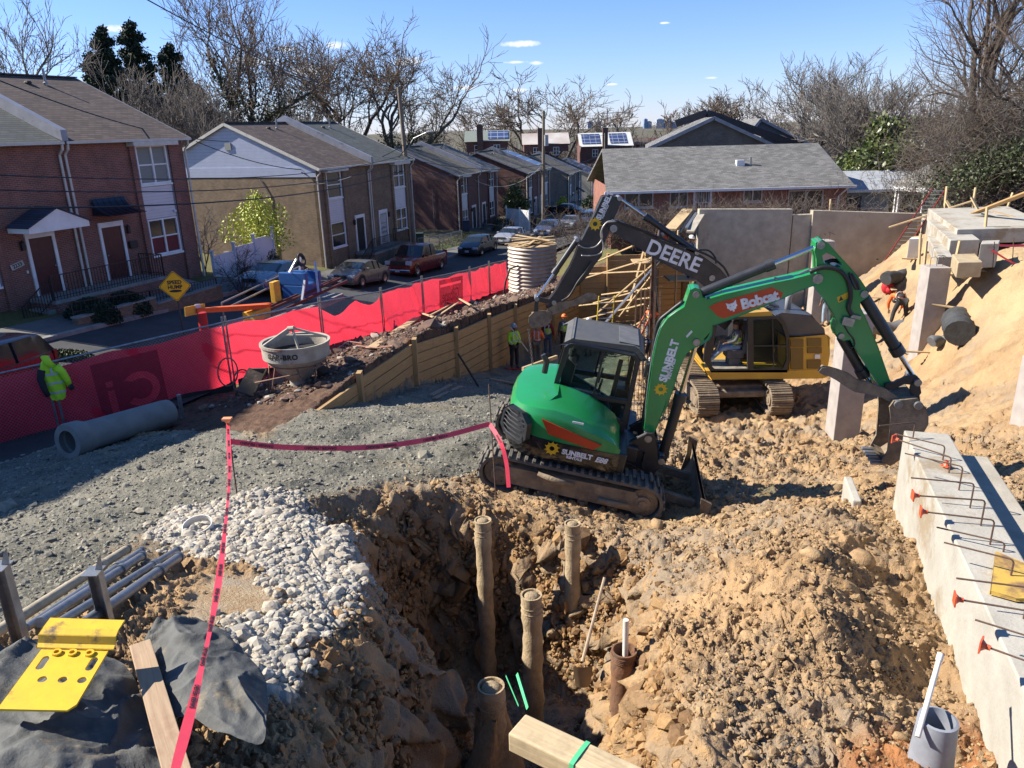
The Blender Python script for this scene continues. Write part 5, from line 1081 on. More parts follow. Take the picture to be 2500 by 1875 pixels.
for i in range(1,7):
 a=np.array([*FPTS[i],FB[i]]);b=np.array([*FPTS[i+1],FB[i+1]]);d=b-a;L=np.linalg.norm(d[:2]);nrm=np.array([d[1],-d[0],0])/L
 G=[[a+d*(c/16)+nrm*(.16+.03*math.sin(c*1.7+i))+np.array([0,0,z+.05*math.sin(c*1.1+i*2)]) for c in range(17)] for z in (-.35,0,.2 if i!=2 else .28)];m_.sheet(G)
solo('silt_fence',m_,mat('black_silt_fabric',(.022,.021,.022),(.035,.03,.026),rough=.9,scale=4,bump=.3),'low black silt fabric run along the foot of the red fence','silt fence',smooth=True)
# corrugated tank
q=atz(1303,742,1.15);tk=thing('corrugated_tank','large corrugated galvanised steel tank with boards on top at the end of the red fence','tank',(q[0],q[1]+1,float(q[2])))
pf=[(.001,0)];H=3.0
for k in range(61): z=k/60*H;pf.append((1.28+.035*math.sin(k*math.pi/2.0),z))
m_=MB();m_.lathe(pf,40);obj('shell',m_,mat('corrugated_steel',(.42,.38,.32),(.3,.27,.22),rough=.6,metal=.35,scale=2.5,c3=(.3,.22,.15),f3=.60),tk,smooth=60)
m_=MB();m_.lathe([(.001,H-.02),(1.28,H-.02)],24);obj('lid',m_,PLY,tk)
for k in range(8):
 a=random.uniform(0,3.1);m_=MB();m_.beam((-1.2*math.cos(a)+random.uniform(-.3,.3),-1.2*math.sin(a),H+.05+.03*k),(1.2*math.cos(a),1.2*math.sin(a),H+.1+.04*k),.15,.04);solo('loose_board',xf(m_,np.array(tk.matrix_basis)),LUM,['lowest board of the heap on the corrugated tank','second board up on the corrugated tank','third board up on the corrugated tank','fourth board up on the corrugated tank','fifth board up on the corrugated tank','sixth board up on the corrugated tank','board just under the topmost on the tank','topmost board of the heap on the corrugated tank'][k],'board','boards on the tank')
m_=MB();m_.tube([(-1.7,-.8,-.2),(-1.45,-.95,1.2),(-1.2,-1.0,1.9),(-.75,-1.05,2.05)],.05,7);solo('bent_hose',xf(m_,np.array(tk.matrix_basis)),RUBBER,'black bent hose leaning on the corrugated tank','hose',smooth=True)
# ---------------------------------------------------------------- trees
def segmesh(P0,P1,r0,r1,n=3):
 P0=np.array(P0,float);P1=np.array(P1,float);r0=np.array(r0);r1=np.array(r1);D=P1-P0;L=np.linalg.norm(D,axis=1,keepdims=True);D/=np.maximum(L,1e-6)
 U=np.where(np.abs(D[:,2:3])<.9,np.array([[0,0,1.]]),np.array([[1.,0,0]]));A=np.cross(D,U);A/=np.linalg.norm(A,axis=1,keepdims=True);B=np.cross(D,A)
 an=np.arange(n)*2*math.pi/n;c=np.cos(an)[None,:,None];s=np.sin(an)[None,:,None]
 R=c*A[:,None]+s*B[:,None];V=np.concatenate([P0[:,None]+R*r0[:,None,None],P1[:,None]+R*r1[:,None,None]],1)
 m=len(P0);base=(np.arange(m)*2*n)[:,None];F=[]
 for j in range(n): F.append(np.concatenate([base+j,base+(j+1)%n,base+n+(j+1)%n,base+n+j],1))
 return V.reshape(-1,3),np.concatenate(F).reshape(-1,4)
def grow(rs,H,spread,levels=5,trunk=.3,r=.25,up=.25,ang=38,kids=(3,4),curl=.18,leaders=3,minr=.006,vase=False,start=(0,0,0),dens=1.):
 S=[]
 def br(p,d,L,rad,lv):
  n=4 if lv<levels-1 else 3;q=np.array(p,float);pts=[q.copy()]
  for i in range(n):
   d=d+rs.normal(0,curl,3)+np.array([0,0,up*(.5 if lv else .1)*.35]);d/=np.linalg.norm(d);q2=q+d*L/n
   ra=rad*(1-i/n*.42);rb=rad*(1-(i+1)/n*.42);S.append((q,q2,ra,rb,lv));q=q2;pts.append(q.copy())
  if lv>=levels: return
  k=rs.randint(kids[0],kids[1]+1)
  if lv>=2: k=int(round(k*dens+.3))
  for j in range(k):
   t=rs.uniform(.3,1.) if j else 1.
   i=min(n-1,int(t*n));pp=pts[i]+(pts[i+1]-pts[i])*(t*n-i) if t<1 else pts[-1]
   a=R_(ang)*rs.uniform(.55,1.25)*(1 if j else .45);ax=rs.normal(0,1,3);ax-=d*(ax@d);ax/=np.linalg.norm(ax)+1e-9
   nd=d*math.cos(a)+ax*math.sin(a);nd[2]+=up*.3;nd/=np.linalg.norm(nd)
   br(pp,nd,L*rs.uniform(.56,.80),max(minr,rad*(.62 if j==0 else .42)),lv+1)
 T=H*trunk;p=np.array(start,float);d=np.array([rs.uniform(-.05,.05),rs.uniform(-.05,.05),1.])
 q=p.copy();n=4
 for i in range(n):
  q2=q+d*T/n+rs.normal(0,.03,3)*T;S.append((q,q2,r*(1-.25*i/n),r*(1-.25*(i+1)/n),0));q=q2
 for j in range(leaders):
  az=j*2*math.pi/leaders+rs.uniform(-.5,.5);tl=spread/H*(1.05 if vase else 1.0)*rs.uniform(.6,1.1);nd=np.array([math.cos(az)*tl,math.sin(az)*tl,1.]);nd/=np.linalg.norm(nd)
  br(q-d*rs.uniform(0,T*.2),nd,(H-T)*.40,r*.62,1)
 return S
BARK=mat('grey_bark',(.16,.135,.115),(.10,.085,.07),rough=.95,scale=6,bump=.5);BARKD=mat('dark_bark',(.085,.07,.06),(.05,.042,.036),rough=.95,scale=6,bump=.5);TWIG=mat('brown_twigs',(.17,.125,.09),(.11,.08,.06),rough=.95,scale=.6);TWIGG=mat('grey_twigs',(.20,.175,.15),(.13,.11,.095),rough=.95,scale=.6)
IVY=mat('ivy_leaves',(.035,.05,.016),(.055,.07,.022),rough=.6,scale=1.5);LEAFD=mat('conifer_leaves',(.012,.028,.016),(.03,.05,.022),rough=.8,scale=.8);LEAFM=mat('magnolia_leaves',(.05,.085,.02),(.12,.14,.035),rough=.35,scale=1.2);LEAFY=mat('spring_leaves',(.42,.45,.05),(.30,.34,.04),rough=.6,scale=2)
def leaves(pts,size,rs,nrm=None,asp=.6):
 n=len(pts);a=rs.normal(0,1,(n,3));a/=np.linalg.norm(a,axis=1,keepdims=True);b=np.cross(a,rs.normal(0,1,(n,3)));b/=np.linalg.norm(b,axis=1,keepdims=True);s=size*rs.uniform(.6,1.4,(n,1))
 V=np.stack([pts-a*s,pts+b*s*asp,pts+a*s,pts-b*s*asp],1).reshape(-1,3);return V,np.arange(n*4).reshape(-1,4)
def tree(name,label,cat,base,seed,S,m0=BARKD,m1=TWIG,group=None,split=2,thin=1.,ivy=None,nb=6):
 rs=np.random.RandomState(seed);r=thing(name,label,cat,tuple(base),0,group)
 for nm,sel,mt,n in (('trunk',[s for s in S if s[4]<=split],m0,nb),('crown',[s for s in S if s[4]>split],m1,3)):
  if not sel: continue
  V,F=segmesh([s[0] for s in sel],[s[1] for s in sel],[s[2] for s in sel],[s[3] for s in sel],n);link(nm,mesh_np(nm,V,F,[mt],smooth=True),r)
 if ivy:
  z0,z1,k,rad=ivy;P=[]
  c=[s for s in S if s[4]<=2 and z0<(s[0][2]+s[1][2])/2<z1]
  for _ in range(k): s=c[rs.randint(len(c))];t=rs.rand();P.append(s[0]+(s[1]-s[0])*t+rs.normal(0,rad,3)*(1+.5*rs.rand()))
  V,F=leaves(np.array(P),.13,rs);link('ivy',mesh_np('ivy',V,F,[IVY],smooth=False),r)
 return r
def at_base(u,v,Y,zoff=0): p=aty(u,v,Y);return np.array([p[0],p[1],p[2]+zoff])
def grd(u,Y):
 p=aty(u,400,Y);return np.array([p[0],Y,float(STR(p[0],Y))-.3])
def topz(v,Y,u=1250): return float(aty(u,v,Y)[2])
def bare(label,u,Y,vt,spread,seed,group='bare trees',**k):
 b=grd(u,Y);H=topz(vt,Y,u)-b[2];kw=dict(trunk=.3,r=.02*H+.05,levels=6,kids=(3,4) if Y<140 else (2,4),minr=.0003*Y);mt={q:k.pop(q) for q in ('m0','m1','ivy','split') if q in k};kw.update(k)
 S=grow(np.random.RandomState(seed),H,spread,**kw)
 zmax=np.percentile([s[1][2] for s in S],97);f=H/zmax;S=[(s[0]*f,s[1]*f,s[2]*f,s[3]*f,s[4]) for s in S]
 xs=np.array([s[1][:2] for s in S]);w=np.percentile(np.abs(xs),97);g=spread/w
 g=min(max(g,.6),2.6);S=[(s[0]*[g,g,1],s[1]*[g,g,1],s[2],s[3],s[4]) for s in S]
 return tree('bare_tree',label,'tree',b,seed,S,group=group,**mt)
bare('bare tree at the far left edge above the nearest roof',15,62,25,6.5,21,m1=TWIGG)
bare('tall bare tree with dark ivy on its forked trunk behind the tan house',600,78,-12,8.5,22,leaders=4,ivy=(5,15,5200,.5),r=.42,trunk=.26)
bare('wide bare tree with black limbs left of the thick wooden pole',858,92,98,8.5,23,leaders=4,r=.42,ang=44)
bare('bare tree with ivy hanging on its leaning trunks behind the thick wooden pole',955,88,120,8.5,24,leaders=3,ivy=(3,9,3000,.45),r=.4,ang=42)
bare('smaller bare tree between the ivy clad tree and the wide black limbed tree',765,88,165,5.5,25,r=.25)
bare('pale twiggy tree just right of the ivy hung tree',1045,100,235,6,26,m1=TWIGG,r=.25)
bare('broad round crowned bare tree above the solar panelled roofs',1338,165,208,15.5,27,leaders=5,r=.6,ang=46,trunk=.2)
bare('pale brown bushy bare tree left of the broad round crowned one',1165,150,272,8,28,m1=TWIG,r=.3)
bare('spiky bare tree beside the city skyline',1745,130,240,6,29,r=.25);bare('thin ragged bare tree right of the wide blue office block',1665,150,262,6,30,r=.22);bare('small faint bare tree beneath the longest tower crane',1508,190,272,5.5,33,r=.2,m1=TWIGG)
bare('large bare tree with a domed crown behind the slate blue gables',1940,88,170,8.5,31,leaders=5,r=.4,m1=TWIGG,ang=42,trunk=.22)
bare('vase shaped bare tree with many upright stems behind the shrub',2112,66,200,6.0,32,leaders=8,trunk=.06,ang=26,up=.55,r=.26,vase=True,m1=TWIGG)
bare('grey thicket of bare stems in front of the dark evergreen',410,60,196,5.2,34,leaders=9,trunk=.1,r=.16,m0=BARK,m1=TWIGG,ang=40);bare('grey thicket of bare stems nearest the blue gable',520,62,262,3.6,35,leaders=8,trunk=.1,r=.12,m0=BARK,m1=TWIGG,ang=40);bare('low grey thicket behind the chimney left of the tan house roof',700,84,268,5,36,leaders=8,trunk=.1,r=.12,m0=BARK,m1=TWIGG,ang=44)
def clump(name,label,cat,u,Y,vt,rad,n,seed,lm,shape,size,group=None,trunkm=BARKD,zb=None):
 rs=np.random.RandomState(seed);b=grd(u,Y);
 if zb is not None: b[2]=zb
 H=topz(vt,Y,u)-b[2];r=thing(name,label,cat,tuple(b),0,group);P=shape(rs,n,H,rad)
 V,F=leaves(P,size,rs);link('crown',mesh_np('crown',V,F,[lm],smooth=False),r);m_=MB();m_.tube([(0,0,0),(0,0,H*.75)],[H*.022+.03,.03],6);obj('trunk',m_,trunkm,r);return r
def conifer(rs,n,H,rad):
 t=rs.rand(n)**.75;nb=46;k=rs.randint(0,nb,n);ph=(k*2.399);zt=(k+.5)/nb;rr=rad*1.1*(1-zt)**.8*(.65+.6*((k*7919)%10)/10.)+.12
 s=rs.rand(n)**.6;x=rr*s*np.cos(ph);y=rr*s*np.sin(ph);z=H*(.12+.88*zt)+s*rr*.28-.9*(1-s)*0
 w=.22+.42*(1-zt)+.12*s;return np.stack([x,y,z],1)+rs.normal(0,1,(n,3))*w[:,None]*.55
for lb,u,Y,vt,rad,n,sd_ in [('tall dark evergreen with a pointed left top behind the nearest house',305,74,70,3.6,26000,41),('tallest dark evergreen in the middle of the group',372,76,58,4.4,34000,42),('dark evergreen on the right of the group, lower and leaning',455,78,112,4.4,28000,43),('dark slim evergreen spire left of the group',268,73,130,2.4,12000,44),('low dark evergreen filling the right flank of the group',510,80,215,3.2,15000,45)]:
 clump('evergreen_tree',lb,'tree',u,Y,vt,rad,n,sd_,LEAFD,conifer,.13,'dark evergreens')
def dome(rs,n,H,rad):
 k=rs.randint(0,70,n);cr=np.random.RandomState(5);C=cr.normal(0,1,(70,3));C/=np.linalg.norm(C,axis=1,keepdims=True);C*=cr.uniform(.45,1.,(70,1));C=C*[rad,rad,H*.5]+[0,0,H*.5];return C[k]+rs.normal(0,1,(n,3))*[rad*.13,rad*.13,H*.075]
clump('evergreen_shrub','big glossy green magnolia shrub beside the long grey roof','shrub',2163,52,308,2.75,34000,46,LEAFM,dome,.15)
clump('evergreen_shrub','dark green bush between the two dark red houses','shrub',1256,88,440,1.5,3500,47,LEAFM,dome,.12)
clump('evergreen_shrub','rounded dark bush by the steps of the grey brick house','shrub',1447,112,478,1.6,2500,48,LEAFD,dome,.14);clump('evergreen_shrub','yellow green bush behind the black car','shrub',1373,104,482,1.0,1500,49,LEAFY,dome,.12);clump('evergreen_shrub','small dark bush in front of the white fence down the street','shrub',1278,80,542,.8,1500,50,LEAFD,dome,.1)
def flame(rs,n,H,rad):
 z=rs.beta(1.6,1.9,n);a=rs.uniform(0,6.28,n);w=np.sin(np.clip(z,0,1)**.8*math.pi)**.8*(1+.35*np.sin(a*3+z*9));s=rs.rand(n)**.5;return np.stack([rad*w*s*np.cos(a),rad*w*s*np.sin(a),H*(.22+.8*z)],1)+rs.normal(0,.09,(n,3))
clump('young_tree','young tree in bright yellow green leaf in front of the tan house','tree',612,42.5,470,1.6,4200,51,LEAFY,flame,.075,zb=2.5)
p=aty(588,700,33);S=grow(np.random.RandomState(52),2.9,1.5,levels=5,trunk=.2,r=.05,ang=46,leaders=5,up=.05,minr=.006);tree('bare_sapling','small dark bare tree in front of the white vinyl fence','tree',(p[0],33,2.75),52,S,BARKD,BARKD)
p=aty(500,640,38);S=grow(np.random.RandomState(53),3.8,2.0,levels=4,trunk=.1,r=.04,ang=50,leaders=6,up=.1,minr=.009);tree('bare_sapling','pale bare shrub at the corner of the nearest house','shrub',(p[0],38,3.3),53,S,BARK,TWIGG)
# big bare trees and the thicket on the bank at the right
S=grow(np.random.RandomState(61),11.,5.5,levels=6,trunk=.12,r=.34,ang=42,leaders=5,up=.2,dens=.9);p=aty(2375,440,40);tree('bare_tree','big bare tree whose dark limbs spread left over the gazebo','tree',(p[0],40,6.3),61,[(a*[1.12,.8,1.25],b*[1.12,.8,1.25],c,d,e) for a,b,c,d,e in S],group='bare trees')
S=grow(np.random.RandomState(62),13.,4.5,levels=6,trunk=.2,r=.3,ang=40,leaders=4,dens=.85);p=aty(2500,440,38);tree('bare_tree','bare tree at the top right corner above the thicket','tree',(p[0],38,6.3),62,S,group='bare trees')
S=grow(np.random.RandomState(63),12.,5,levels=5,trunk=.2,r=.3,ang=42,leaders=4);p=aty(2440,400,52);tree('bare_tree','farther bare tree seen through the thicket at right','tree',(p[0],52,5),63,[(a*1.1,b*1.1,c,d,e) for a,b,c,d,e in S],group='bare trees')
def thicket(name,label,cx,cy,rx,ry,z0,H,n,seed,mt,L=.5,r=.008,lean=.5):
 rs=np.random.RandomState(seed);P=np.stack([cx+rs.normal(0,rx,n),cy+rs.normal(0,ry,n),z0+H*rs.beta(1.2,1.8,n)],1);D=rs.normal(0,1,(n,3));D[:,2]=np.abs(D[:,2])*1.3;D/=np.linalg.norm(D,axis=1,keepdims=True);l=L*rs.uniform(.4,1.6,(n,1));P1=P+D*l;D2=D+rs.normal(0,.4,(n,3));D2/=np.linalg.norm(D2,axis=1,keepdims=True);P2=P1+D2*l
 V,F=segmesh(np.r_[P,P1],np.r_[P1,P2],np.full(2*n,r),np.r_[np.full(n,r*.8),np.full(n,r*.35)],3);o=link(name,mesh_np(name,V,F,mt if isinstance(mt,list) else [mt],smooth=True,mi=rs.randint(0,len(mt),len(F)) if isinstance(mt,list) else None));return tag(o,label,'thicket',kind='stuff')
p=aty(2420,420,37);thicket('vine_thicket','tangle of brown vines and brush hanging over the bank at right',p[0]+1.2,38,2.3,2.0,5.5,6.2,20000,71,[TWIG,TWIGG,BARKD],.42,.009)
p=aty(2330,470,36);thicket('vine_thicket','dead brush on the slope below the ivy at right',p[0]+3.6,36.5,2.0,1.2,5.0,2.4,6000,72,[TWIG,BARKD],.35,.008)
p=aty(1850,505,33.6);thicket('dead_vines','dead vines trailing along the top of the concrete wall',p[0],33.9,3.4,.25,6.0,.5,1200,73,[TWIG,TWIGG],.35,.006)
p=aty(1560,540,37);thicket('dead_vines','dead brush at the foot of the long red brick house',p[0],41.6,2.2,.6,3.6,1.9,3500,74,[TWIG,BARKD],.35,.008)
rs=np.random.RandomState(75);p=aty(2440,385,36);P=np.stack([p[0]+rs.normal(.5,1.7,9000),35.2+rs.normal(0,.9,9000),p[2]+rs.normal(0,.42,9000)],1);P[:,2]+=-.22*(P[:,0]-p[0]-1)**2*.35;V,F=leaves(P,.075,rs);o=link('ivy_mass',mesh_np('ivy_mass',V,F,[IVY],smooth=False));tag(o,'dark green ivy heaped on the bank below the bare trees','ivy',kind='stuff')
# brown earth bank under the thicket
m_=MB();G=[]
for k in range(30):
 t=k/29;u=2350+t*420;pt=aty(u,440,38);zt=6.2+2.0*sm(t,.0,.45);G.append([(pt[0],35.0-.4*t,4.8),(pt[0]+.1,35.6,5.0+(zt-5)*.5+.2*math.sin(k)),(pt[0]+.2,36.5,zt+.12*math.sin(k*1.7)),(pt[0]+1.2,39,zt+.3),(pt[0]+2.0,41,zt-2)])
m_.sheet(G);o=obj('bank',m_,mat('bank_earth',(.10,.065,.045),(.055,.038,.03),scale=1.5,bump=1.,bscale=8,rough=.98),None,smooth=True);o['kind']='structure'
# far woods: many small bare crowns reading as one mass
rs=np.random.RandomState(81);n=1500;uu=rs.uniform(-200,2700,n);Y=rs.uniform(170,420,n)
X=np.array([aty(a,320,b)[0] for a,b in zip(uu,Y)]);Zb=STR(X,Y);Zb=np.where(np.hypot(X,Y)>230,farh(X,Y),Zb)
Hh_=np.minimum(rs.uniform(8,15,n),10+(0.012*Y)-Zb)
Hh_=np.maximum(Hh_,4);m_=46
a=rs.normal(0,1,(n,m_,3));a[:,:,2]=np.abs(a[:,:,2])*.9+.15;a/=np.linalg.norm(a,axis=2,keepdims=True)
o0=np.stack([X,Y,Zb+Hh_*.35],1)[:,None,:]+0*a;R=(Hh_[:,None,None]*.62)*rs.uniform(.45,1.,(n,m_,1));o1=o0+a*R*np.array([.85,.85,1.])
b0=np.stack([X,Y,Zb],1);b1=np.stack([X,Y,Zb+Hh_*.5],1)
tw0=(o0+(o1-o0)*.45).reshape(-1,3);dirs=(o1-o0).reshape(-1,3)
P0=np.r_[o0.reshape(-1,3),b0];P1=np.r_[o1.reshape(-1,3),b1]
sub0=[];sub1=[]
for k in range(3):
 j=rs.normal(0,.32,dirs.shape)*np.linalg.norm(dirs,axis=1,keepdims=True);sub0.append(tw0+dirs*rs.uniform(-.1,.3,(len(dirs),1)));sub1.append(tw0+dirs*.5+j)
P0=np.r_[P0,*sub0];P1=np.r_[P1,*sub1];k1=n*m_;r0=np.r_[np.full(k1,.10),np.full(n,.3),np.full(3*k1,.075)];r1=np.r_[np.full(k1,.03),np.full(n,.2),np.full(3*k1,.03)]
V,F=segmesh(P0,P1,r0,r1,3);o=link('far_woods',mesh_np('far_woods',V,F,[mat('far_twigs',(.135,.105,.085),(.10,.085,.075),scale=.03,rough=1)],smooth=True));tag(o,'far woods of bare brown trees beyond the rooftops','woods',kind='stuff')
# ---------------------------------------------------------------- excavators
GREEN=mat('green_paint',(.012,.25,.065),(.016,.21,.06),rough=.32,scale=1.2,coat=.4,c3=(.10,.16,.06),f3=.64,bump=.03);ORST=mat('orange_decal',(.50,.055,.015),(.42,.045,.014),rough=.35);YEL=mat('yellow_paint',(.56,.33,.025),(.48,.27,.03),rough=.35,scale=1.5,coat=.3,c3=(.25,.17,.08),f3=.63);SUNY=mat('decal_yellow',(.75,.46,.02),rough=.4);DECW=mat('decal_white',(.8,.8,.8),rough=.4)
MUDM=mat('muddy_steel',(.27,.205,.135),(.15,.115,.08),rough=.95,scale=5,bump=1.,bscale=22,c3=(.30,.23,.15),f3=.56);TRK=mat('muddy_rubber',(.16,.14,.115),(.075,.07,.06),rough=.95,scale=6,bump=.6,c3=(.27,.21,.14),f3=.60)
CABG=glassmat('cab_glass',(.03,.035,.035),.02,thin=.90);HOSE=mat('hydraulic_hose',(.012,.012,.013),(.02,.02,.02),rough=.5)
GLOSS=mat('gloss_black',(.012,.012,.013),(.02,.019,.018),rough=.18,scale=1.5,coat=.6,c3=(.10,.085,.06),f3=.61)
def rot3(az,p,r):
 th,p,r=R_(90-az),R_(p),R_(r)
 return np.array(Matrix.Rotation(th,3,'Z')@Matrix.Rotation(p,3,'Y')@Matrix.Rotation(r,3,'X'))
z2=lambda a,b:(1150+a*.31646,450+b*.31646)
z3=lambda a,b:(1600+a*.31646,550+b*.31646)
z5=lambda a,b:(1150+a*.31646,780+b*.31646)
z4=lambda a,b:(1400+a*.31646,200+b*.31646)
z6=lambda a,b:(1900+a*.27125,950+b*.27125)
TE=rot3(97,12,4);OE=np.array([.95,11.95,4.33])
ME=Matrix.Identity(4)
for i in range(3):
 for j in range(3): ME[i][j]=TE[i,j]
 ME[i][3]=OE[i]
def LE(p,y):
 r=ray(*p);n=TE[:,1];t=((OE+n*y-CAM)@n)/(r@n);q=TE.T@(CAM+r*t-OE);return (float(q[0]),float(q[2]))
ex_=thing('excavator','compact green excavator with an orange stripe and black cab, boom arched to the right','excavator',group='excavators',mat=ME)
def pinmb(mb,c,r,y0,y1,n=14): mb.cyl((c[0],y0,c[1]),(c[0],y1,c[1]),r,n=n)
# tracks
def trackset(par,x0,x1,ya,yb,H,lug=.125,matt=TRK,frame=MUDM,shoes=False,axis='x'):
 rr=H/2-.03
 def path(off,n=10):
  r=rr+off;P=[]
  for k in range(n+1): a=-math.pi/2+math.pi*k/n;P.append((x1-rr+r*math.cos(a),H/2+r*math.sin(a)*1))
  for k in range(n+1): a=math.pi/2+math.pi*k/n;P.append((x0+rr+r*math.cos(a),H/2+r*math.sin(a)))
  return P
 O=path(0);I=path(-.055);mb=MB();n=len(O)
 sw=(lambda x,y,z:(x,y,z)) if axis=='x' else (lambda x,y,z:(y,x,z))
 V=[sw(p[0],y,p[1]) for p in O for y in(ya,yb)]+[sw(p[0],y,p[1]) for p in I for y in(ya,yb)];F=[]
 for i in range(n):
  j=(i+1)%n;F+=[(2*i,2*j,2*j+1,2*i+1),(2*n+2*i,2*n+2*i+1,2*n+2*j+1,2*n+2*j),(2*i,2*n+2*i,2*n+2*j,2*j),(2*i+1,2*j+1,2*n+2*j+1,2*n+2*i+1)]
 mb.add(V,F)
 # lugs / shoes
 P=np.array(O+[O[0]]);D=np.r_[0,np.cumsum(np.linalg.norm(np.diff(P,axis=0),axis=1))];N_=int(D[-1]/lug)
 for k in range(N_):
  s=D[-1]*k/N_;i=np.searchsorted(D,s)-1;i=max(i,0);t=(s-D[i])/(D[i+1]-D[i]);p=P[i]+(P[i+1]-P[i])*t;d=(P[i+1]-P[i]);d/=np.linalg.norm(d);o=np.array([d[1],-d[0]])
  w_=lug*(.42 if not shoes else .8);h_=.035 if not shoes else .03
  c=p+o*(h_/2+.002)
  spans=[(ya,yb)] if shoes else [(ya,(ya+yb)/2+.03),((ya+yb)/2-.03,yb)]
  for q,(a_,b_) in enumerate(spans):
   c2=c+d*(lug*.5*q if not shoes else 0)
   e=[c2+d*w_/2*sx+o*h_/2*sz for sx in(-1,1) for sz in(-1,1)]
   VV=[sw(v_[0],y,v_[1]) for v_ in e for y in(a_,b_)];mb.add(VV,[(0,1,3,2),(4,6,7,5),(0,4,5,1),(2,3,7,6),(0,2,6,4),(1,5,7,3)])
   if shoes:
    c3_=c+o*.03;e=[c3_+d*.012*sx+o*.02*sz for sx in(-1,1) for sz in(-1,1)];VV=[sw(v_[0],y,v_[1]) for v_ in e for y in(a_,b_)];mb.add(VV,[(0,1,3,2),(4,6,7,5),(0,4,5,1),(2,3,7,6),(0,2,6,4),(1,5,7,3)])
 t_=obj('track',mb,matt,par,bevel=.006,seg=1)
 fm=MB();yo=.03;poly=[(x0+rr*1.2,H*.30),(x0+rr*1.25,H*.72),(x1-rr*1.5,H*.74),(x1-rr*1.05,H*.52),(x1-rr*1.1,H*.28)]
 if axis=='x': fm.prism(poly,ya+yo,yb-yo,'y')
 else: fm.prism([(p[0],p[1]) for p in poly],ya+yo,yb-yo,'x')
 obj('track_frame',fm,frame,par,bevel=.02)
 def wheel(nm,cx,cz,r):
  w=MB();a_,b_=sw(cx,ya+.02,cz),sw(cx,yb-.02,cz);w.cyl(a_,b_,r*.55,n=14);ym=(ya+yb)/2
  w.cyl(sw(cx,ya+.07,cz),sw(cx,yb-.07,cz),r,n=18);w.cyl(sw(cx,ya+.0,cz),sw(cx,yb-.0,cz),r*.3,n=10);obj(nm,w,frame,par,smooth=35)
 wheel('sprocket',x0+rr,H/2,rr-.08);wheel('idler',x1-rr,H/2,rr-.08)
 for k in range(4): wheel('roller',x0+rr*1.6+(x1-x0-rr*3.2)*(k+.5)/4,H*.17,H*.12)
 return t_
trackset(ex_,-1.47,1.47,-1.12,-.66,.70);trackset(ex_,-1.47,1.47,.66,1.12,.70)
cf=MB();cf.bx(-.7,.7,-.66,.66,.25,.5);cf.cyl((0,0,.5),(0,0,.76),.42,n=20);obj('undercarriage',cf,MUDM,ex_,bevel=.03)
for k,(a,b) in enumerate((((-.55,.52),(.05,.45)),((.45,.30),(.95,.30)))):
 ml=MB();ml.tube([(a[0],-1.135,a[1]),((a[0]+b[0])/2,-1.15,(a[1]+b[1])/2-.02),(b[0],-1.135,b[1])],[.035,.05,.03],7);obj('mud_cake',ml,MUDM,ex_,smooth=True)
# upper body
PER=[(.60,-1.05),(.48,-1.07),(.25,-1.08),(0,-1.085),(-.25,-1.085),(-.5,-1.08),(-.72,-1.05),(-.92,-.98),(-1.07,-.86),(-1.16,-.68),(-1.2,-.45),(-1.22,0),(-1.2,.45),(-1.16,.68),(-1.07,.86),(-.92,.98),(-.72,1.04),(-.55,1.05)]
ZT=[1.12,1.30,1.44,1.54,1.60,1.62,1.60,1.57,1.54,1.52,1.51,1.51,1.51,1.51,1.51,1.51,1.51,1.48]
ZI=[1.16,1.34,1.47,1.58,1.64,1.66,1.67,1.67,1.67,1.66,1.66,1.66,1.66,1.66,1.65,1.64,1.62,1.56]
G=[]
for (x,y),zt,zi in zip(PER,ZT,ZI):
 qx,qy=(x,-.14) if x>-.55 else (-.50,max(-.14-(-.55-x)*.0,min(.95,y if y>-.14 else -.14)))
 if x<=-.55: qx,qy=-.50,float(np.clip(y*.8,-.6,.95))
 n_=np.array([x,y])/np.hypot(x,y);row=[]
 for f,z in ((0,1.08),(-.012,1.18),(-.02,1.0*zt*.5+.62),(.0,zt-.11),(.05,zt-.03),(.16,zt),(.5,(zt+zi)/2),(1.,zi)):
  px,py=(x-n_[0]*f*0+(qx-x)*max(f,0)-n_[0]*min(f,0)*1,y+(qy-y)*max(f,0)-n_[1]*min(f,0));row.append((px,py,max(z,1.08)))
 G.append(row)
mb=MB();mb.sheet(G);mb.add([G[0][i] for i in range(8)]+[(.58,-.14,1.08)],[tuple(range(9))]);obj('engine_hood',mb,GREEN,ex_,smooth=42)
G=[]
for k,((x,y),_) in enumerate(zip(PER+[(.3,1.06),(.75,1.0)],ZT+[1,1])):
 n_=np.array([x,y])/np.hypot(x,y);rear=max(0,-x-.75)/.45
 G.append([(x*.9,y*.9,.70),(x+n_[0]*-.02,y+n_[1]*-.02,.74),(x+n_[0]*.03,y+n_[1]*.03,.84-.0*rear),(x+n_[0]*.035,y+n_[1]*.035,1.02+.02*rear),(x+n_[0]*.015,y+n_[1]*.015,1.10+.04*rear),(x*.9,y*.9,1.12)])
mb=MB();mb.sheet(G);obj('counterweight_skirt',mb,GLOSS,ex_,smooth=40)
mb=MB();mb.bx(-.95,.75,-.95,.95,.72,1.06);mb.bx(.55,.95,-.55,.9,.74,1.02);mb.prism([(.6,1.0),(1.12,.92),(1.12,.62),(.6,.7)],-.42,.18,'y');obj('turntable',mb,BLACKM,ex_,bevel=.03)
mb=MB();mb.prism([(-.60,1.50),(-.52,1.10),(.70,1.02),(.66,1.22),(.05,1.52),(-.2,1.56),(-.58,1.56)],-.16,-.11,'y');mb.bx(-.56,.7,-.12,.92,1.02,1.10);obj('side_panel',mb,BLACK,ex_)
mb=MB();mb.prism([(-.66,1.44),(.30,1.22),(.19,1.12),(-.52,1.22)],-1.125,-1.096,'y');obj('orange_stripe',mb,ORST,ex_,bevel=.006)
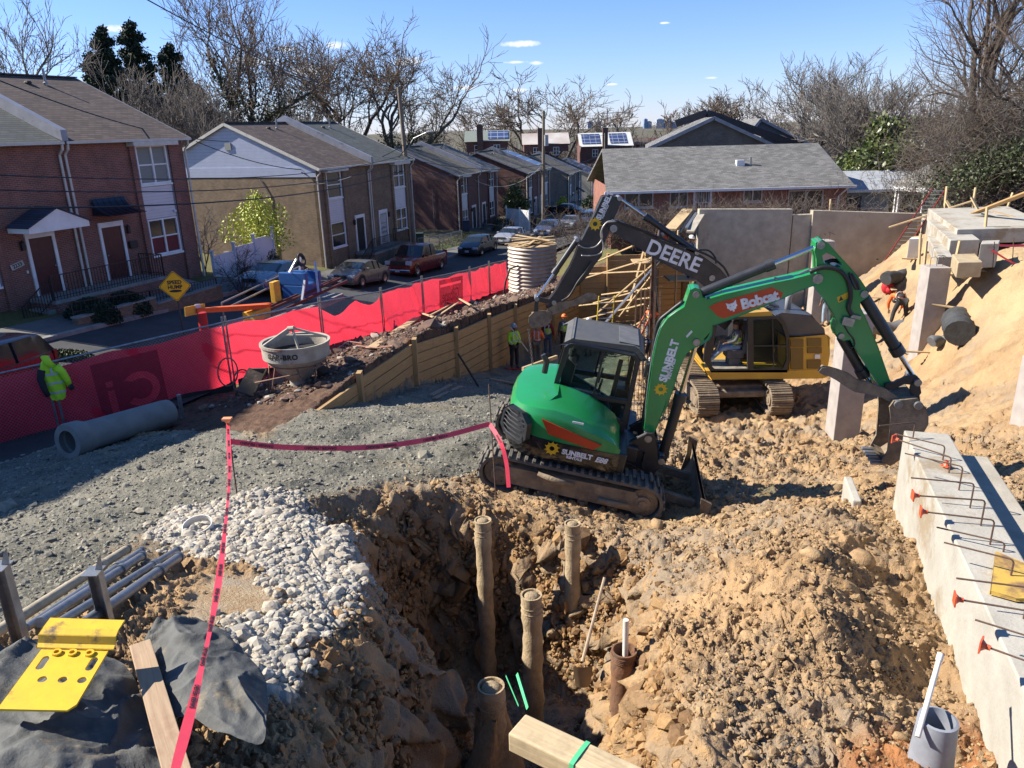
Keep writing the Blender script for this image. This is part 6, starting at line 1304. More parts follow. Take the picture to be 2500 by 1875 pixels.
# rear grille on the corner
a=np.array([-1.335,-.69]);b=np.array([-.735,-1.20]);d=(b-a);Lg=np.linalg.norm(d);ex=np.array([*(d/Lg),0.]);M=frame3((a[0]+d[0]/2,a[1]+d[1]/2,1.20),ex,(0,0,1));M[:3,:2]*=.84
mb=MB();oc=[(-.36,-.12),(-.22,-.28),(.22,-.30),(.36,-.14),(.34,.15),(.16,.30),(-.20,.30),(-.34,.17)];inn=[(x*.78,y*.78) for x,y in oc];mb.prism(oc,-.02,.06,'z',holes=[inn]);xf(mb,M);obj('grille_frame',mb,BLACK,ex_,bevel=.012)
mb=MB();mb.prism(inn,-.02,.028,'z')
for k in range(6): zz=-.2+.085*k;mb.tube([(-.27,zz+.02,.045),(-.1,zz-.01,.065),(.1,zz-.02,.065),(.27,zz-.03,.045)],.013,5)
xf(mb,M);obj('grille',mb,BLACKM,ex_)
obj('rear_reflector',MB().box((-1.245,-.45,1.0),(.02,.16,.10)),mat('reflector_red',(.5,.02,.02),rough=.3),ex_)
obj('exhaust_stub',MB().tube([(-.78,-.1,1.78),(-.78,-.1,1.98),(-.86,-.1,2.08)],[.05,.05,.045],10),BLACK,ex_,smooth=40)
# decals on the body
def gear(r,n=10):
 P=[]
 for k in range(n):
  a=2*math.pi*k/n
  for f,rr in ((0,r*.72),(.38,r*.76),(.5,r),(.9,r*.72)): P.append((rr*math.cos(a+f*2*math.pi/n),rr*math.sin(a+f*2*math.pi/n)))
 return P,[(r*.32*math.cos(t),r*.32*math.sin(t)) for t in np.linspace(0,2*math.pi,14,endpoint=False)]
def decal(par,txt,size,c,right,y,m_=None,bold=.006,shear=0,space=1.,name='lettering',align='LEFT',th=.003):
 """text on a plane y=const of the local frame; c,right are (x,z)"""
 t=text_mb(txt,size,th,align,bold,shear=shear,space=space);e=np.array([right[0]-c[0],0,right[1]-c[1]]);M=frame3((c[0],y,c[1]),e,(-e[2],0,e[0]));xf(t,M);return obj(name,t,m_ or DECW,par)
def sundecal(par,c,r,y,th=.004):
 mb=MB();P,h=gear(r);mb.prism([(c[0]+a,c[1]+b) for a,b in P],y,y+th,'y',holes=[[(c[0]+a,c[1]+b) for a,b in h]]);return obj('sun_emblem',mb,SUNY,par)
yS=-1.135
sundecal(ex_,(-.42,1.0),.125,yS-.004);decal(ex_,'SUNBELT',.115,(-.26,.985),(.3,.985),yS,bold=.006);decal(ex_,'RENTALS',.06,(-.18,.91),(.3,.91),yS,bold=.003);decal(ex_,'E88',.12,(.26,.975),(.5,.975),yS,bold=.005,shear=.3)
obj('serial_label',MB().box((-.12,-1.107,1.50),(.17,.01,.03)),DECW,ex_)
# cab
yN,yF=-.10,.90
cabp=[(-.60,1.10),(-.60,1.55),(-.55,2.28),(-.44,2.40),(.55,2.44),(.66,2.34),(.70,1.58),(.74,1.10)]
def frame_side(y0,y1):
 mb=MB();i1=[(-.52,1.56),(-.47,2.27),(-.40,2.33),(.52,2.36),(.59,2.30),(.62,1.61)];i2=[(-.30,1.48),(.60,1.53),(.62,1.16),(.50,1.14)]
 mb.prism(cabp,y0,y1,'y',holes=[i1,i2]);return mb,i1,i2
for y0,y1 in ((yN-.02,yN+.05),(yF-.05,yF+.02)):
 mb,i1,i2=frame_side(y0,y1);fo=obj('cab_frame',mb,BLACK,ex_,bevel=.012)
 mb=MB();mb.bx(.06,.09,y0,y1,1.57,2.34);obj('window_divider',mb,BLACK,ex_)
 mb=MB();mb.prism(i1,(y0+y1)/2-.003,(y0+y1)/2+.003,'y');mb.prism(i2,(y0+y1)/2-.003,(y0+y1)/2+.003,'y');obj('window',mb,CABG,ex_)
mb=MB()
for (x0,z0,x1,z1) in ((-.60,1.55,-.55,2.3),(.70,1.1,.66,2.3)):
 mb2=MB();mb2.add([(x0,yN+.05,z0),(x0,yF-.05,z0),(x1,yF-.05,z1),(x1,yN+.05,z1)],[(0,1,2,3)]);obj('window',mb2,CABG,ex_)
mb=MB();mb.prism([(-.58,2.34),(-.46,2.46),(.52,2.52),(.62,2.50),(.74,2.36),(.66,2.33),(.55,2.40),(-.44,2.38)],yN-.02,yF+.02,'y');obj('cab_roof',mb,mat('cab_roof_grey',(.075,.075,.078),(.10,.095,.085),rough=.55,c3=(.2,.17,.13),f3=.6),ex_,bevel=.03)
obj('roof_hatch',MB().bx(.28,.6,yN+.1,yF-.1,2.515,2.53),mat('hatch_grey',(.14,.14,.145)),ex_)
mb=MB();mb.box((-.2,.4,1.36),(.5,.5,.14));mb.prism([(-.5,1.4),(-.36,1.4),(-.30,1.9),(-.42,1.95)],.18,.62,'y');obj('seat',mb,mat('seat_cloth',(.03,.03,.033),rough=.9),ex_,bevel=.04);mb=MB();mb.box((-.40,.4,2.08),(.12,.26,.2));obj('headrest',mb,mat('seat_cloth',(.03,.03,.033)),ex_,bevel=.05)
mb=MB();mb.bx(-.25,.2,.1,.2,1.3,1.52);mb.cyl((.15,.15,1.5),(.17,.15,1.78),.02,n=8);mb.cyl((.15,.65,1.5),(.17,.65,1.78),.02,n=8);mb.bx(.45,.6,.3,.7,1.1,1.6);mb.bx(.35,.42,.05,.1,1.4,2.2);obj('controls',mb,BLACKM,ex_)
mb=MB();mb.box((.78,-.16,2.22),(.05,.16,.22));mb.tube([(.66,-.1,2.35),(.76,-.14,2.36),(.78,-.16,2.2)],.012,6);obj('mirror',mb,BLACK,ex_,bevel=.02)
mb=MB();mb.box((.84,.86,2.25),(.05,.16,.2));mb.tube([(.66,.88,2.35),(.84,.88,2.36)],.012,6);obj('mirror',mb,BLACK,ex_,bevel=.02)
# boom
yb0,yb1=-.30,-.02
BP=[z3(1225,465),z3(1100,510),z3(960,575),z3(830,628),z3(700,680),z3(560,735),z3(445,775),z3(440,845),z3(415,885),z3(350,928),z3(300,945),z3(240,985),z3(210,1040),z3(190,1100),z3(130,1290),z3(60,1470),z5(1500,660),z5(1440,820),z5(1405,880),z5(1360,882),z5(1335,850),z5(1345,760),z5(1360,640),z5(1380,500),z5(1405,300),z2(1440,1180),z2(1470,1100),z2(1520,1030),z2(1580,985),z2(1645,945),z2(1670,870),z2(1690,815),z2(1728,803),z2(1765,815),z2(1790,870),z3(400,570),z3(540,528),z3(700,492),z3(900,445),z3(1050,415),z3(1150,390),z3(1215,370),z3(1275,380),z3(1290,420)]
BPl=[LE(p,yb0) for p in BP]
mb=MB();mb.prism(BPl,yb0,yb1,'y',holes=[[LE(z3(*p),yb0) for p in ((370,885),(415,835),(405,860),(380,890))]]);bo=obj('boom',mb,GREEN,ex_,bevel=.012)
# boom decal
DC=[z3(*p) for p in ((412,630),(480,595),(900,478),(985,520),(970,560),(530,718),(480,700))]
mb=MB();mb.prism([LE(p,yb0) for p in DC],yb0-.006,yb0-.0005,'y');obj('boom_decal',mb,ORST,ex_)
c=LE(z3(660,615),yb0);rr=LE(z3(860,560),yb0);decal(ex_,'Bobcat',.215,c,rr,yb0-.009,bold=.010,space=.88)
# cat head mark
q0=np.array(LE(z3(553,640),yb0));q1=np.array(LE(z3(633,615),yb0));eu=(q1-q0)/np.linalg.norm(q1-q0);ev=np.array([-eu[1],eu[0]]);s_=np.linalg.norm(q1-q0)
ct=[(0,.55),(.05,.2),(.0,.0),(.15,-.15),(.25,-.35),(.42,-.3),(.45,-.5),(.60,-.5),(.62,-.3),(.8,-.3),(.85,-.1),(1.0,.0),(.93,.18),(1.0,.6),(.72,.38),(.5,.36),(.28,.36)]
eyes=[[(.22,.12),(.38,.02),(.4,.1)],[(.62,.1),(.64,.02),(.8,.14)]]
mp=lambda p:tuple(q0+eu*p[0]*s_+ev*p[1]*s_)
mb=MB();mb.prism([mp(p) for p in ct],yb0-.010,yb0-.006,'y',holes=[[mp(p) for p in e] for e in eyes]);obj('cat_emblem',mb,DECW,ex_)
c=LE(z3(58,1205),yb0);rr=LE(z3(118,1015),yb0);decal(ex_,'SUNBELT',.17,c,rr,yb0-.004,bold=.008,space=1.02);c=LE(z3(100,1185),yb0);rr=LE(z3(138,1055),yb0);decal(ex_,'RENTALS',.085,c,rr,yb0-.004,bold=.003)
sundecal(ex_,LE(z3(42,1265),yb0),.115,yb0-.005);obj('serial_label',MB().add([(*q[:1],yb0-.003,q[1]) for q in [LE(z3(*p),yb0) for p in((235,855),(245,868),(288,822),(278,808))]],[(0,1,2,3)]),DECW,ex_)
# stick
SP=[(1240,135),(1290,118),(1335,148),(1420,235),(1500,320),(1580,415),(1640,505),(1645,548),(1615,570),(1572,590),(1580,630),(1612,690),(1660,800),(1720,940),(1770,1085),(1812,1205),(1800,1245),(1765,1255),(1725,1240),(1685,1180),(1615,1070),(1540,950),(1500,885),(1450,885),(1405,868),(1385,830),(1388,785),(1400,755),(1375,690),(1330,610),(1265,530),(1225,470),(1225,440),(1235,400),(1245,345),(1243,260),(1228,200)]
SH=[(1290,235),(1325,212),(1385,245),(1440,300),(1425,325),(1385,318),(1300,290)]
ys0,ys1=-.285,-.035
mb=MB();mb.prism([LE(z3(*p),ys0) for p in SP],ys0,ys1,'y',holes=[[LE(z3(*p),ys0) for p in SH]]);obj('dipper_arm',mb,GREEN,ex_,bevel=.012)
def pin1(c,r,a,b): mb=MB();pinmb(mb,c,r,a,b);obj('pin',mb,STEEL,ex_,smooth=40)
for p,r in (((1275,152),.055),((1250,410),.075),((1610,528),.055),((1432,852),.045),((1795,1250),.055)): pin1(LE(z3(*p),ys0),r,ys0-.03,ys1+.03)
for p,r in (((313,533),.05),((317,900),.055)): pin1(LE(z3(*p),yb0),r,yb0-.03,yb1+.03)
pin1(LE(z5(1365,910),-.4),.06,-.47,.15);pin1(LE(z5(1468,1083),-.4),.055,-.47,.1)
mb=MB();mb.prism([LE(z3(*p),ys0) for p in((1400,555),(1485,515),(1490,560),(1412,598))],ys0-.004,ys0-.001,'y');obj('warning_label',mb,SUNY,ex_)
mb=MB();mb.add([(q[0],ys0-.006,q[1]) for q in [LE(z3(*p),ys0) for p in((1415,585),(1430,545),(1450,575))]],[(0,1,2)]);obj('warning_symbol',mb,IRON,ex_)
mb=MB();mb.tube([(q[0],ys0-.01,q[1]) for q in [LE(z3(*p),ys0) for p in((1495,365),(1510,420),(1545,490),(1575,495),(1560,440),(1515,375))]],.02,6);mb.prism([LE(z3(*p),ys0) for p in ((1497,368),(1520,372),(1578,480),(1560,500),(1530,470))],ys0-.006,ys0-.001,'y');obj('arm_slot',mb,BLACK,ex_)
def cyl_(par,a,b,y,rb,rr,f=.58,nm='boom_cylinder',rodm=CHROME,gl=True,bm_=BLACKM):
 a=np.array([a[0],y,a[1]]);b=np.array([b[0],y,b[1]]);m_=a+(b-a)*f;d=(b-a)/np.linalg.norm(b-a);mb=MB();mb.cyl(a,m_,rb,n=16)
 if gl: mb.cyl(m_-d*.09,m_+d*.05,rb*1.22,n=16)
 c=obj(nm,mb,bm_,par,smooth=40);mb=MB();mb.cyl(m_,b,rr,n=12);mb.cyl(b-d*.05,b+d*.04,rr*1.5,n=12);obj('rod',mb,rodm,c,smooth=40);return c
yc=(yb0+yb1)/2
cyl_(ex_,LE(z3(320,535),yc),LE(z3(1272,152),yc),yc,.070,.036,.61,'arm_cylinder')
cyl_(ex_,LE(z5(1468,1083),yc),LE(z5(1737,180),yc),yc-.0,.085,.04,.56,'boom_cylinder',bm_=BLACK)
cyl_(ex_,LE(z3(1612,560),yc),LE(z3(2010,1195),yc),yc,.085,.035,.64,'bucket_cylinder',bm_=BLACK)
cyl_(ex_,LE(z3(1435,860),yc),LE(z3(1640,1215),yc),yc,.075,.04,.8,'thumb_cylinder',bm_=BLACK)
# linkage, bucket, thumb
mb=MB()
for y in (ys0-.05,ys1+.0):
 mb.prism([LE(z3(*p),y) for p in((1775,1225),(1850,1210),(1930,1172),(2010,1160),(2040,1185),(2030,1225),(1990,1232),(1920,1225),(1850,1262),(1800,1275),(1772,1255))],y,y+.045,'y')
 mb.prism([LE(z3(*p),y) for p in((1985,1200),(2035,1195),(2045,1260),(2050,1290),(2035,1310),(2045,1395),(1990,1400),(1975,1330),(1965,1260))],y-.01,y+.035,'y')
obj('bucket_linkage',mb,BLACK,ex_,bevel=.008)
bw0,bw1=-.46,.14
prof=[z6(1040,105),z6(1255,85),z6(1330,170),z6(1352,250),z6(1348,320),z6(1290,420),z6(1210,530),z6(1120,620),z6(1010,690),z6(930,655)]
pl_=[LE(p,bw0) for p in prof];mouth=[LE(p,bw0) for p in (z6(985,560),z6(1000,400),z6(1010,250),z6(1000,160))]
mb=MB()
for y in (bw0,bw1-.03): mb.prism(pl_+mouth,y,y+.03,'y')
obj('bucket_side',mb,MUDM,ex_,bevel=.006)
th_=[np.array(p) for p in pl_];
mb=MB();G=[[(p[0],y,p[1]) for y in np.linspace(bw0+.03,bw1-.03,6)] for p in th_];mb.sheet(G);cen=np.mean(th_,axis=0);G=[[(p[0]+(cen[0]-p[0])*.07,y,p[1]+(cen[1]-p[1])*.07) for y in np.linspace(bw0+.03,bw1-.03,6)] for p in th_];mb.sheet(G);obj('bucket_shell',mb,MUDM,ex_,smooth=45)
tip=np.array(LE(z6(960,680),bw0));td=np.array(LE(z6(760,675),bw0))-tip;td/=np.linalg.norm(td)
for k in range(5):
 y=bw0+.06+k*(bw1-bw0-.12)/4;mb=MB();mb.beam((tip[0]+.03,y,tip[1]+.0),(tip[0]+td[0]*.2,y,tip[1]+td[1]*.2),.07,.045);obj('bucket_tooth',mb,STEEL,ex_,bevel=.015)
mb=MB();TP=((1258,1130),(1285,1100),(1345,1098),(1420,1118),(1500,1150),(1560,1195),(1650,1215),(1780,1265),(1870,1325),(1925,1365),(1905,1415),(1855,1420),(1800,1360),(1750,1330),(1650,1305),(1540,1285),(1460,1240),(1400,1198),(1340,1165),(1300,1158))
for y in (-.40,-.02): mb.prism([LE(z3(*p),y) for p in TP],y,y+.05,'y')
for p in ((1310,1120),(1480,1190),(1650,1260)): q=LE(z3(*p),-.2);mb.cyl((q[0],-.36,q[1]),(q[0],-.02,q[1]),.03,n=8)
obj('thumb',mb,MUDM,ex_,bevel=.008)
mb=MB();
for p in ((1870,1378),(2025,1385)): pinmb(mb,LE(z3(*p),bw0),.062,bw0-.05,bw1+.05)
pinmb(mb,LE(z3(2012,1200),ys0),.055,ys0-.09,ys1+.09);obj('linkage_pin',mb,STEEL,ex_,smooth=40)
# swing post and hoses
mb=MB()
for y in (-.46,.10): mb.prism([LE(z5(*p),-.42) for p in((1228,935),(1290,905),(1355,872),(1405,880),(1440,960),(1448,1060),(1490,1060),(1500,1090),(1470,1120),(1432,1150),(1400,1192),(1325,1185),(1318,1100),(1340,1010),(1260,985))],y,y+.05,'y')
mb.prism([LE(z5(*p),-.42) for p in((1330,1010),(1440,1010),(1440,1150),(1330,1180))],-.41,.10,'y');obj('swing_post',mb,BLACK,ex_,bevel=.015)
mb=MB()
def hose(pts,y,r=.018): mb.tube([(q[0],y,q[1]) for q in spline([LE(p,y) for p in pts],5)],r,6)
hose([z5(1330,980),z5(1325,800),z5(1350,600),z5(1375,420),z2(1420,1180),z2(1450,1060),z2(1530,985),z2(1640,900)],-.16,.03);hose([z5(1340,980),z5(1340,800),z5(1362,600),z5(1385,420),z2(1432,1180),z2(1465,1070),z2(1545,1000),z2(1660,930)],-.08,.03)
hose([z3(1190,360),z3(1290,325),z3(1400,340),z3(1470,400),z3(1500,480),z3(1505,560),z3(1490,640),z3(1515,690)],ys0-.035,.034)
hose([z3(1300,290),z3(1370,270),z3(1430,290),z3(1420,325)],-.1,.03);hose([z3(1450,760),z3(1490,830),z3(1530,880),z3(1535,930),z3(1500,950)],ys0-.03,.012)
obj('hydraulic_hose',mb,HOSE,ex_,smooth=True)
mb=MB()
hose([z3(395,563),z3(540,520),z3(700,484),z3(900,437),z3(1060,400),z3(1190,345)],-.2,.011);hose([z3(395,555),z3(540,513),z3(700,477),z3(900,430),z3(1060,393),z3(1190,338)],-.12,.011);hose([z5(1345,900),z5(1350,640),z5(1395,300),z2(1440,1150),z2(1480,1080),z2(1560,990),z2(1660,940),z3(300,590),z3(395,563)],-.25,.012)
for k,p in enumerate(((518,528),(935,425))): q=LE(z3(*p),-.2);mb.box((q[0],-.18,q[1]),(.05,.1,.06))
mb.box((LE(z3(1480,735),ys0)[0],ys0-.04,LE(z3(1480,735),ys0)[1]),(.16,.07,.12));q=LE(z3(1540,700),ys0);mb.box((q[0],ys0-.03,q[1]),(.14,.05,.05));obj('hydraulic_pipe',mb,STEEL,ex_,smooth=40)
# dozer blade
mb=MB();G=[[(2.02+.10*math.cos(a*1.3),y,.28-.36*math.sin(a)) for y in np.linspace(-1.1,1.1,8)] for a in np.linspace(-1.1,1.1,8)];mb.sheet(G);G=[[(p[0]+.05,p[1],p[2]) for p in r] for r in G];mb.sheet(G)
for y in (-1.1,1.06): mb.prism([(2.02,-.08),(2.16,-.1),(2.2,.2),(2.16,.62),(2.0,.66),(2.04,.3)],y,y+.04,'y')
for y in (-.5,.4): mb.beam((.9,y,.35),(2.05,y,.22),.1,.14)
obj('dozer_blade',mb,MUDM,ex_,bevel=.01)
# ---- yellow excavator
DY=21.6
def WD(p,Y): q=aty(*p,Y);return (float(q[0]),float(q[2]))
GZ=1.72
dx_=thing('excavator','big yellow excavator with an open cab and a raised black boom','excavator',(6.8,22.8,GZ),0,'excavators')
def dobj(nm,mb,m_,**k): return obj(nm,mb,m_,dx_,world=True,**k)
trk=bpy.data.objects.new('tmp',None)
def dtrack(xc):
 # build in local coords: path along Y, width along X
 trackset(dx_,-1.95,1.85,xc-6.8-.31,xc-6.8+.31,.86,lug=.17,matt=MUDM,frame=MUDM,shoes=True,axis='y')
dtrack(5.72);dtrack(7.86)
mb=MB();mb.bx(-.8,.8,-1.0,1.0,.35,.72);mb.bx(-.78,.78,-1.3,-1.0,.42,.62);mb.cyl((0,0,.7),(0,0,1.02),.6,n=24);obj('undercarriage',mb,MUDM,dx_,bevel=.04)
yn=DY
low=[WD(z3(*p),yn) for p in((402,1130),(1318,1118),(1322,1165),(1290,1175),(435,1190))]
mb=MB();mb.prism(low,yn,yn+2.5,'y');dobj('lower_deck',mb,YEL,bevel=.03)
bod=[WD(z3(*p),yn) for p in((1030,1118),(1030,870),(1320,855),(1342,870),(1338,1000),(1318,1117))]
mb=MB();mb.prism(bod,yn+.02,yn+2.48,'y');dobj('engine_housing',mb,YEL,bevel=.05)
mb=MB()
for q in (((1045,880),(1140,880),(1140,935),(1045,935)),((1045,948),(1138,948),(1138,1108),(1045,1108)),((1172,873),(1278,873),(1278,930),(1172,930)),((1174,942),(1280,942),(1280,985),(1174,985)),((1172,1040),(1274,1040),(1274,1103),(1172,1103))): mb.prism([WD(z3(*p),yn) for p in q],yn-.01,yn+.021,'y')
dobj('vent_panel',mb,mat('vent_brown',(.19,.115,.02),(.15,.09,.02),rough=.6,scale=60),bevel=.01)
mb=MB();mb.prism([WD(z3(*p),yn) for p in((1230,996),(1270,996),(1270,1028),(1230,1028))],yn-.015,yn+.019,'y');dobj('label_plate',mb,WHITE)
mb=MB();mb.prism([WD(z3(*p),yn) for p in((1005,858),(940,700),(985,690),(1215,700),(1240,745),(1305,810),(1312,855))],yn+.1,yn+2.3,'y');dobj('engine_cover',mb,mat('dark_grey_paint',(.045,.05,.06),(.06,.065,.075),rough=.4,coat=.2),bevel=.06)
q=WD(z3(1095,690),yn);mb=MB();mb.tube([(q[0],yn+.8,q[1]-.1),(q[0],yn+.8,q[1]+.35),(q[0]+.12,yn+.8,q[1]+.52),(q[0]+.4,yn+.8,q[1]+.58)],.09,10);dobj('exhaust_pipe',mb,GREYP,smooth=True)
mb=MB();a=WD(z3(880,615),yn);b=WD(z3(1040,690),yn)
for k in range(3): mb.tube([(a[0]-.1,yn+1.0+.2*k,a[1]+.02*k),(b[0],yn+1.0+.2*k,b[1])],.045,8)
dobj('handrail',mb,GREYP,smooth=True)
# cab of the yellow machine
cy0,cy1=yn+.02,yn+1.02
cab=[WD(p,yn) for p in (z3(430,1135),z3(372,1040),z3(385,930),z3(440,760),z3(500,715),z3(960,700),z3(1000,745),z3(1035,860),z3(1042,1040),z3(1015,1135))]
hol=[WD(z3(*p),yn) for p in((440,1090),(425,1040),(445,920),(480,770),(505,735),(712,722),(712,1110),(460,1112))];hol2=[WD(z3(*p),yn) for p in((760,1105),(755,725),(935,722),(975,765),(1008,865),(1012,1040),(985,1105))]
mb=MB();mb.prism(cab,cy0-.02,cy0+.06,'y',holes=[hol,hol2]);dobj('cab_frame',mb,BLACK,bevel=.02)
mb=MB();mb.prism(cab,cy1-.06,cy1,'y',holes=[hol,hol2]);dobj('cab_frame',mb,BLACK,bevel=.02)
mb=MB();mb.prism(hol2,cy0+.01,cy0+.02,'y');dobj('window',mb,CABG);mb=MB();a=WD(z3(755,930),yn);b=WD(z3(1012,930),yn);mb.beam((a[0],cy0+.0,a[1]),(b[0],cy0+.0,b[1]),.05,.04);mb.beam((WD(z3(905,720),yn)[0],cy0,WD(z3(905,720),yn)[1]),(WD(z3(915,1105),yn)[0],cy0,WD(z3(915,1105),yn)[1]),.03,.03);dobj('door_rail',mb,BLACK)
mb=MB();r0=[WD(z3(*p),yn) for p in((640,705),(660,675),(890,672),(900,700))];mb.prism([WD(z3(*p),yn) for p in((480,722),(500,690),(890,668),(905,700))],cy0,cy1,'y');dobj('cab_roof',mb,YEL,bevel=.04)
mb=MB();a=WD(z3(440,1112),yn);b=WD(z3(712,1125),yn);mb.bx(a[0],b[0],cy0,cy1,a[1]-.08,a[1]);dobj('cab_floor',mb,mat('floor_mat',(.28,.25,.19),(.16,.14,.11)))
mb=MB();s=WD(z3(640,1010),yn);mb.box((s[0],cy0+.5,s[1]-.02),(.5,.5,.26));mb.prism([(s[0]+.2,s[1]),(s[0]+.33,s[1]),(s[0]+.42,s[1]+.75),(s[0]+.3,s[1]+.75)],cy0+.26,cy0+.74,'y');mb.box((s[0],cy0+.5,s[1]-.3),(.35,.4,.3));dobj('seat',mb,mat('seat_grey',(.10,.10,.105),rough=.8),bevel=.04)
mb=MB();c=WD(z3(530,900),yn);mb.box((c[0]-.25,cy0+.5,c[1]-.2),(.12,.3,.5));mb.cyl((c[0]-.1,cy0+.3,c[1]-.35),(c[0]-.02,cy0+.3,c[1]-.05),.02,n=8);mb.cyl((c[0]-.1,cy0+.75,c[1]-.35),(c[0]-.02,cy0+.75,c[1]-.05),.02,n=8);dobj('controls',mb,BLACKM)
mb=MB();mb.bx(WD(z3(700,900),yn)[0],WD(z3(1020,900),yn)[0],cy1+.01,cy1+.9,low[0][1],WD(z3(800,800),yn)[1]);dobj('tank_box',mb,BLACKM,bevel=.03)
# boom and stick of the yellow machine
Yb=22.55
BB=[(1058,335),(1062,300),(1085,278),(1130,282),(1190,305),(1260,340),(1360,385),(1480,435),(1600,480),(1700,520),(1770,548),(1850,598),(1920,650),(1975,715),(2005,800),(2015,880),(2010,1060),(1960,1120),(1900,1080),(1890,980),(1880,880),(1850,830),(1800,780),(1740,738),(1640,690),(1540,640),(1450,590),(1340,525),(1240,458),(1160,410),(1100,372)]
mb=MB();mb.prism([WD(z2(*p),Yb) for p in BB],Yb,Yb+.42,'y');dobj('boom',mb,BLACKM,bevel=.02)
SB=[(1015,98),(1065,88),(1130,98),(1155,112),(1150,150),(1105,262),(1085,335),(1040,420),(1025,470),(1010,550),(940,640),(900,700),(830,775),(760,830),(690,905),(640,935),(600,962),(583,950),(610,880),(650,830),(700,740),(760,640),(800,555),(830,470),(870,400),(905,330),(945,250)]
Ys=22.6
mb=MB();mb.prism([WD(z2(*p),Ys) for p in SB],Ys,Ys+.32,'y');dobj('dipper_arm',mb,BLACKM,bevel=.02)
def dcyl(a,b,Y,rb,rr,f,nm):
 A=WD(a,Y);B=WD(b,Y);a=np.array([A[0],Y,A[1]]);b=np.array([B[0],Y,B[1]]);m_=a+(b-a)*f;d=(b-a)/np.linalg.norm(b-a);mb=MB();mb.cyl(a,m_,rb,n=14);mb.cyl(m_-d*.12,m_+d*.05,rb*1.2,n=14);c=dobj(nm,mb,BLACKM,smooth=40);mb=MB();mb.cyl(m_,b,rr,n=10);o=obj('rod',mb,CHROME,c,smooth=40);o.data.transform(Matrix.Translation(-Vector(dx_.location)));return c
dcyl(z2(1740,525),z2(1145,108),Yb+.2,.095,.05,.66,'arm_cylinder');dcyl(z2(818,428),z2(507,880),Yb+.2,.085,.045,.55,'bucket_cylinder')
for p,r in (((1097,340),.11),((1145,108),.07),((818,428),.06),((640,912),.07),((507,883),.07),((1740,525),.07),((1855,720),.09)): q=WD(z2(*p),Ys);mb=MB();mb.cyl((q[0],Ys-.08,q[1]),(q[0],Ys+.42,q[1]),r,n=14);dobj('pin',mb,STEEL,smooth=40)
mb=MB()
for y in (Ys-.05,Ys+.33):
 mb.prism([WD(z2(*p),y) for p in((495,870),(520,868),(655,900),(655,930),(560,915),(500,900))],y,y+.04,'y');mb.prism([WD(z2(*p),y) for p in((495,880),(522,885),(518,980),(490,1000),(482,980))],y,y+.04,'y')
dobj('linkage',mb,BLACKM)
mb=MB()
for y in (Ys-.06,Ys+.34): mb.prism([WD(z2(*p),y) for p in((485,985),(560,975),(620,985),(625,1040),(590,1090),(520,1105),(470,1110),(442,1070),(448,1020))],y,y+.05,'y')
mb.bx(WD(z2(470,1060),Ys)[0],WD(z2(600,1060),Ys)[0],Ys,Ys+.3,WD(z2(500,1080),Ys)[1],WD(z2(500,1000),Ys)[1]);dobj('quick_coupler',mb,MUDM,bevel=.01)
mb=MB()
for y in (Ys-.02,Ys+.28): mb.prism([WD(z2(*p),y) for p in((590,960),(680,905),(780,895),(830,870),(900,835),(950,840),(975,860),(972,885),(900,905),(840,925),(760,945),(700,985),(620,1010),(585,1000))],y,y+.05,'y')
dobj('thumb',mb,MUDM,bevel=.01)
for k in range(8): q=WD(z2(700+k*32,975-k*11),Ys);mb=MB();mb.cyl((q[0],Ys+.1,q[1]+.02),(q[0],Ys+.1,q[1]-.07),.04,.01,n=5);dobj('thumb_tooth',mb,RUST)
def ddecal(txt,size,a,b,Y,**k):
 a=WD(a,Y);b=WD(b,Y);t=text_mb(txt,size,.004,'LEFT',k.get('bold',.01),space=k.get('space',1));e=np.array([b[0]-a[0],0,b[1]-a[1]]);xf(t,frame3((a[0],Y,a[1]),e,(-e[2],0,e[0])));dobj('lettering',t,DECW)
ddecal('DEERE',.60,z2(1358,478),z2(1568,560),Yb-.01,bold=.014,space=1.0);ddecal('SUNBELT',.21,z2(982,270),z2(1040,148),Ys-.008,bold=.01,space=1.0);ddecal('RENTALS',.10,z2(1010,262),z2(1048,178),Ys-.008,bold=.004)
c=WD(z2(957,305),Ys);P,h=gear(.21);mb=MB();mb.prism([(c[0]+a,c[1]+b) for a,b in P],Ys-.012,Ys-.004,'y',holes=[[(c[0]+a,c[1]+b) for a,b in h]]);dobj('sun_emblem',mb,SUNY)
mb=MB()
def dh(pts,Y,r): mb.tube([(q[0],Y,q[1]) for q in spline([WD(z2(*p),Y) for p in pts],6)],r,6)
dh([(1110,280),(1050,290),(1010,350),(1010,420),(960,480),(880,490),(830,470)],Ys-.1,.02);dh([(1120,285),(1040,300),(1000,380),(1020,470),(1000,530),(920,550),(850,550)],Ys-.14,.02);dobj('steel_hose',mb,mat('light_hose',(.35,.34,.33),rough=.4,metal=.4),smooth=True)
mb=MB();dh([(1085,275),(1250,330),(1450,410),(1600,470),(1750,515),(1850,560),(1950,640),(2000,740),(2012,830)],Yb-.03,.035);dh([(1750,505),(1830,510),(1880,560),(1890,610)],Yb+.1,.03);dh([(930,600),(880,680),(820,760),(760,860),(700,900)],Ys-.05,.035);dh([(1100,290),(1300,360),(1500,430),(1700,500)],Yb+.1,.03);dobj('hydraulic_hose',mb,HOSE,smooth=True)
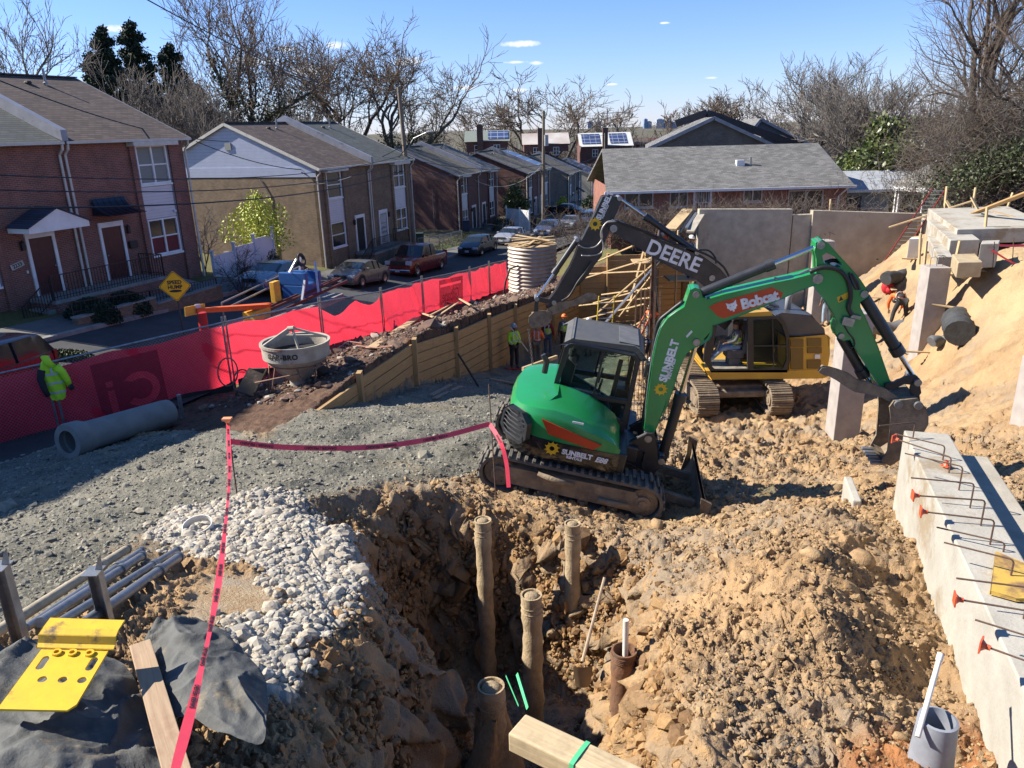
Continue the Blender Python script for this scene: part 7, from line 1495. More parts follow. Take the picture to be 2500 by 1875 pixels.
# ---------------------------------------------------------------- pit: timber walls
def wdep(t): return 18.4*(1+.173*t)
WB=[(-.75,770,1005,1003),(0,878,983,912),(1,1014,942,826),(2,1115,918,797),(3,1195,894,764),(4,1258,880,740)]
pb=[(atd(u,vb,wdep(t)),atd(u,vt,wdep(t))) for t,u,vb,vt in WB]
pts=[(np.array([b[0],b[1],b[2]-.25]),float(t_[2])) for b,t_ in pb]
pts+=[(np.array([1.9,34.2,.2]),2.75),(np.array([3.6,38.4,-.1]),2.35)]
lw=thing('timber_wall','long timber lagging wall stepping down the left side of the pit','retaining wall',tuple(pts[0][0]))
for i,(p,zt) in enumerate(pts):
 if i==0: continue
 mb=MB();mb.beam((p[0]+.06,p[1]-.02,p[2]-.3),(p[0]+.06,p[1]-.02,zt+.12),.26,.12,up=(1,0,0));obj('post',mb,LUMD,lw,world=True)
for i in range(len(pts)-1):
 (a,za),(b,zb)=pts[i],pts[i+1];d=b-a;L=np.hypot(d[0],d[1]);n_=np.array([d[1],-d[0],0])/L
 T0,T1=(za if i==0 else za-.06),zb-.02 if i else zb-.12
 # boards run parallel to the top edge
 k=0
 while True:
  z0a,z0b=T0-(k+1)*.29,T1-(k+1)*.29
  lo0,lo1=a[2],b[2]
  if z0a+.27<lo0-.2 and z0b+.27<lo1-.2 or k>14: break
  mb=MB();s=.05;A=a+d*.03+n_*.0;B_=a+d*.97
  mb.beam((A[0],A[1],z0a+.145+(z0b-z0a)*.03),(B_[0],B_[1],z0a+.145+(z0b-z0a)*.97),.06+.02*random.random(),.262+.012*random.random(),up=(0,0,1));obj('board',mb,LUMD,lw,world=True);k+=1
fw_=thing('timber_wall','timber lagging wall across the far end of the pit behind the braces','retaining wall',(3.6,38.4,0))
for x0,x1,zt in ((3.5,5.0,float(aty(1450,650,38.4)[2])),(5.0,6.9,float(aty(1520,622,38.4)[2])),(6.9,8.8,float(aty(1580,610,38.4)[2]))):
 z=zt-.28
 while z>-.5: mb=MB();mb.beam((x0+.05,38.45,z+.13),(x1-.05,38.45,z+.13),.07,.26+.012*random.random());obj('board',mb,LUMD,fw_,world=True);z-=.285
 mb=MB();mb.beam((x0,38.3,-.6),(x0,38.3,zt+.1),.34,.12,up=(1,0,0));obj('post',mb,LUMD,fw_,world=True)
# ---------------------------------------------------------------- concrete walls
def wallbox(name,label,u0,u1,vt0,vt1,Y,zb,mt=CONC,th=.35,group=None,cat='concrete wall'):
 a=aty(u0,vt0,Y);b=aty(u1,vt1,Y);mb=MB();z0,z1=float(a[2]),float(b[2])
 V=[(a[0],Y,zb),(b[0],Y,zb),(b[0],Y,z1),(a[0],Y,z0)];V+=[(p[0],p[1]+th,p[2]) for p in V];mb.add(V,[(0,1,2,3),(7,6,5,4),(0,4,5,1),(1,5,6,2),(2,6,7,3),(3,7,4,0)])
 return solo(name,mb,mt,label,cat,group,loc=((a[0]+b[0])/2,Y,zb)),a,b
g='cast concrete wall panels at the back of the pit'
_,wa,wb=wallbox('concrete_wall','tallest grey concrete wall panel just right of the formwork',1708,1936,511,511,33.0,0,group=g)
wallbox('concrete_wall','narrow concrete panel with a lower top between two big ones',1937,1986,526,523,33.12,0,group=g)
_,wc,wd_=wallbox('concrete_wall','wide brownish concrete wall panel behind the red ladder',1986,2243,514,522,33.0,0,mt=mat('concrete_warm',(.42,.36,.28),(.32,.27,.205),rough=.9,scale=1.6,bump=.25,bscale=30,c3=(.2,.17,.13),f3=.6),group=g)
wallbox('concrete_wall','low concrete wall continuing right behind the rubble terrace',2262,2450,525,530,33.05,3,group=g)
mb=MB();rs=random.Random(3)
for a,b in ((wa,wb),(wc,wd_)):
 n=int((b[0]-a[0])/.32)
 for i in range(n):
  x=a[0]+.15+i*.32;z=a[2]+(b[2]-a[2])*i/n
  if rs.random()<.25: mb.tube([(x,33.15,z-.05),(x+rs.uniform(-.05,.05),33.15,z+.28)],.008,4)
  else: mb.tube([(x,33.08,z-.05),(x,33.08,z+.16),(x+.22,33.2,z+.17),(x+.24,33.2,z-.05)],.008,4)
tag(solo('rebar_dowels',mb,REBAR,'bent steel dowels sticking out of the tops of the concrete walls','rebar',loc=(float(wa[0]),33.1,float(wa[2]))),kind='stuff')
# formwork running towards the lens, with ribs and studs
fm=thing('wall_formwork','tall wall formwork with rusty steel ribs seen edge on beside the lumber braces','formwork',(5.6,28.2,.5))
A=np.array([5.35,28.0]);B=np.array([7.15,36.5]);d=(B-A)/np.linalg.norm(B-A);nn=np.array([-d[1],d[0]])
ztA,ztB=5.55,5.6
mb=MB();V=[(*A,.3),(*B,.2),(*B,ztB),(*A,ztA)];V+=[(p[0]-nn[0]*.06,p[1]-nn[1]*.06,p[2]) for p in V];mb.add(V,[(0,1,2,3),(7,6,5,4),(0,4,5,1),(1,5,6,2),(2,6,7,3),(3,7,4,0)]);obj('panel',mb,mat('form_ply',(.13,.10,.07),(.07,.055,.045),rough=.8,scale=2),fm,world=True)
for k in range(12):
 q=A+(B-A)*(k+.3)/12+nn*.05;mb=MB();mb.beam((q[0],q[1],.3),(q[0],q[1],5.5),.05,.1,up=(1,0,0));obj('rib',mb,RUST,fm,world=True)
for k in range(9):
 z=.7+k*.56;mb=MB();mb.beam((A[0]+nn[0]*.12,A[1]+nn[1]*.12,z),(B[0]+nn[0]*.12,B[1]+nn[1]*.12,z),.05,.07)
 for j in range(10): q=A+(B-A)*(j+.5)/10+nn*.15;mb.beam((q[0],q[1],z-.02),(q[0]+nn[0]*.12-.1,q[1]+nn[1]*.12,z+.14),.02,.02)
 obj('waler',mb,mat('waler',(.17,.13,.095),(.10,.08,.06),rough=.85,scale=8),fm,world=True)
q=aty(1650,700,31);mb=MB();mb.beam((q[0],31,.4),(q[0],31,5.9),.14,.05,up=(1,0,0));obj('stud',mb,LUM,fm,world=True)
def lumber(a,b,w=.09,h=.04,m_=LUM,label='',group='lumber braces in the pit',cat='brace',name='lumber_brace',tw=0):
 a=np.array(a,float);b=np.array(b,float);mb=MB();mb.beam(a,b,w,h,twist=tw);return solo(name,mb,m_,label,cat,group,loc=tuple((a+b)/2))
BR=[((810,745),(1412,560),35,30.2,.12,'thick yellowish brace rising from the wall at left to the top of the formwork'),((985,985),(1437,588),32,29.5,.1,'steep brace crossing behind the yellow stepladder'),((830,935),(1395,872),35,29.8,.09,'nearly level brace just above the stepladder top'),((760,1065),(1338,922),33.5,29.5,.1,'long low brace passing behind the orange hard hat'),((900,690),(1335,668),37,33,.08,'level board high on the far timber wall'),((935,612),(1252,474),37,32,.1,'brace rising to the black boom from the far corner'),((1330,515),(1205,985),36,33,.08,'upright plank leaning on the far timber wall'),((1400,648),(1462,1045),29.6,28.0,.06,'slim upright strip in front of the formwork ribs'),((1145,1020),(1445,636),34,29.4,.06,'thin light brace parallel to the steep one'),((1010,850),(1425,795),33,29,.08,'upper of the two nearly level braces over the stepladder'),((1110,1175),(1345,1040),30,28.5,.08,'short brace low down by the orange ladder'),((945,915),(1400,790),35.5,30.5,.07,'thin brace fanning up to the formwork from far left')]
for a,b,Ya,Yb,w,lb in BR: lumber(aty(*z2(*a),Ya),aty(*z2(*b),Yb),w,.05,LUM,lb)
lumber(aty(*z2(925,1198),25.8),aty(*z2(1448,595),29.3),.085,.05,ALU2:=mat('aluminium_prop',(.5,.5,.5),(.4,.4,.4),rough=.3,metal=.8),'grey metal prop running diagonally in front of the stepladder','lumber braces in the pit')
for a,b,lb in (((1120,1135),(1268,1248),'loose pale board lying on the gravel by the rebar'),((795,1085),(800,1188),'short upright stake beside the worker in the orange hard hat')): pa=hit(*z2(*b));lumber(aty(*z2(*a),pa[1]+(.9 if a[0]>900 else 0)),pa+[0,0,.05],.13,.04,LUM,lb,'loose lumber')
# rebar cages
for k,(u,v0,v1,Y) in enumerate(((1556,708,850,26.5),(1577,706,856,26.0),(1601,712,872,25.5))):
 a=aty(u,v1,Y);b=aty(u,v0,Y);mb=MB()
 for dx,dy in ((-.09,-.09),(.09,-.09),(.09,.09),(-.09,.09)): mb.cyl((a[0]+dx,Y+dy,a[2]-1.0),(a[0]+dx,Y+dy,b[2]+.1*dx),.014,n=5)
 for j in range(14):
  z=a[2]-.8+j*.33;P=[(a[0]+dx,Y+dy,z) for dx,dy in ((-.1,-.1),(.1,-.1),(.1,.1),(-.1,.1),(-.1,-.1))];mb.tube(P,.008,4)
 solo('rebar_cage',mb,REBAR,['leftmost of the three upright rebar column cages','middle one of the three upright rebar column cages','rightmost of the three upright rebar column cages'][k],'rebar cage','upright rebar cages',loc=tuple(a))
mb=MB();c=aty(1575,960,20.5)
for i in range(16): mb.cyl((c[0]-.5+.09*i,20.4,1.4),(c[0]-.5+.09*i+rs.uniform(-.05,.05),20.4,3.9),.009,n=4)
for j in range(16): mb.cyl((c[0]-.7,20.42,1.5+.15*j),(c[0]+1.0,20.42,1.5+.15*j+rs.uniform(-.03,.03)),.008,n=4)
solo('rebar_mat',mb,REBAR,'upright rebar mat seen between the green boom and the black cab','rebar mat',loc=(float(c[0]),20.4,1.4))
# ladders
def ladder(name,label,a,b,w,mt,rungs,wd,mr=None,rail=(.09,.03)):
 a=np.array(a);b=np.array(b);wd=np.array(wd,float);wd/=np.linalg.norm(wd);r=thing(name,label,'ladder',tuple(a))
 for s in(-1,1): mb=MB();mb.beam(a+wd*s*w/2,b+wd*s*w/2,rail[1],rail[0],up=tuple(np.cross(wd,b-a)));obj('rail',mb,mt,r,world=True)
 for k in range(rungs): q=a+(b-a)*(k+.6)/rungs;mb=MB();mb.beam(q-wd*w/2,q+wd*w/2,.035,.035);obj('rung',mb,mr or STEEL,r,world=True)
 return r
la=aty(2142,690,30.6);lb=aty(2292,462,33.2);ladder('ladder','tall red extension ladder leaning on the concrete wall',la,lb,.5,mat('red_fibreglass',(.22,.02,.02),(.17,.015,.015)),24,(.86,-.5,.0))
sa=hit(*z2(965,1205));ladder('stepladder','yellow stepladder standing in front of the lumber braces',aty(*z2(1020,1210),26.3),aty(*z2(1047,862),26.3),.55,mat('yellow_fibreglass',(.62,.45,.03),(.55,.4,.03)),9,(1,0,0))
mb=MB();a=aty(*z2(1290,1160),27.5);b=aty(*z2(1370,1000),28.2);ladder('ladder','short orange ladder lying against the formwork foot',a,b,.35,mat('orange_fibreglass',(.5,.12,.04)),6,(.4,-.9,0))
# columns
def column(label,uL,uR,vt,vb,Y,w,zb=None,top=True,u2=None,rz=-.06):
 c=aty((uL+uR)/2,vb,Y);t=aty((uL+uR)/2+(VVX-(uL+uR)/2)*0,vt,Y);z0=(float(c[2]) if zb is None else zb)-.6;z1=float(aty(u2 or (uL+uR)/2,vt,Y)[2])
 mb=MB();mb.box((0,0,(z0+z1)/2),(w,w,z1-z0),rz=rz);mb.v=[q+np.array([c[0],Y,0]) for q in mb.v]
 o=solo('concrete_column',mb,COLM,label,'concrete column','concrete columns',bevel=.012,loc=(float(c[0]),Y,z0))
 if top:
  for s in (-.18,.02,.2): m2=MB();m2.tube([(c[0]+s,Y,z1-.1),(c[0]+s,Y,z1+.25),(c[0]+s+(.14 if s<.1 else -.05),Y,z1+.30+.1*s),(c[0]+s+.2,Y,z1+.2)],.009,4);obj('dowel',m2,REBAR,o,world=False).data.transform(Matrix.Translation(-Vector(o.location)))
 return o
COLM=mat('column_concrete',(.37,.33,.30),(.29,.26,.24),rough=.9,scale=3,bump=.2,bscale=40,c3=(.42,.38,.34),f3=.62)
column('concrete column standing behind the tip of the green boom',1968,2012,587,800,29.5,.62,u2=1990,zb=1.6)
column('concrete column partly hidden by the green dipper arm',2030,2092,760,1010,17.6,.62,u2=2055)
column('tall concrete column standing alone at the foot of the sandy bank',2228,2282,650,848,22.6,.62,u2=2276)
column('concrete column cut off by the right edge of the picture',2490,2560,880,1062,13.3,.62,u2=2535,top=False)
# terrace blocks
q4=lambda a,b:(1900+a*.27125,500+b*.27125)
def block(label,fl,fr,bl,vb,Y0,Y1,mt=CONCL):
 """front left, front right (both at Y0), back left (at Y1) top corners and the pixel row of the front foot"""
 a=aty(*fl,Y0);b=aty(*fr,Y0);c=aty(*bl,Y1);z=float(a[2]);zb=float(aty(fl[0],vb,Y0)[2])-.15;d=b-a;mb=MB();V=[(a[0],a[1],zb),(b[0],b[1],zb),(c[0]+d[0],Y1,zb),(c[0],Y1,zb)];V+=[(p[0],p[1],z) for p in V];mb.add(V,[(0,3,2,1),(4,5,6,7),(0,1,5,4),(1,2,6,5),(2,3,7,6),(3,0,4,7)])
 return solo('concrete_block',mb,mt,label,'concrete block','concrete footings on the terrace',bevel=.02,loc=(float(a[0]),Y0,zb))
block('long upper concrete footing running back across the rubble terrace',q4(1612,222),q4(2500,212),q4(1345,62),q4(0,312)[1],25.5,31.8)
block('lower concrete footing stepped in front of the upper one',q4(1550,320),q4(1815,322),q4(1335,185),q4(0,445)[1],24.3,29.5)
block('lowest pale footing by the base of the terrace steps',q4(1440,470),q4(1575,455),q4(1330,370),q4(0,535)[1],23.2,27.5);block('square concrete stub beside the white pail',q4(1822,352),q4(1985,355),q4(1835,335),q4(0,520)[1],21.6,22.2);block('rough low slab in front of the square stub',q4(1620,520),q4(1840,520),q4(1560,480),q4(0,610)[1],21.2,22.6,mt=mat('earthy_concrete',(.42,.34,.21),(.33,.25,.15),bump=.6,scale=3))
block('white insulated wall stub behind the lowest footing',q4(1180,305),q4(1290,295),q4(1200,290),q4(0,460)[1],28.5,28.8,mt=WHITE)
rs=np.random.RandomState(17)
def ontop(u,v,dz=.04): p=hit(u,v);p[2]=gz(p[0],p[1])+dz;return p
n=0
SCL=[a+' '+b for a,b in zip(('pale scrap board','greyish scrap board','plywood scrap')*10,('on the upper footing at its left end','lying left of the white pail','tilted on the upper footing top','next right on the upper footing top','crossing the middle of the upper footing','near the front edge of the upper footing','right of the middle of the upper footing','under the stake on the upper footing','toward the right end of the upper footing','at the right end of the upper footing','farthest back on the upper footing','far back at the right of the upper footing','below the square concrete stub','just above the lone tall column','left of the top of the lone column','in front of the lowest pale footing','beside the white pail on the slope','at the foot of the red ladder','left of the red rucksack','between the rucksack and the bent worker','left of the feet of the bent worker','at the feet of the bent worker','touching the foot of the lone column','right of the foot of the lone column','leading toward the large black roll','behind the green dipper arm','on the sand below the grey roll','above the rucksack by the black sheeting'))]
KL=['thin plank','broad plank','short offcut','splintered board','long batten','grey plank','bleached board','stubby block']
for u,v in [(2290,600),(2330,612),(2350,560),(2380,548),(2400,560),(2420,575),(2440,548),(2455,565),(2475,556),(2490,572),(2415,535),(2465,535),(2350,690),(2250,690),(2230,640),(2340,655),(2395,668),(2140,735),(2110,745),(2150,790),(2130,820),(2180,830),(2230,870),(2265,868),(2325,765),(2100,800),(2120,880),(2170,705)]:
 p=hit(u,v);Yk=p[1];zk=max(gz(p[0],p[1]),4.9 if False else -9)
 if v<580 and u>2330: p=aty(u,v,28.5);zk=p[2]
 a=rs.uniform(0,3.1);L=rs.uniform(.5,1.5);d=np.array([math.cos(a),math.sin(a),rs.uniform(-.15,.25)])*L/2
 lumber(p*[1,1,0]+[0,0,zk+.12]-d,p*[1,1,0]+[0,0,zk+.12]+d,rs.uniform(.09,.25),.035,[LUM,LUMG,PLY][n%3],SCL[n],'scrap lumber on the right bank',cat='scrap board',name='scrap_board');n+=1
for a,b,Y,lb in [(q4(1282,260),q4(1275,480),25,'tall pale stake at the left corner of the terrace'),(q4(1335,325),q4(1320,510),23.5,'second tall stake in front of the terrace corner'),(q4(1635,325),q4(1600,470),22.9,'stake standing before the lower footing'),(q4(1880,20),q4(1865,225),26,'stake among the planks on the upper footing'),(q4(2112,-110),q4(2065,-5),32,'right leaning post on the back wall'),(z4(1985,905),z4(1980,985),33.5,'short stake on top of the concrete wall')]: lumber(aty(*a,Y),aty(*b,Y)-[0,0,.2],.1,.05,LUM,lb,'stakes on the right',cat='stake',name='stake')
for a,b,Y0,Y1,w,lb in [((2170,555),(2375,490),32.5,31.5,.12,'long sloping guard plank above the concrete wall'),((2300,560),(2312,455),32.6,32.6,.12,'upright post holding the guard plank'),((2310,490),(2325,515),32.4,32.0,.12,'diagonal strut beside the guard post'),((2370,530),(2382,458),31.5,31.5,.1,'second guard post nearer the bank'),((2372,482),(2392,520),31.3,30.9,.12,'yellowish diagonal strut near the second guard post'),((2380,520),(2530,462),29,26,.35,'dark plank retaining the orange soil at the right edge'),((1715,720),(1740,500),0,0,0,'')]:
 if w: lumber(aty(*a,Y0),aty(*b,Y1),w,.05,LUM if 'dark' not in lb else LUMD,lb,'guard planks over the back wall',cat='plank',name='plank')
# formwork top left of the concrete wall
for k,(a,b,Y0,Y1,w,m_,lb) in enumerate([(z4(745,1140),z4(885,985),31.5,34.5,.5,LUM,'ribbed wooden form panel tilted beside the concrete wall'),(z4(820,1170),z4(925,1000),31.3,34,.12,IRON,'dark form edge beside the ribbed panel'),(z4(870,1130),z4(950,1010),31.2,33.6,.12,STEEL,'steel edge angle on the open form'),(z4(900,1160),z4(990,1015),31.0,33.2,.3,CONC,'narrow top of the fresh concrete in the open form')]): lumber(aty(*a,Y0),aty(*b,Y1),w,.08,m_,lb,'open form beside the concrete wall',cat='form board',name='form_board',tw=0)
# pail, rucksack, rolls
def solid(name,label,cat,parts,loc,group=None):
 r=thing(name,label,cat,tuple(loc),0,group)
 for nm,mb,m_,sm_ in parts: obj(nm,mb,m_,r,smooth=sm_)
 return r
p=aty(2410,643,22.3);solid('pail','white pail with a black lid on the terrace','pail',[('body',MB().lathe([(.001,0),(.14,0),(.16,.36),(.165,.36)],18),WHITE,40),('lid',MB().lathe([(.175,.34),(.175,.40),(.15,.42),(.001,.42)],18),BLACK,40)],(p[0],22.3,gz(p[0],22.3)))
p=hit(2165,718);solid('rucksack','red rucksack standing on the dirt near the ladder foot','bag',[('body',MB().sphere((0,0,.27),.24,12,sc=(1,.7,1.15)),mat('red_cloth',(.55,.02,.03),rough=.8,scale=8),True),('pocket',MB().sphere((0,-.14,.18),.13,10),mat('red_cloth',(.55,.02,.03)),True)],(p[0],p[1],gz(p[0],p[1])))
FAB=mat('black_fabric',(.03,.032,.034),(.055,.057,.06),rough=.75,scale=4,bump=.8,bscale=14)
def roll(label,u,v,L,r,az,m_=FAB,flat=.8):
 p=hit(u,v);z=gz(p[0],p[1]);d=np.array([math.cos(az),math.sin(az),0]);mb=MB();P=[p*[1,1,0]+[0,0,z+r*.75]+d*(t-.5)*L+np.array([0,0,.04*math.sin(t*9)]) for t in np.linspace(0,1,10)];mb.tube(P,[r*(1+.1*math.sin(i*2.3)) for i in range(10)],14);return solo('fabric_roll',mb,m_,label,'fabric roll','rolls of black fabric',smooth=40)
roll('bundle of black sheeting at the foot of the red ladder',2190,690,1.4,.24,.5);roll('grey roll of fabric left of the lone tall column',2170,815,1.8,.24,.1,mat('grey_fabric',(.14,.145,.15),(.1,.1,.105),bump=.5));roll('large black roll of fabric right of the lone tall column',2335,825,1.5,.38,1.1);roll('grey crumpled sheet below the black roll',2295,845,.7,.16,.3,mat('grey_fabric',(.14,.145,.15)))
roll('folded plastic sheeting near the backpack',2195,728,.5,.12,.9)
# ---------------------------------------------------------------- hung form panel and chain
p0=aty(1293,790,22.7);fp=thing('steel_form','steel framed form panel with a yellow timber edge hanging from the black boom','form panel',tuple(aty(1300,925,22.7)))
c=[aty(*z2(*q),Y) for q,Y in (((400,1440),22.7),((505,1450),22.9),((690,1380),24.6),((660,1345),24.7))]
mb=MB();V=[c[0],aty(*z2(575,1540),22.7),aty(*z2(760,1440),24.6),c[3]];V=[np.array(q) for q in V];V+=[q+np.array([.02,-.0,-.25]) for q in V];mb.add(V,[(0,1,2,3),(7,6,5,4),(0,4,5,1),(1,5,6,2),(2,6,7,3),(3,7,4,0)]);obj('panel',mb,mat('form_grey',(.16,.16,.165),(.11,.11,.11)),fp,world=True)
mb=MB();mb.beam(c[0]+[0,0,.06],c[3]+[0,0,.06],.08,.12);obj('timber_edge',mb,LUM,fp,world=True);mb=MB();mb.beam(c[0]+[0,-.03,-.12],V[1]+[0,-.03,-.12],.07,.24)
for k in range(5): q=c[0]+(V[1]-c[0])*k/4;mb.beam(q+[0,-.1,.0],q+[0,-.1,-.4],.08,.06)
obj('steel_edge',mb,RUST,fp,world=True)
mb=MB();n=22
for k in range(n):
 a=aty(1291+12*k/n,806+104*k/n,22.72);an=k*1.57;e=np.array([math.cos(an),math.sin(an),0]);mb.tube([a+e*.022+[0,0,.03],a+e*.03,a+e*.022-[0,0,.05],a-e*.022-[0,0,.05],a-e*.03,a-e*.022+[0,0,.03],a+e*.022+[0,0,.03]],.011,5)
solo('lifting_chain',mb,mat('chain_steel',(.30,.28,.26),(.2,.18,.17),metal=.8,rough=.4,scale=9),'steel lifting chain hanging from the coupler of the black boom','chain',loc=tuple(aty(1291,806,22.7)))
# ---------------------------------------------------------------- trench piles
CASE=mat('muddy_casing',(.46,.35,.21),(.30,.22,.13),rough=.9,scale=5,bump=.9,bscale=30,c3=(.06,.055,.05),f3=.62);CASR=mat('rusty_casing',(.22,.10,.05),(.13,.075,.045),rough=.85,scale=4,bump=.8,bscale=26,c3=(.36,.29,.2),f3=.60);SOILT=mat('soil_fill',(.36,.28,.17),(.26,.19,.11),rough=.95,scale=14,bump=1.,bscale=40)
def pile(label,u,vt,zt,r,zb,m_=CASE,fill=True,lean=0):
 p=atz(u,vt,zt);r_=thing('pipe_pile',label,'pipe pile',(p[0],p[1],zb),0,'steel pipe piles in the trench');H=zt-zb
 n=26;P=[]
 for k in range(n+1): z=H*k/n;P.append((r*(1+.0*z)+.008*math.sin(k*2.1+u)+.006*math.sin(k*5.3),z))
 mb=MB();mb.lathe(P+[(r+.006,H),(r+.006,H+.02),(r-.012,H+.02),(r-.014,H-.5)],24);mb.v[0][:,0]+=np.sin(mb.v[0][:,2]*7)*.004;obj('casing',mb,m_,r_,smooth=50)
 if fill: mb=MB();mb.lathe([(r-.014,H-.03),(r*.7,H+.01),(r*.4,H+.035),(.001,H+.03)],14);obj('soil_fill',mb,SOILT,r_,smooth=True)
 for z in ((H-.13,H-.2) if fill else (H-.03,H-.05,H-.07,H-.09)): mb=MB();mb.lathe([(r+.004,z),(r+.012,z+.008),(r+.004,z+.016)],24);obj('thread_ring',mb,m_,r_,smooth=True)
 return r_,p
pile('tall soil capped pipe pile, leftmost in the trench',1178,1272,4.9,.112,2.0);pile('tallest pipe pile in the trench, right of the leftmost one',1398,1280,4.9,.105,1.7);pile('pale pipe pile filled with soil, in the middle of the group',1298,1455,4.9,.118,2.4)
rp,pp=pile('rusty open pipe pile with a white tube standing in it',1523,1590,4.9,.125,2.9,CASR,False)
pile('short soil filled pipe pile at the left end of the timber',1200,1678,4.9,.125,3.4)
def tube_solo(name,label,cat,P,r,m_,n=10,**k): mb=MB();mb.tube(P,r,n);return solo(name,mb,m_,label,cat,smooth=40,**k)
PVC=mat('white_pvc',(.72,.70,.65),(.62,.58,.5),rough=.4,scale=6,c3=(.4,.33,.25),f3=.62)
tube_solo('white_tube','white plastic tube standing inside the rusty pile','tube',[(pp[0]+.02,pp[1],3.9),(pp[0]+.015,pp[1]+.01,5.27)],[.03,.03],PVC)
mb=MB();rs2=np.random.RandomState(4)
e5=atz(1200,1678,4.9);m_=MB();G=[[(e5[0]+(.12+.50*t**1.3+.05*math.sin(a*3+t*6))*math.cos(a)-.02,e5[1]+(.12+.45*t**1.3+.05*math.sin(a*4+t*9))*math.sin(a),4.62-1.5*t) for a in np.linspace(0,6.283,28)] for t in np.linspace(0,1,14)];m_.sheet(G);solo('soil_cone',m_,ST_D[2],'cone of soil heaped round the short pile','soil',smooth=True)
q=atd(2275,1770,5.6);bp=thing('pipe_stub','battered grey pipe stub set in the orange soil at the bottom right','pipe stub',(q[0]+.04,q[1],5.35));m_=MB();m_.lathe([(.17,-.3),(.158,.0),(.143,.30),(.135,.47),(.115,.475),(.112,.1),(.001,.1)],22);obj('casing',m_,mat('grey_casing',(.20,.18,.155),(.13,.11,.09),rough=.8,scale=6,bump=.6,c3=(.3,.2,.12),f3=.57),bp,smooth=45)
t0=atd(2252,1757,5.55);t1=atd(2297,1596,5.75);tube_solo('white_tube','white plastic tube with a collar leaning in the grey pipe stub','tube',[t0-(t1-t0)*.25,t1-(t1-t0)*.12,t1-(t1-t0)*.11,t1],[.019,.019,.024,.024],PVC)
# squared timber with green strap
TIM=woodmat('squared_timber',(.54,.43,.27),(.40,.30,.17),rough=.85)
a=atd(1262,1770,5.15);b=atd(1610,1935,4.6);a[2]-=.06;b[2]-=.06;mb=MB();mb.beam(a,b+(b-a)*.35,.215,.15);tb=solo('squared_timber',mb,TIM,'heavy squared timber lying across the trench at the bottom of the picture','timber',bevel=.012,loc=tuple(a))
GST=mat('green_strap',(.10,.52,.25),(.08,.45,.2),rough=.4);d=(b-a)/np.linalg.norm(b-a);sx=np.cross(d,[0,0,1]);sx/=np.linalg.norm(sx);upv=np.cross(sx,d);c=a+(b-a)*.47
P=[c-sx*.115-upv*.16,c-sx*.112+upv*.078,c-sx*.05+upv*.084,c+sx*.05+upv*.086,c+sx*.112+upv*.08,c+sx*.125-upv*.05]
mb=MB();mb.sheet([[p-d*.016 for p in P],[p+d*.016 for p in P]]);so_=solo('green_strap',mb,GST,'green plastic strap with black print round the squared timber','strap',loc=tuple(c))
t=text_mb('AAR 56M',.022,.0004);xf(t,frame3(c-sx*.1155-upv*.03-d*.0,upv,-d));t.v=[q-c for q in t.v];obj('lettering',t,IRON,so_)
for (u0,v0,u1,v1,lb) in ((1235,1650,1266,1724,'thin green strap end sticking up behind the timber'),(1262,1645,1288,1730,'wider green strap end beside the middle pile')): A_=atd(u0,v0,5.9);B_=atd(u1,v1,5.6);mb=MB();mb.beam(A_,B_,.03 if u0>1240 else .014,.003,up=(0,1,0));solo('green_strap',mb,GST,lb,'strap')
# shovel
A_=atd(1476,1410,8.6);B_=atd(1422,1615,8.3);sh_=thing('shovel','shovel leaning on the trench side right of the tallest pile','shovel',tuple(B_));mb=MB();mb.cyl(A_,B_,.017,.02,n=8);obj('handle',mb,mat('ash_handle',(.42,.32,.22),(.3,.22,.15)),sh_,world=True);mb=MB();q=B_;G=[[(q[0]+x*(1-.35*t*t),q[1]-.05-.02*math.cos(x*14)+.0*t,q[2]-.02-t*.27) for x in np.linspace(-.105,.105,6)] for t in np.linspace(0,1,6)];mb.sheet(G);obj('blade',mb,mat('muddy_blade',(.35,.25,.14),(.25,.18,.1),rough=.8),sh_,world=True,smooth=True)
# ---------------------------------------------------------------- footing with dowels, right foreground
ft=thing('footing','long pale concrete footing at the right with dowels along its top','footing',(4.4,7.0,5.2))
L0,L1=atz(2207,1050,6.0),atz(2530,1752,6.0);R0,R1=atz(2304,1052,6.0),atz(2640,1560,6.0)
dl=(L1-L0);dl/=np.linalg.norm(dl);wv_=np.array([dl[1],-dl[0],0])*-1
if wv_[0]<0: wv_=-wv_
W_=.54;mb=MB();A=[L0,L0+dl*9.5,L0+dl*9.5+wv_*W_,L0+wv_*W_];A=[np.array([p[0],p[1],6.0]) for p in A];V=A+[p-[0,0,1.3] for p in A];mb.add(V,[(3,2,1,0),(4,5,6,7),(0,1,5,4),(1,2,6,5),(2,3,7,6),(3,0,4,7)]);obj('stem_wall',mb,CONCL,ft,world=True,bevel=.015)
mb=MB();A2=[L0+wv_*(W_+.0),L0+dl*9.5+wv_*W_,L0+dl*9.5+wv_*(W_+.5),L0+wv_*(W_+.5)];A2=[np.array([p[0],p[1],5.72]) for p in A2];V=A2+[p-[0,0,.5] for p in A2];mb.add(V,[(3,2,1,0),(4,5,6,7),(0,1,5,4),(1,2,6,5),(2,3,7,6),(3,0,4,7)]);obj('lower_ledge',mb,CONC,ft,world=True,bevel=.015)
CAPM=mat('orange_cap',(.62,.10,.035),(.5,.08,.03),rough=.5)
def cap(par,p,dr,world=True):
 M=frame3(p,np.cross(dr,[0,0,1.])+1e-6,(0,0,1));mb=MB();mb.lathe([(.001,.0),(.02,0),(.022,-.03),(.045,-.055),(.045,-.058)],10,M=M);mb.box((0,0,-.062),(.10,.10,.012),M=M);return mb
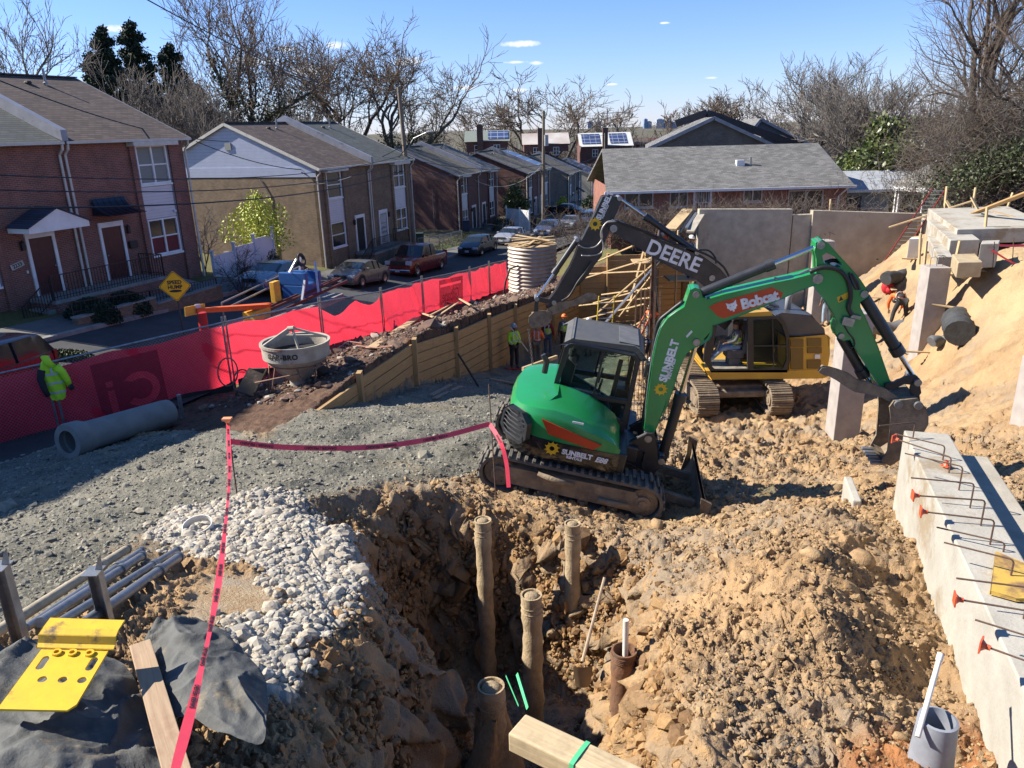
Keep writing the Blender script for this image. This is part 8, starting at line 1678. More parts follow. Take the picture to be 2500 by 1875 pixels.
HK=[((910,330),(1175,255),(1212,300),(1212,440),0),((1050,402),(1490,480),(1525,515),(1480,640),0),((1085,458),(1550,585),(1580,620),(1535,755),1),((1140,578),(1640,680),(1670,700),(1625,910),0),((1195,798),(1725,835),(1752,850),(1725,1070),0),((1270,960),(1820,988),(1843,1005),(1822,1230),1),((1345,1108),(1925,1165),(1948,1185),(1905,1400),1),((1425,1243),(2035,1350),(2055,1385),(2025,1465),0),((1492,1380),(1950,1500),(2100,1540),(2085,1720),0)]
HK2=[((1690,195),(2260,268),0),((1745,365),(2290,455),1),((1835,515),(2300,660),0),((1955,735),(2330,870),1)]
z8=lambda a,b:(1800+a*.31646,1350+b*.31646)
def z6b(a,b): return z6(a,b)
k=0
for t_,c1_,c2_,b_,cp in HK:
 B_=atz(*z6b(*b_),6.0);
 for h in np.arange(.05,.6,.01):
  if pr(B_+[0,0,h])[1]<z6b(*c2_)[1]: break
 T_=atz(*z6b(*t_),6.0+h);C_=B_+[0,0,h];d=T_-C_;dn=d/np.linalg.norm(d)
 mb=MB();mb.tube([B_-[0,0,.1],C_-[0,0,.03],C_+dn*.012-[0,0,.008],C_+dn*.03,T_],.0085,6);rb=thing('rebar_dowel',['hooked dowel lying over the bucket end of the footing','hooked dowel next to the bucket end','hooked dowel with a cap at the far end of the footing','long uncapped dowel above the dark shadow','uncapped dowel just beyond the two capped ones','upper of the two capped dowels together','lower of the two capped dowels together','uncapped dowel after the capped pair','dowel ending by the rusty plate'][k],'rebar',tuple(B_),0,'dowels on the footing');obj('bar',mb,REBAR,rb,world=True,smooth=40)
 if cp: obj('end_cap',cap(rb,T_,dn),CAPM,rb,world=True)
 k+=1
for i,(t_,e_,cp) in enumerate(HK2):
 h=.3;T_=atz(*z8(*t_),6.0+h);C_=atz(*z8(*e_),6.0+h);dn=(T_-C_)/np.linalg.norm(T_-C_);mb=MB();mb.tube([C_-[0,0,.4],C_,T_],.0085,6);rb=thing('rebar_dowel',['dowel passing over the rusty yellow plate','capped dowel below the rusty plate','long uncapped dowel near the right edge','capped dowel nearest the lens on the footing'][i],'rebar',tuple(C_-[0,0,.3]),0,'dowels on the footing');obj('bar',mb,REBAR,rb,world=True,smooth=40)
 if cp: obj('end_cap',cap(rb,T_,dn),CAPM,rb,world=True)
for u,v,lb in ((2310,1137,'orange cap lying on the footing'),(2478,1030,'orange cap far right above the dirt'),(2172,1194,'small orange cap in the dirt beside the footing'),(2410,1660,'red square cap lying at the foot of the footing')):
 p=ontop(u,v,.04) if v!=1137 else atz(u,v,6.03);mb=MB();mb.box((0,0,0),(.09,.09,.012),rz=.5);mb.lathe([(.04,0),(.02,.03),(.02,.07),(.001,.07)],8);mb.v=[q+p for q in mb.v];solo('safety_cap',mb,CAPM,lb,'safety cap')
a=atz(2330,0,0) if False else None
P=[atz(*z6(1960,1470),6.04),atz(2520,1385,6.04),atz(2520,1465,6.04),atz(*z8(2150,355),6.04),atz(*z8(1950,300),6.04)];mb=MB();mb.prism([(p[0],p[1]) for p in P],6.02,6.05,'z');solo('steel_plate',mb,mat('rusty_yellow_plate',(.50,.32,.06),(.22,.13,.06),rough=.7,scale=3,bump=.3,lo=.45,hi=.58),'rusty steel plate with worn yellow paint on the footing','steel plate',bevel=.006)
# small buried block
A_=ontop(2075,1240,0);mb=MB();mb.box((A_[0]+.1,A_[1]+.2,A_[2]-.03),(.12,.8,.4),rz=-.25);solo('concrete_block',mb,CONCL,'pale corner of a buried concrete block in the dirt','concrete block',bevel=.02)
# ---------------------------------------------------------------- people
def skinmesh(name,J,E,par,mt,root,world=False,sub=1):
 me=bpy.data.meshes.new(name);ks=list(J);me.from_pydata([J[k][:3] for k in ks],[(ks.index(a),ks.index(b)) for a,b in E],[]);me.materials.append(mt);o=link(name,me,par)
 md=o.modifiers.new('skin','SKIN');md.use_smooth_shade=True
 sv=me.skin_vertices[0].data if me.skin_vertices else None
 if sv is None: return o
 for i,k in enumerate(ks): sv[i].radius=(J[k][3],J[k][3]*(J[k][4] if len(J[k])>4 else 1)); sv[i].use_root=(k==root)
 if sub: s=o.modifiers.new('sub','SUBSURF');s.levels=sub;s.render_levels=sub
 return o
SKIN=mat('skin',(.30,.17,.11),(.26,.14,.09),rough=.6);SKIND=mat('skin_dark',(.11,.06,.04),(.09,.05,.035),rough=.6);HV=mat('hi_vis_yellow',(.52,.85,.03),(.45,.75,.03),rough=.7,scale=7);HVO=mat('hi_vis_orange',(.85,.16,.03),(.75,.13,.03),rough=.7,scale=7);REFL=mat('reflective_tape',(.55,.56,.55),(.45,.46,.45),rough=.4);DEN=mat('denim',(.09,.13,.2),(.06,.09,.14),rough=.85,scale=12);BLKC=mat('black_cloth',(.018,.018,.02),(.03,.03,.032),rough=.85,scale=8);TANC=mat('tan_trousers',(.22,.18,.13),(.17,.14,.1),rough=.85,scale=8);REDC=mat('red_sleeves',(.22,.02,.025),(.17,.015,.02),rough=.85);LDEN=mat('faded_denim',(.28,.36,.45),(.2,.27,.36),rough=.85,scale=9);GRYC=mat('grey_cloth',(.12,.12,.125),(.08,.08,.085),rough=.85)
def hand(J,E,w,d,side,tag_):
 d=np.array(d,float);d/=np.linalg.norm(d);W=np.array(J[w][:3]);x=np.cross(d,[0,1,.2]);x/=np.linalg.norm(x)
 J[tag_+'p']=(*(W+d*.075),.028);E.append((w,tag_+'p'));P=W+d*.075
 for k in range(4):
  L=(.062,.075,.072,.055)[k];o=x*(k-1.5)*.02;J[tag_+'f%d'%k]=(*(P+o+d*.03),.010);J[tag_+'g%d'%k]=(*(P+o*1.1+d*(.03+L*.5)+np.array([0,-.008,-.004])),.009);J[tag_+'h%d'%k]=(*(P+o*1.1+d*(.02+L)+np.array([0,-.025,-.01])),.008);E+= [(tag_+'p',tag_+'f%d'%k),(tag_+'f%d'%k,tag_+'g%d'%k),(tag_+'g%d'%k,tag_+'h%d'%k)]
 J[tag_+'t']=(*(W+d*.055+x*.042*side),.011);J[tag_+'u']=(*(W+d*.085+x*.056*side),.010);E+=[(tag_+'p',tag_+'t'),(tag_+'t',tag_+'u')]
def person(label,pos,face,H=1.78,top=HV,legs=BLKC,helmet=WHITE,vest=None,pose=None,skin=SKIN,sleeve=None,hood=None,lean=0):
 """+y is the way the person faces; face is the heading from +Y, clockwise"""
 r=thing('person',label,'person',tuple(pos),-R_(face));r.matrix_basis=r.matrix_basis@Matrix.Scale(H/1.8,4) if False else r.matrix_basis
 K={'pel':(0,0,.96),'sp':(0,.01,1.12),'ch':(0,.0,1.32),'nk':(0,-.005,1.49),'hd':(0,.02,1.60),'ht':(0,.015,1.74),
     'hl':(-.095,0,.92),'kl':(-.11,.03,.50),'al':(-.12,-.01,.09),'tl':(-.13,.16,.03),'hr':(.095,0,.92),'kr':(.11,.03,.50),'ar':(.12,-.01,.09),'tr':(.13,.16,.03),
     'sl':(-.18,-.01,1.42),'el':(-.25,-.02,1.15),'wl':(-.24,.10,.92),'sr':(.18,-.01,1.42),'er':(.25,-.02,1.15),'wr':(.24,.10,.92)}
 if pose: K.update(pose)
 s=H/1.8;K={k:tuple(q*s for q in v) for k,v in K.items()}
 R={'pel':.115,'sp':.11,'ch':.125,'nk':.05,'hd':.078,'ht':.075,'hl':.085,'kl':.055,'al':.038,'tl':.035,'sl':.055,'el':.04,'wl':.028}
 R.update({k[:-1]+'r':v for k,v in list(R.items()) if k in('hl','kl','al','tl','sl','el','wl')})
 J={k:(*v,R[k]*s) for k,v in K.items()}
 E=[('pel','sp'),('sp','ch'),('ch','nk'),('nk','hd'),('hd','ht'),('pel','hl'),('hl','kl'),('kl','al'),('al','tl'),('pel','hr'),('hr','kr'),('kr','ar'),('ar','tr'),('ch','sl'),('sl','el'),('el','wl'),('ch','sr'),('sr','er'),('er','wr')]
 B=dict(J);Eb=list(E)
 for sd,w,e in((1,'wl','el'),(-1,'wr','er')): hand(B,Eb,w,np.array(K[w])-np.array(K[e]),sd,'H'+w)
 # face
 h=np.array(K['hd']);B['nose']=(*(h+np.array([0,.085,.0])*s),.012);B['jaw']=(*(h+np.array([0,.05,-.06])*s),.038);Eb+=[('hd','nose'),('hd','jaw')]
 for sd in(-1,1): B['ear%d'%sd]=(*(h+np.array([.083*sd,-.01,.0])*s),.014);Eb.append(('hd','ear%d'%sd))
 bo=skinmesh('body',B,Eb,r,skin,'pel')
 mb=MB()
 for sd in(-1,1): mb.sphere(tuple(h+np.array([.03*sd,.074,.02])*s),.011,8)
 obj('eyes',mb,mat('eye_dark',(.03,.02,.02)),r,smooth=True);mb=MB();mb.sphere(tuple(h+np.array([0,.073,-.055])*s),.014,8,sc=(1.5,.5,.35));obj('mouth',mb,mat('lips',(.2,.07,.06)),r,smooth=True)
 gr=lambda k,d_:(*K[k],(R[k]+d_)*s)
 jk={k:gr(k,.028) for k in('pel','sp','ch','sl','el','sr','er')};jk['nk']=(*K['nk'],.06*s)
 for w,e in(('wl','el'),('wr','er')): q=np.array(K[w])*.9+np.array(K[e])*.1;jk[w]=(*q,.045*s)
 jk['pel']=(K['pel'][0],K['pel'][1],K['pel'][2]-.02,.14*s)
 ej=[('pel','sp'),('sp','ch'),('ch','nk')];ea=[('ch','sl'),('sl','el'),('el','wl'),('ch','sr'),('sr','er'),('er','wr')]
 skinmesh('jacket',jk,ej+ea,r,sleeve or top,'pel')
 if sleeve or vest:
  v={k:(*K[k],(R[k]+.04)*s) for k in('pel','sp','ch')};v['pel']=(K['pel'][0],K['pel'][1],K['pel'][2]+.0,.15*s);v['nk']=(*(np.array(K['nk'])*.6+np.array(K['ch'])*.4),.10*s);v['sl']=(*(np.array(K['sl'])*.8+np.array(K['ch'])*.2),.085*s);v['sr']=(*(np.array(K['sr'])*.8+np.array(K['ch'])*.2),.085*s);skinmesh('vest',v,ej+[('ch','sl'),('ch','sr')],r,vest or top,'pel')
 def band(c,d,rad,w_=.05):
  d=np.array(d,float);d/=np.linalg.norm(d);a=np.cross(d,[1,0,0.01]);a/=np.linalg.norm(a);b=np.cross(d,a);P=[[c+d*o*w_*s+(a*math.cos(t)+b*math.sin(t)*1.0)*rad*s for t in np.linspace(0,6.2832,20)] for o in(-.5,.5)];mb=MB();mb.sheet(P);return mb
 if top in(HV,HVO) or vest in (HV,HVO):
  a,b=np.array(K['sp']),np.array(K['ch']);obj('reflective_band',band(a,b-a,.172),REFL,r,smooth=True);
  if not (sleeve or vest):
   for e,w in(('el','wl'),('er','wr')): a,b=np.array(K[e]),np.array(K[w]);obj('reflective_band',band(a*.6+b*.4,b-a,.072,.045),REFL,r,smooth=True)
  for x in(-.085,.085):
   a=np.array(K['ch'])+np.array([x,0,0]);mb=MB();f=np.array(K['ch'])-np.array(K['sp']);f/=np.linalg.norm(f);n_=np.cross([1,0,0],f);t=[a+n_*sg*.0 for sg in(1,)];rr=.158*s
   P=[a-f*.15+n_*rr*1.04,a+f*.02+n_*rr,a+f*.14+n_*rr*.45,a+f*.165,a+f*.14-n_*rr*.45,a+f*.02-n_*rr,a-f*.15-n_*rr*1.04];mb.sheet([[p-np.array([.022,0,0]) for p in P],[p+np.array([.022,0,0]) for p in P]]);obj('reflective_strap',mb,REFL,r,smooth=True)
 lg={k:gr(k,.022) for k in('pel','hl','kl','hr','kr')};lg['al']=(K['al'][0],K['al'][1],K['al'][2]+.03,.065*s);lg['ar']=(K['ar'][0],K['ar'][1],K['ar'][2]+.03,.065*s);lg['pel']=(*K['pel'],.132*s)
 skinmesh('trousers',lg,[('pel','hl'),('hl','kl'),('kl','al'),('pel','hr'),('hr','kr'),('kr','ar')],r,legs,'pel')
 for a,t in(('al','tl'),('ar','tr')): skinmesh('boot',{'a':(*K[a],.058*s),'b':(K[a][0],K[a][1]+.03,max(.05,K[a][2]-.03),.055*s),'c':(*(np.array(K[t])+[0,0,.02]),.045*s)},[('a','b'),('b','c')],r,mat('boot_leather',(.06,.045,.03),rough=.8),'a')
 f=np.array(K['ht'])-np.array(K['nk']);f/=np.linalg.norm(f);c=np.array(K['hd'])*.35+np.array(K['ht'])*.65
 if helmet:
  M=frame3(c,np.cross([0,1,0],f)+[1e-6,0,0],np.cross(f,np.cross([0,1,0],f)));mb=MB();mb.sphere((0,0,.01),.125*s,14,sc=(.95,1.1,.95),z0=0,M=M);mb.lathe([(.12,.012),(.15,.004),(.12,0)],16,M=M@np.array(Matrix.Diagonal((.95,1.12,1,1))));obj('hard_hat',mb,helmet,r,smooth=40)
 else:
  mb=MB();mb.sphere(tuple(c+[0,-.012,.0]),.105*s,12,sc=(.95,1.05,.9));obj('hair',mb,hood or BLKC,r,smooth=True)
 return r
def foot(u,v): p=hit(u,v);return (p[0],p[1],gz(p[0],p[1]))
def at_h(u,v,H=1.8):
 """stand a person of height H so that feet are at pixel u,v on the ground"""
 return foot(u,v)
OHAT=mat('orange_hat',(.8,.17,.02),rough=.35);GHAT=mat('grey_hat',(.28,.30,.34),rough=.35);HATW=mat('white_hat',(.75,.74,.7),rough=.3)
person('worker in a lime jacket and grey hard hat with hands folded by the timber wall',foot(1256,901),150,1.78,HV,BLKC,GHAT,skin=SKIND,pose={'el':(-.24,.04,1.14),'wl':(-.12,.2,1.02),'er':(.24,.04,1.14),'wr':(.12,.2,1.02)})
p=foot(1312,889);person('worker in an orange vest seen from behind next to the hanging chain',p,10,1.74,HVO,TANC,GHAT,pose={'er':(.26,.02,1.16),'wr':(.22,.18,1.1)})
person('worker in a lime vest with dark red sleeves and blue jeans',foot(1338,870),20,1.76,HV,DEN,HATW,sleeve=REDC,pose={'wl':(-.2,.22,1.05)})
person('worker with an orange hard hat and a lime vest seen from behind',foot(1378,862),-15,1.76,HV,BLKC,OHAT,sleeve=GRYC)
p=foot(1437,868);person('worker in a white hard hat and lime vest beside the yellow stepladder',p,200,1.72,HV,TANC,HATW,sleeve=GRYC,skin=SKIND,pose={'el':(-.24,.06,1.15),'wl':(-.05,.26,1.12),'er':(.24,.06,1.15),'wr':(.08,.26,1.1),'hd':(0,.06,1.59),'ht':(0,.08,1.72)})
p=aty(1588,835,29.0);person('worker in a yellow and orange vest climbing by the formwork',(p[0],p[1],p[2]-.2),20,1.75,HVO,DEN,HATW,vest=HV,pose={'el':(-.22,.2,1.3),'wl':(-.2,.36,1.45),'er':(.24,.2,1.3),'wr':(.2,.36,1.42)})
p=aty(1590,870,24.6);person('crouching worker with a white hard hat between the rebar cages',(p[0],p[1],gz(p[0],p[1])),180,1.7,GRYC,BLKC,HATW,pose={'pel':(0,-.1,.45),'sp':(0,.0,.6),'ch':(0,.12,.78),'nk':(0,.22,.92),'hd':(0,.28,1.0),'ht':(0,.32,1.13),'hl':(-.1,-.1,.42),'kl':(-.17,.28,.5),'al':(-.15,.02,.1),'tl':(-.16,.18,.04),'hr':(.1,-.1,.42),'kr':(.17,.28,.5),'ar':(.15,.02,.1),'tr':(.16,.18,.04),'sl':(-.17,.18,.88),'el':(-.22,.34,.66),'wl':(-.12,.46,.5),'sr':(.17,.18,.88),'er':(.22,.34,.66),'wr':(.12,.46,.5)})
LEANP={'pel':(0,-.12,.9),'sp':(0,.04,1.0),'ch':(0,.22,1.1),'nk':(0,.36,1.16),'hd':(0,.44,1.18),'ht':(0,.54,1.24),'sl':(-.17,.28,1.12),'el':(-.22,.42,.9),'wl':(-.16,.5,.7),'sr':(.17,.28,1.12),'er':(.22,.42,.9),'wr':(.16,.5,.7),'hl':(-.09,-.1,.88),'hr':(.09,-.1,.88)}
for u,v,Y,fc,vs,hh,lb in ((1688,577,31.4,150,HV,HATW,'worker in a white hard hat at the top of the form beside the concrete wall'),(1607,566,36.0,60,HVO,OHAT,'worker in red bent over on top of the far formwork'),(1590,566,36.2,100,HV,HATW,'worker in lime bent beside the one in red on the far formwork')):
 q=aty(u,v,Y);person(lb,(q[0],q[1],float(q[2])-1.7 if u>1650 else float(q[2])-1.35),fc,1.75,vs,BLKC,hh,pose=None if u>1650 else LEANP,sleeve=GRYC if u>1650 else None)
mb=MB();q=aty(1688,577,31.4);mb.bx(q[0]-.9,q[0]+.6,31.0,32.2,q[2]-1.78,q[2]-1.72);solo('work_platform',mb,PLY,'plank platform behind the black boom beside the concrete wall','platform');mb=MB();q=aty(1600,566,36.1);mb.bx(q[0]-1.0,q[0]+1.0,35.6,36.9,q[2]-1.43,q[2]-1.37);solo('work_platform',mb,PLY,'plank platform on the far formwork under the bent workers','platform')
# operator in the yellow machine
s=WD(z3(640,1010),yn);sit={'pel':(0,0,.14),'sp':(0,-.03,.3),'ch':(0,-.03,.5),'nk':(0,.0,.67),'hd':(0,.03,.78),'ht':(0,.03,.92),'hl':(-.1,0,.1),'kl':(-.14,.42,.12),'al':(-.14,.78,-.26),'tl':(-.14,.93,-.28),'hr':(.1,0,.1),'kr':(.14,.42,.12),'ar':(.14,.72,-.3),'tr':(.14,.88,-.32),'sl':(-.18,-.02,.6),'el':(-.23,.08,.36),'wl':(-.18,.32,.3),'sr':(.18,-.02,.6),'er':(.23,.08,.36),'wr':(.18,.32,.3)}
person('machine operator in a grey jacket and lime vest sitting in the open yellow cab',(s[0]+.05,yn+.52,s[1]+.02),-90,1.8,GRYC,LDEN,None,vest=HV,pose=sit,sleeve=GRYC)
# bending worker and the one behind the boom
bend={'pel':(0,-.12,.92),'sp':(0,.06,1.02),'ch':(0,.28,.98),'nk':(0,.46,.9),'hd':(0,.54,.82),'ht':(0,.62,.72),'sl':(-.19,.36,.98),'el':(-.26,.44,.70),'wl':(-.2,.5,.46),'sr':(.19,.36,.98),'er':(.26,.44,.70),'wr':(.2,.5,.46),'hl':(-.1,-.12,.88),'kl':(-.2,-.02,.48),'al':(-.26,-.06,.09),'tl':(-.28,.12,.04),'hr':(.1,-.12,.88),'kr':(.2,-.02,.48),'ar':(.26,-.06,.09),'tr':(.28,.12,.04)}
person('worker in orange sleeves and black trousers bent over near the lone tall column',foot(2192,792),8,1.82,HVO,BLKC,None,vest=BLKC,sleeve=HVO,pose=bend)
person('worker in faded jeans mostly hidden behind the green dipper arm',foot(2015,795),-10,1.75,GRYC,LDEN,HATW)
# ---------------------------------------------------------------- left side of the yard
# concrete drain pipe
a=atd(163,1075,15.3);b=atd(410,1000,17.6);ga=gz(a[0],a[1]);gb=gz(b[0],b[1]);a=np.array([a[0],a[1],ga+.36]);b=np.array([b[0],b[1],gb+.31]);d=(b-a);L=np.linalg.norm(d)
M=frame3(a,np.cross(d,[0,0,1.]),(0,0,1));M[:3,2]=d/L;M[:3,0]=np.cross([0,0,1.],d)/np.linalg.norm(np.cross([0,0,1.],d));M[:3,1]=np.cross(M[:3,2],M[:3,0])
mb=MB();mb.lathe([(.235,.0),(.30,-.0),(.365,.0),(.375,.03),(.372,.30),(.318,.42),(.306,.55),(.302,L-.12),(.29,L),(.23,L),(.23,.14),(.27,.12),(.285,.02)],44,M=M,closed=True)
dp=solo('concrete_pipe',mb,mat('pipe_concrete',(.24,.235,.215),(.185,.18,.165),rough=.85,scale=3,bump=.2,bscale=50,c3=(.28,.23,.15),f3=.66),'large concrete drain pipe with a flared end lying by the red fence','concrete pipe',smooth=35,loc=tuple(a))
# jacket hung on the fence
fA=np.array([-11.0,17.4,3.15+1.86]);jk=thing('work_jacket','lime hi-vis jacket with grey bands hung by its hood on the fence','jacket',tuple(fA));jn=np.array([.55,-.83,0]);jt=np.array([.83,.55,0])
def J(s,z,o): return tuple(jt*s+jn*o+np.array([0,0,z]))
rows=[(.10,-.05,.06),(.02,-.12,.10),(-.10,-.16,.18),(-.28,-.2,.27),(-.5,-.17,.29),(-.72,-.12,.27),(-.93,-.06,.22)]
G=[[J(l+(r-l)*t+.0,z+.02*math.sin(t*15),.07+.06*math.sin(t*math.pi)+.018*math.sin(t*14+z*6)) for t in np.linspace(0,1,16)] for z,l,r in rows]
mb=MB();mb.sheet(G);Gb=[[(p[0]-jn[0]*.05,p[1]-jn[1]*.05,p[2]) for p in r] for r in G];mb.sheet(Gb);obj('body',mb,HV,jk,smooth=True)
mb=MB();mb.tube([J(.04,.12,.05),J(-.02,.16,.09),J(.03,.02,.14),J(.06,-.1,.15)],[.05,.085,.08,.04],10);obj('hood',mb,HV,jk,smooth=True)
mb=MB();mb.tube([J(.16,-.1,.12),J(.27,-.25,.14),J(.33,-.45,.13),J(.36,-.62,.12)],[.09,.085,.075,.06],10);sv_=obj('sleeve',mb,HV,jk,smooth=True);mb=MB();mb.tube([J(.36,-.58,.12),J(.40,-.72,.12)],[.068,.062],10);obj('cuff',mb,BLKC,sv_,smooth=True)
mb=MB();mb.tube([J(-.14,-.14,.10),J(-.2,-.35,.12),J(-.17,-.6,.13),J(-.12,-.78,.14)],[.085,.08,.07,.06],10);sv_=obj('sleeve',mb,BLKC,jk,smooth=True)
for z,l,r in ((-.30,-.19,.29),(-.52,-.16,.30),(-.76,-.11,.27)):
 mb=MB();mb.sheet([[J(l+(r-l)*t,z+dz,.085+.06*math.sin(t*math.pi)+.018*math.sin(t*14+z*6)) for t in np.linspace(0,1,16)] for dz in(0,.05)]);obj('reflective_band',mb,REFL,jk,smooth=True)
mb=MB();mb.sheet([[J(.03+w_,z,.145-.0*z) for z in (0,-.1,-.2,-.3)] for w_ in (0,.045)]);obj('reflective_band',mb,REFL,jk,smooth=True)
# speed hump sign
sc_=atd(427,699,25.5);sg=thing('road_sign','yellow diamond road sign reading SPEED HUMP on a dark post','road sign',(sc_[0],sc_[1]+.05,float(STR(sc_[0],sc_[1]))))
ex=np.array([.985,.17,0]);M=frame3(sc_,ex,(0,0,1));
def rd(r,c=.07):
 P=[]
 for k in range(4):
  a=k*math.pi/2
  for t in(-.5,.5): P.append((r*math.cos(a)*(1-c)+ -math.sin(a)*t*c*r*1.6,r*math.sin(a)*(1-c)+math.cos(a)*t*c*r*1.6))
 return P
def sgn(nm,poly,h0,h1,m_,holes=[]): mb=MB();mb.prism(poly,h0,h1,'z',holes=holes);xf(mb,M);return obj(nm,mb,m_,sg,world=True)
sp=sgn('sign_panel',rd(.53),-.012,.0,mat('sign_yellow',(.80,.45,.012),(.74,.40,.01),rough=.4));mb=MB();
def sgc(nm,poly,h0,h1,m_,holes=[]):
 mb=MB();mb.prism(poly,h0,h1,'z',holes=holes);xf(mb,M);mb.v=[q-np.array(sg.location) for q in mb.v];return obj(nm,mb,m_,sp)
sgc('border',rd(.505),.001,.004,IRON,[rd(.487)]);sgc('hump_symbol',[(.20*math.cos(a),-.16+.045*math.sin(a)) for a in np.linspace(0,2*math.pi,24,endpoint=False)],.001,.004,IRON)
for tx,zz in (('SPEED',.13),('HUMP',-.03)): t=text_mb(tx,.17,.001,bold=.007);t.v=[q+np.array([0,zz,.003]) for q in t.v];xf(t,M);t.v=[q-np.array(sg.location) for q in t.v];obj('lettering',t,IRON,sp)
mb=MB();mb.beam((0,0,-.2),(0,0,sc_[2]-float(sg.location.z)+.3),.06,.04,up=(1,0,0));obj('post',mb,mat('sign_post',(.04,.045,.045),rough=.6),sg)
# concrete hopper on its stand
ct=atd(720,832,18.6);hz=gz(ct[0],ct[1])-.1;hp=thing('concrete_bucket','big round concrete bucket with a lifting bail on a rusty tubular stand','concrete bucket',(ct[0],ct[1],hz));H=min(1.75,max(1.35,float(ct[2])-hz));hp.location.z=float(ct[2])-H
HM=mat('hopper_paint',(.42,.38,.31),(.3,.26,.21),rough=.8,scale=4,bump=.5,bscale=25,c3=(.22,.10,.06),f3=.57)
mb=MB();mb.lathe([(.80,H+.0),(.84,H+.01),(.84,H-.05),(.81,H-.06),(.80,H-.36),(.72,H-.44),(.42,H-.80),(.24,H-.98),(.24,H-1.18),(.20,H-1.18),(.2,H-.98),(.38,H-.78),(.77,H-.38),(.77,H-.0)],36,closed=True);hpb=obj('hopper',mb,HM,hp,smooth=35);mb=MB();mb.lathe([(.001,H-.30),(.74,H-.28)],24);obj('dark_inside',mb,mat('hopper_dark',(.03,.03,.032),rough=.6,scale=6),hpb)  # flat dark disc closing the hopper below its rim
t=text_mb('GAR-BRO',.17,.001,bold=.006,space=1.1);V=t.v[0];a_=V[:,0]/.815-1.12;t.v=[np.stack([.818*np.sin(a_+.0+1.57*.0+.95)*1.0,-.818*np.cos(a_+.95),H-.20+V[:,1]],1)];obj('lettering',t,mat('faded_black',(.05,.045,.04)),hpb)
mb=MB();c0=(-.1,.1,H+.30)
mb.beam((-.62,-.45,H-.02),(-.14,.02,H+.26),.05,.12);mb.beam((.70,.3,H-.0),(-.02,.08,H+.30),.05,.05);mb.beam((-.55,.5,H),(.6,.35,H+.02),.06,.06);mb.beam((-.05,.08,H+.3),(.1,-.1,H-.22),.04,.06);mb.cyl((-.16,.1,H+.28),(0,.06,H+.30),.06,n=10);obj('bail',mb,HM,hp)
RUSTT=mat('rusty_tube',(.23,.13,.085),(.15,.09,.065),rough=.85,scale=9,bump=.4)
for k in range(8):
 a=k*math.pi/4+.2;mb=MB();mb.tube([(.66*math.cos(a),.66*math.sin(a),H-.42),(.78*math.cos(a+.3*(-1)**k),.78*math.sin(a+.3*(-1)**k),.03)],.02,6);obj('stand_leg',mb,RUSTT,hp,smooth=True)
for r_,z in ((.80,.04),(.68,H-.5)): mb=MB();mb.tube([(r_*math.cos(a),r_*math.sin(a),z+(.25*0)) for a in np.linspace(0,6.283,26)],.02,6);obj('stand_ring',mb,RUSTT,hp,smooth=True)
mb=MB();mb.tube([(-.9,-.6,.5),(.2,-.8,.75),(1.0,-.5,.95)],.018,6);mb.tube([(-1.5,-.3,.25),(-.6,-.75,.2),(.4,-.85,.05)],.018,6);obj('brace_tube',mb,RUSTT,hp,smooth=True)
# tilted steel chute, wheel hoops, timber chips
c=atd(628,935,18.4);mb=MB();A_=atd(598,962,18.2);B_=atd(628,905,18.7);d=B_-A_;mb.beam(A_,B_,.42,.04,up=(.2,-1,.5));mb.beam(A_+[.22,0,0],B_+[.22,0,0],.03,.12,up=(.2,-1,.5));mb.beam(A_-[.22,0,0],B_-[.22,0,0],.03,.12,up=(.2,-1,.5));mb.beam(B_-[.22,0,-.02],B_+[.22,0,.02],.06,.08);solo('steel_chute',mb,mat('dark_rust',(.08,.055,.04),(.05,.04,.03),rough=.8,c3=(.2,.13,.09),f3=.6),'dark tray shaped chute leaning left of the concrete bucket','chute',loc=tuple(A_))
for k,(u,v,r_) in enumerate(((556,908,.33),(590,935,.30))): q=atd(u,v,19.0);mb=MB();mb.tube([(q[0]+r_*math.cos(a)*.75,q[1]+.12*math.sin(a)+.05*k,q[2]+r_*math.sin(a)) for a in np.linspace(0,6.283,22)],.02,6);solo('rusty_hoop',mb,RUSTT,['rusty hoop against the fence left of the chute','second rusty hoop lying lower by the chute'][k],'hoop',smooth=True)
lumber(ontop(700,915,.02),ontop(706,880,.45),.25,.05,LUMD,'short timber offcut standing in the gravel before the timber wall','loose lumber',cat='stake')
for (a,b,w,m_,lb) in [((905,860),(1020,792),.30,PLY,'broad plywood plank sloping over the bank behind the timber wall'),((1055,790),(1125,750),.08,LUM,'long yellow strip crossing the bank'),((1022,768),(1060,795),.08,LUM,'short yellow strip meeting the long one'),((1105,725),(1150,765),.08,LUM,'yellow strip sloping to the wall top'),((1110,745),(1050,792),.06,LUM,'thin yellow strip beside the long one'),((1085,755),(1108,715),.07,LUMG,'dark stick sticking up on the bank'),((1085,565),(1090,600),.0,LUM,''),((1150,735),(1165,745),.0,LUM,'')]:
 if w: A_=ontop(*a,.12);B_=ontop(*b,.3);lumber(A_,B_,w,.04,m_,lb,'boards on the bank behind the timber wall',cat='board',name='board')
for k,(P,lb) in enumerate((([(825,862),(850,845),(885,848),(905,835)],'reddish bent tube lying on the bank beside the bucket'),([(830,870),(870,852),(920,860),(960,858)],'second reddish tube on the bank'))): tube_solo('bent_tube',lb,'tube',[ontop(u,v,.12) for u,v in P],.018,mat('reddish_pipe',(.35,.17,.12),rough=.6),6)
lumber(aty(1118,863,21.9),ontop(1168,945,.03),.05,.05,mat('dark_bar',(.03,.03,.032)),'black bar leaning on the timber wall','loose lumber',cat='bar',name='bar')
lumber(aty(1248,800,26.5),aty(1290,858,25.5),.03,.03,mat('dark_bar',(.03,.03,.032)),'thin pole beside the worker in the lime jacket','loose lumber',cat='pole',name='pole')
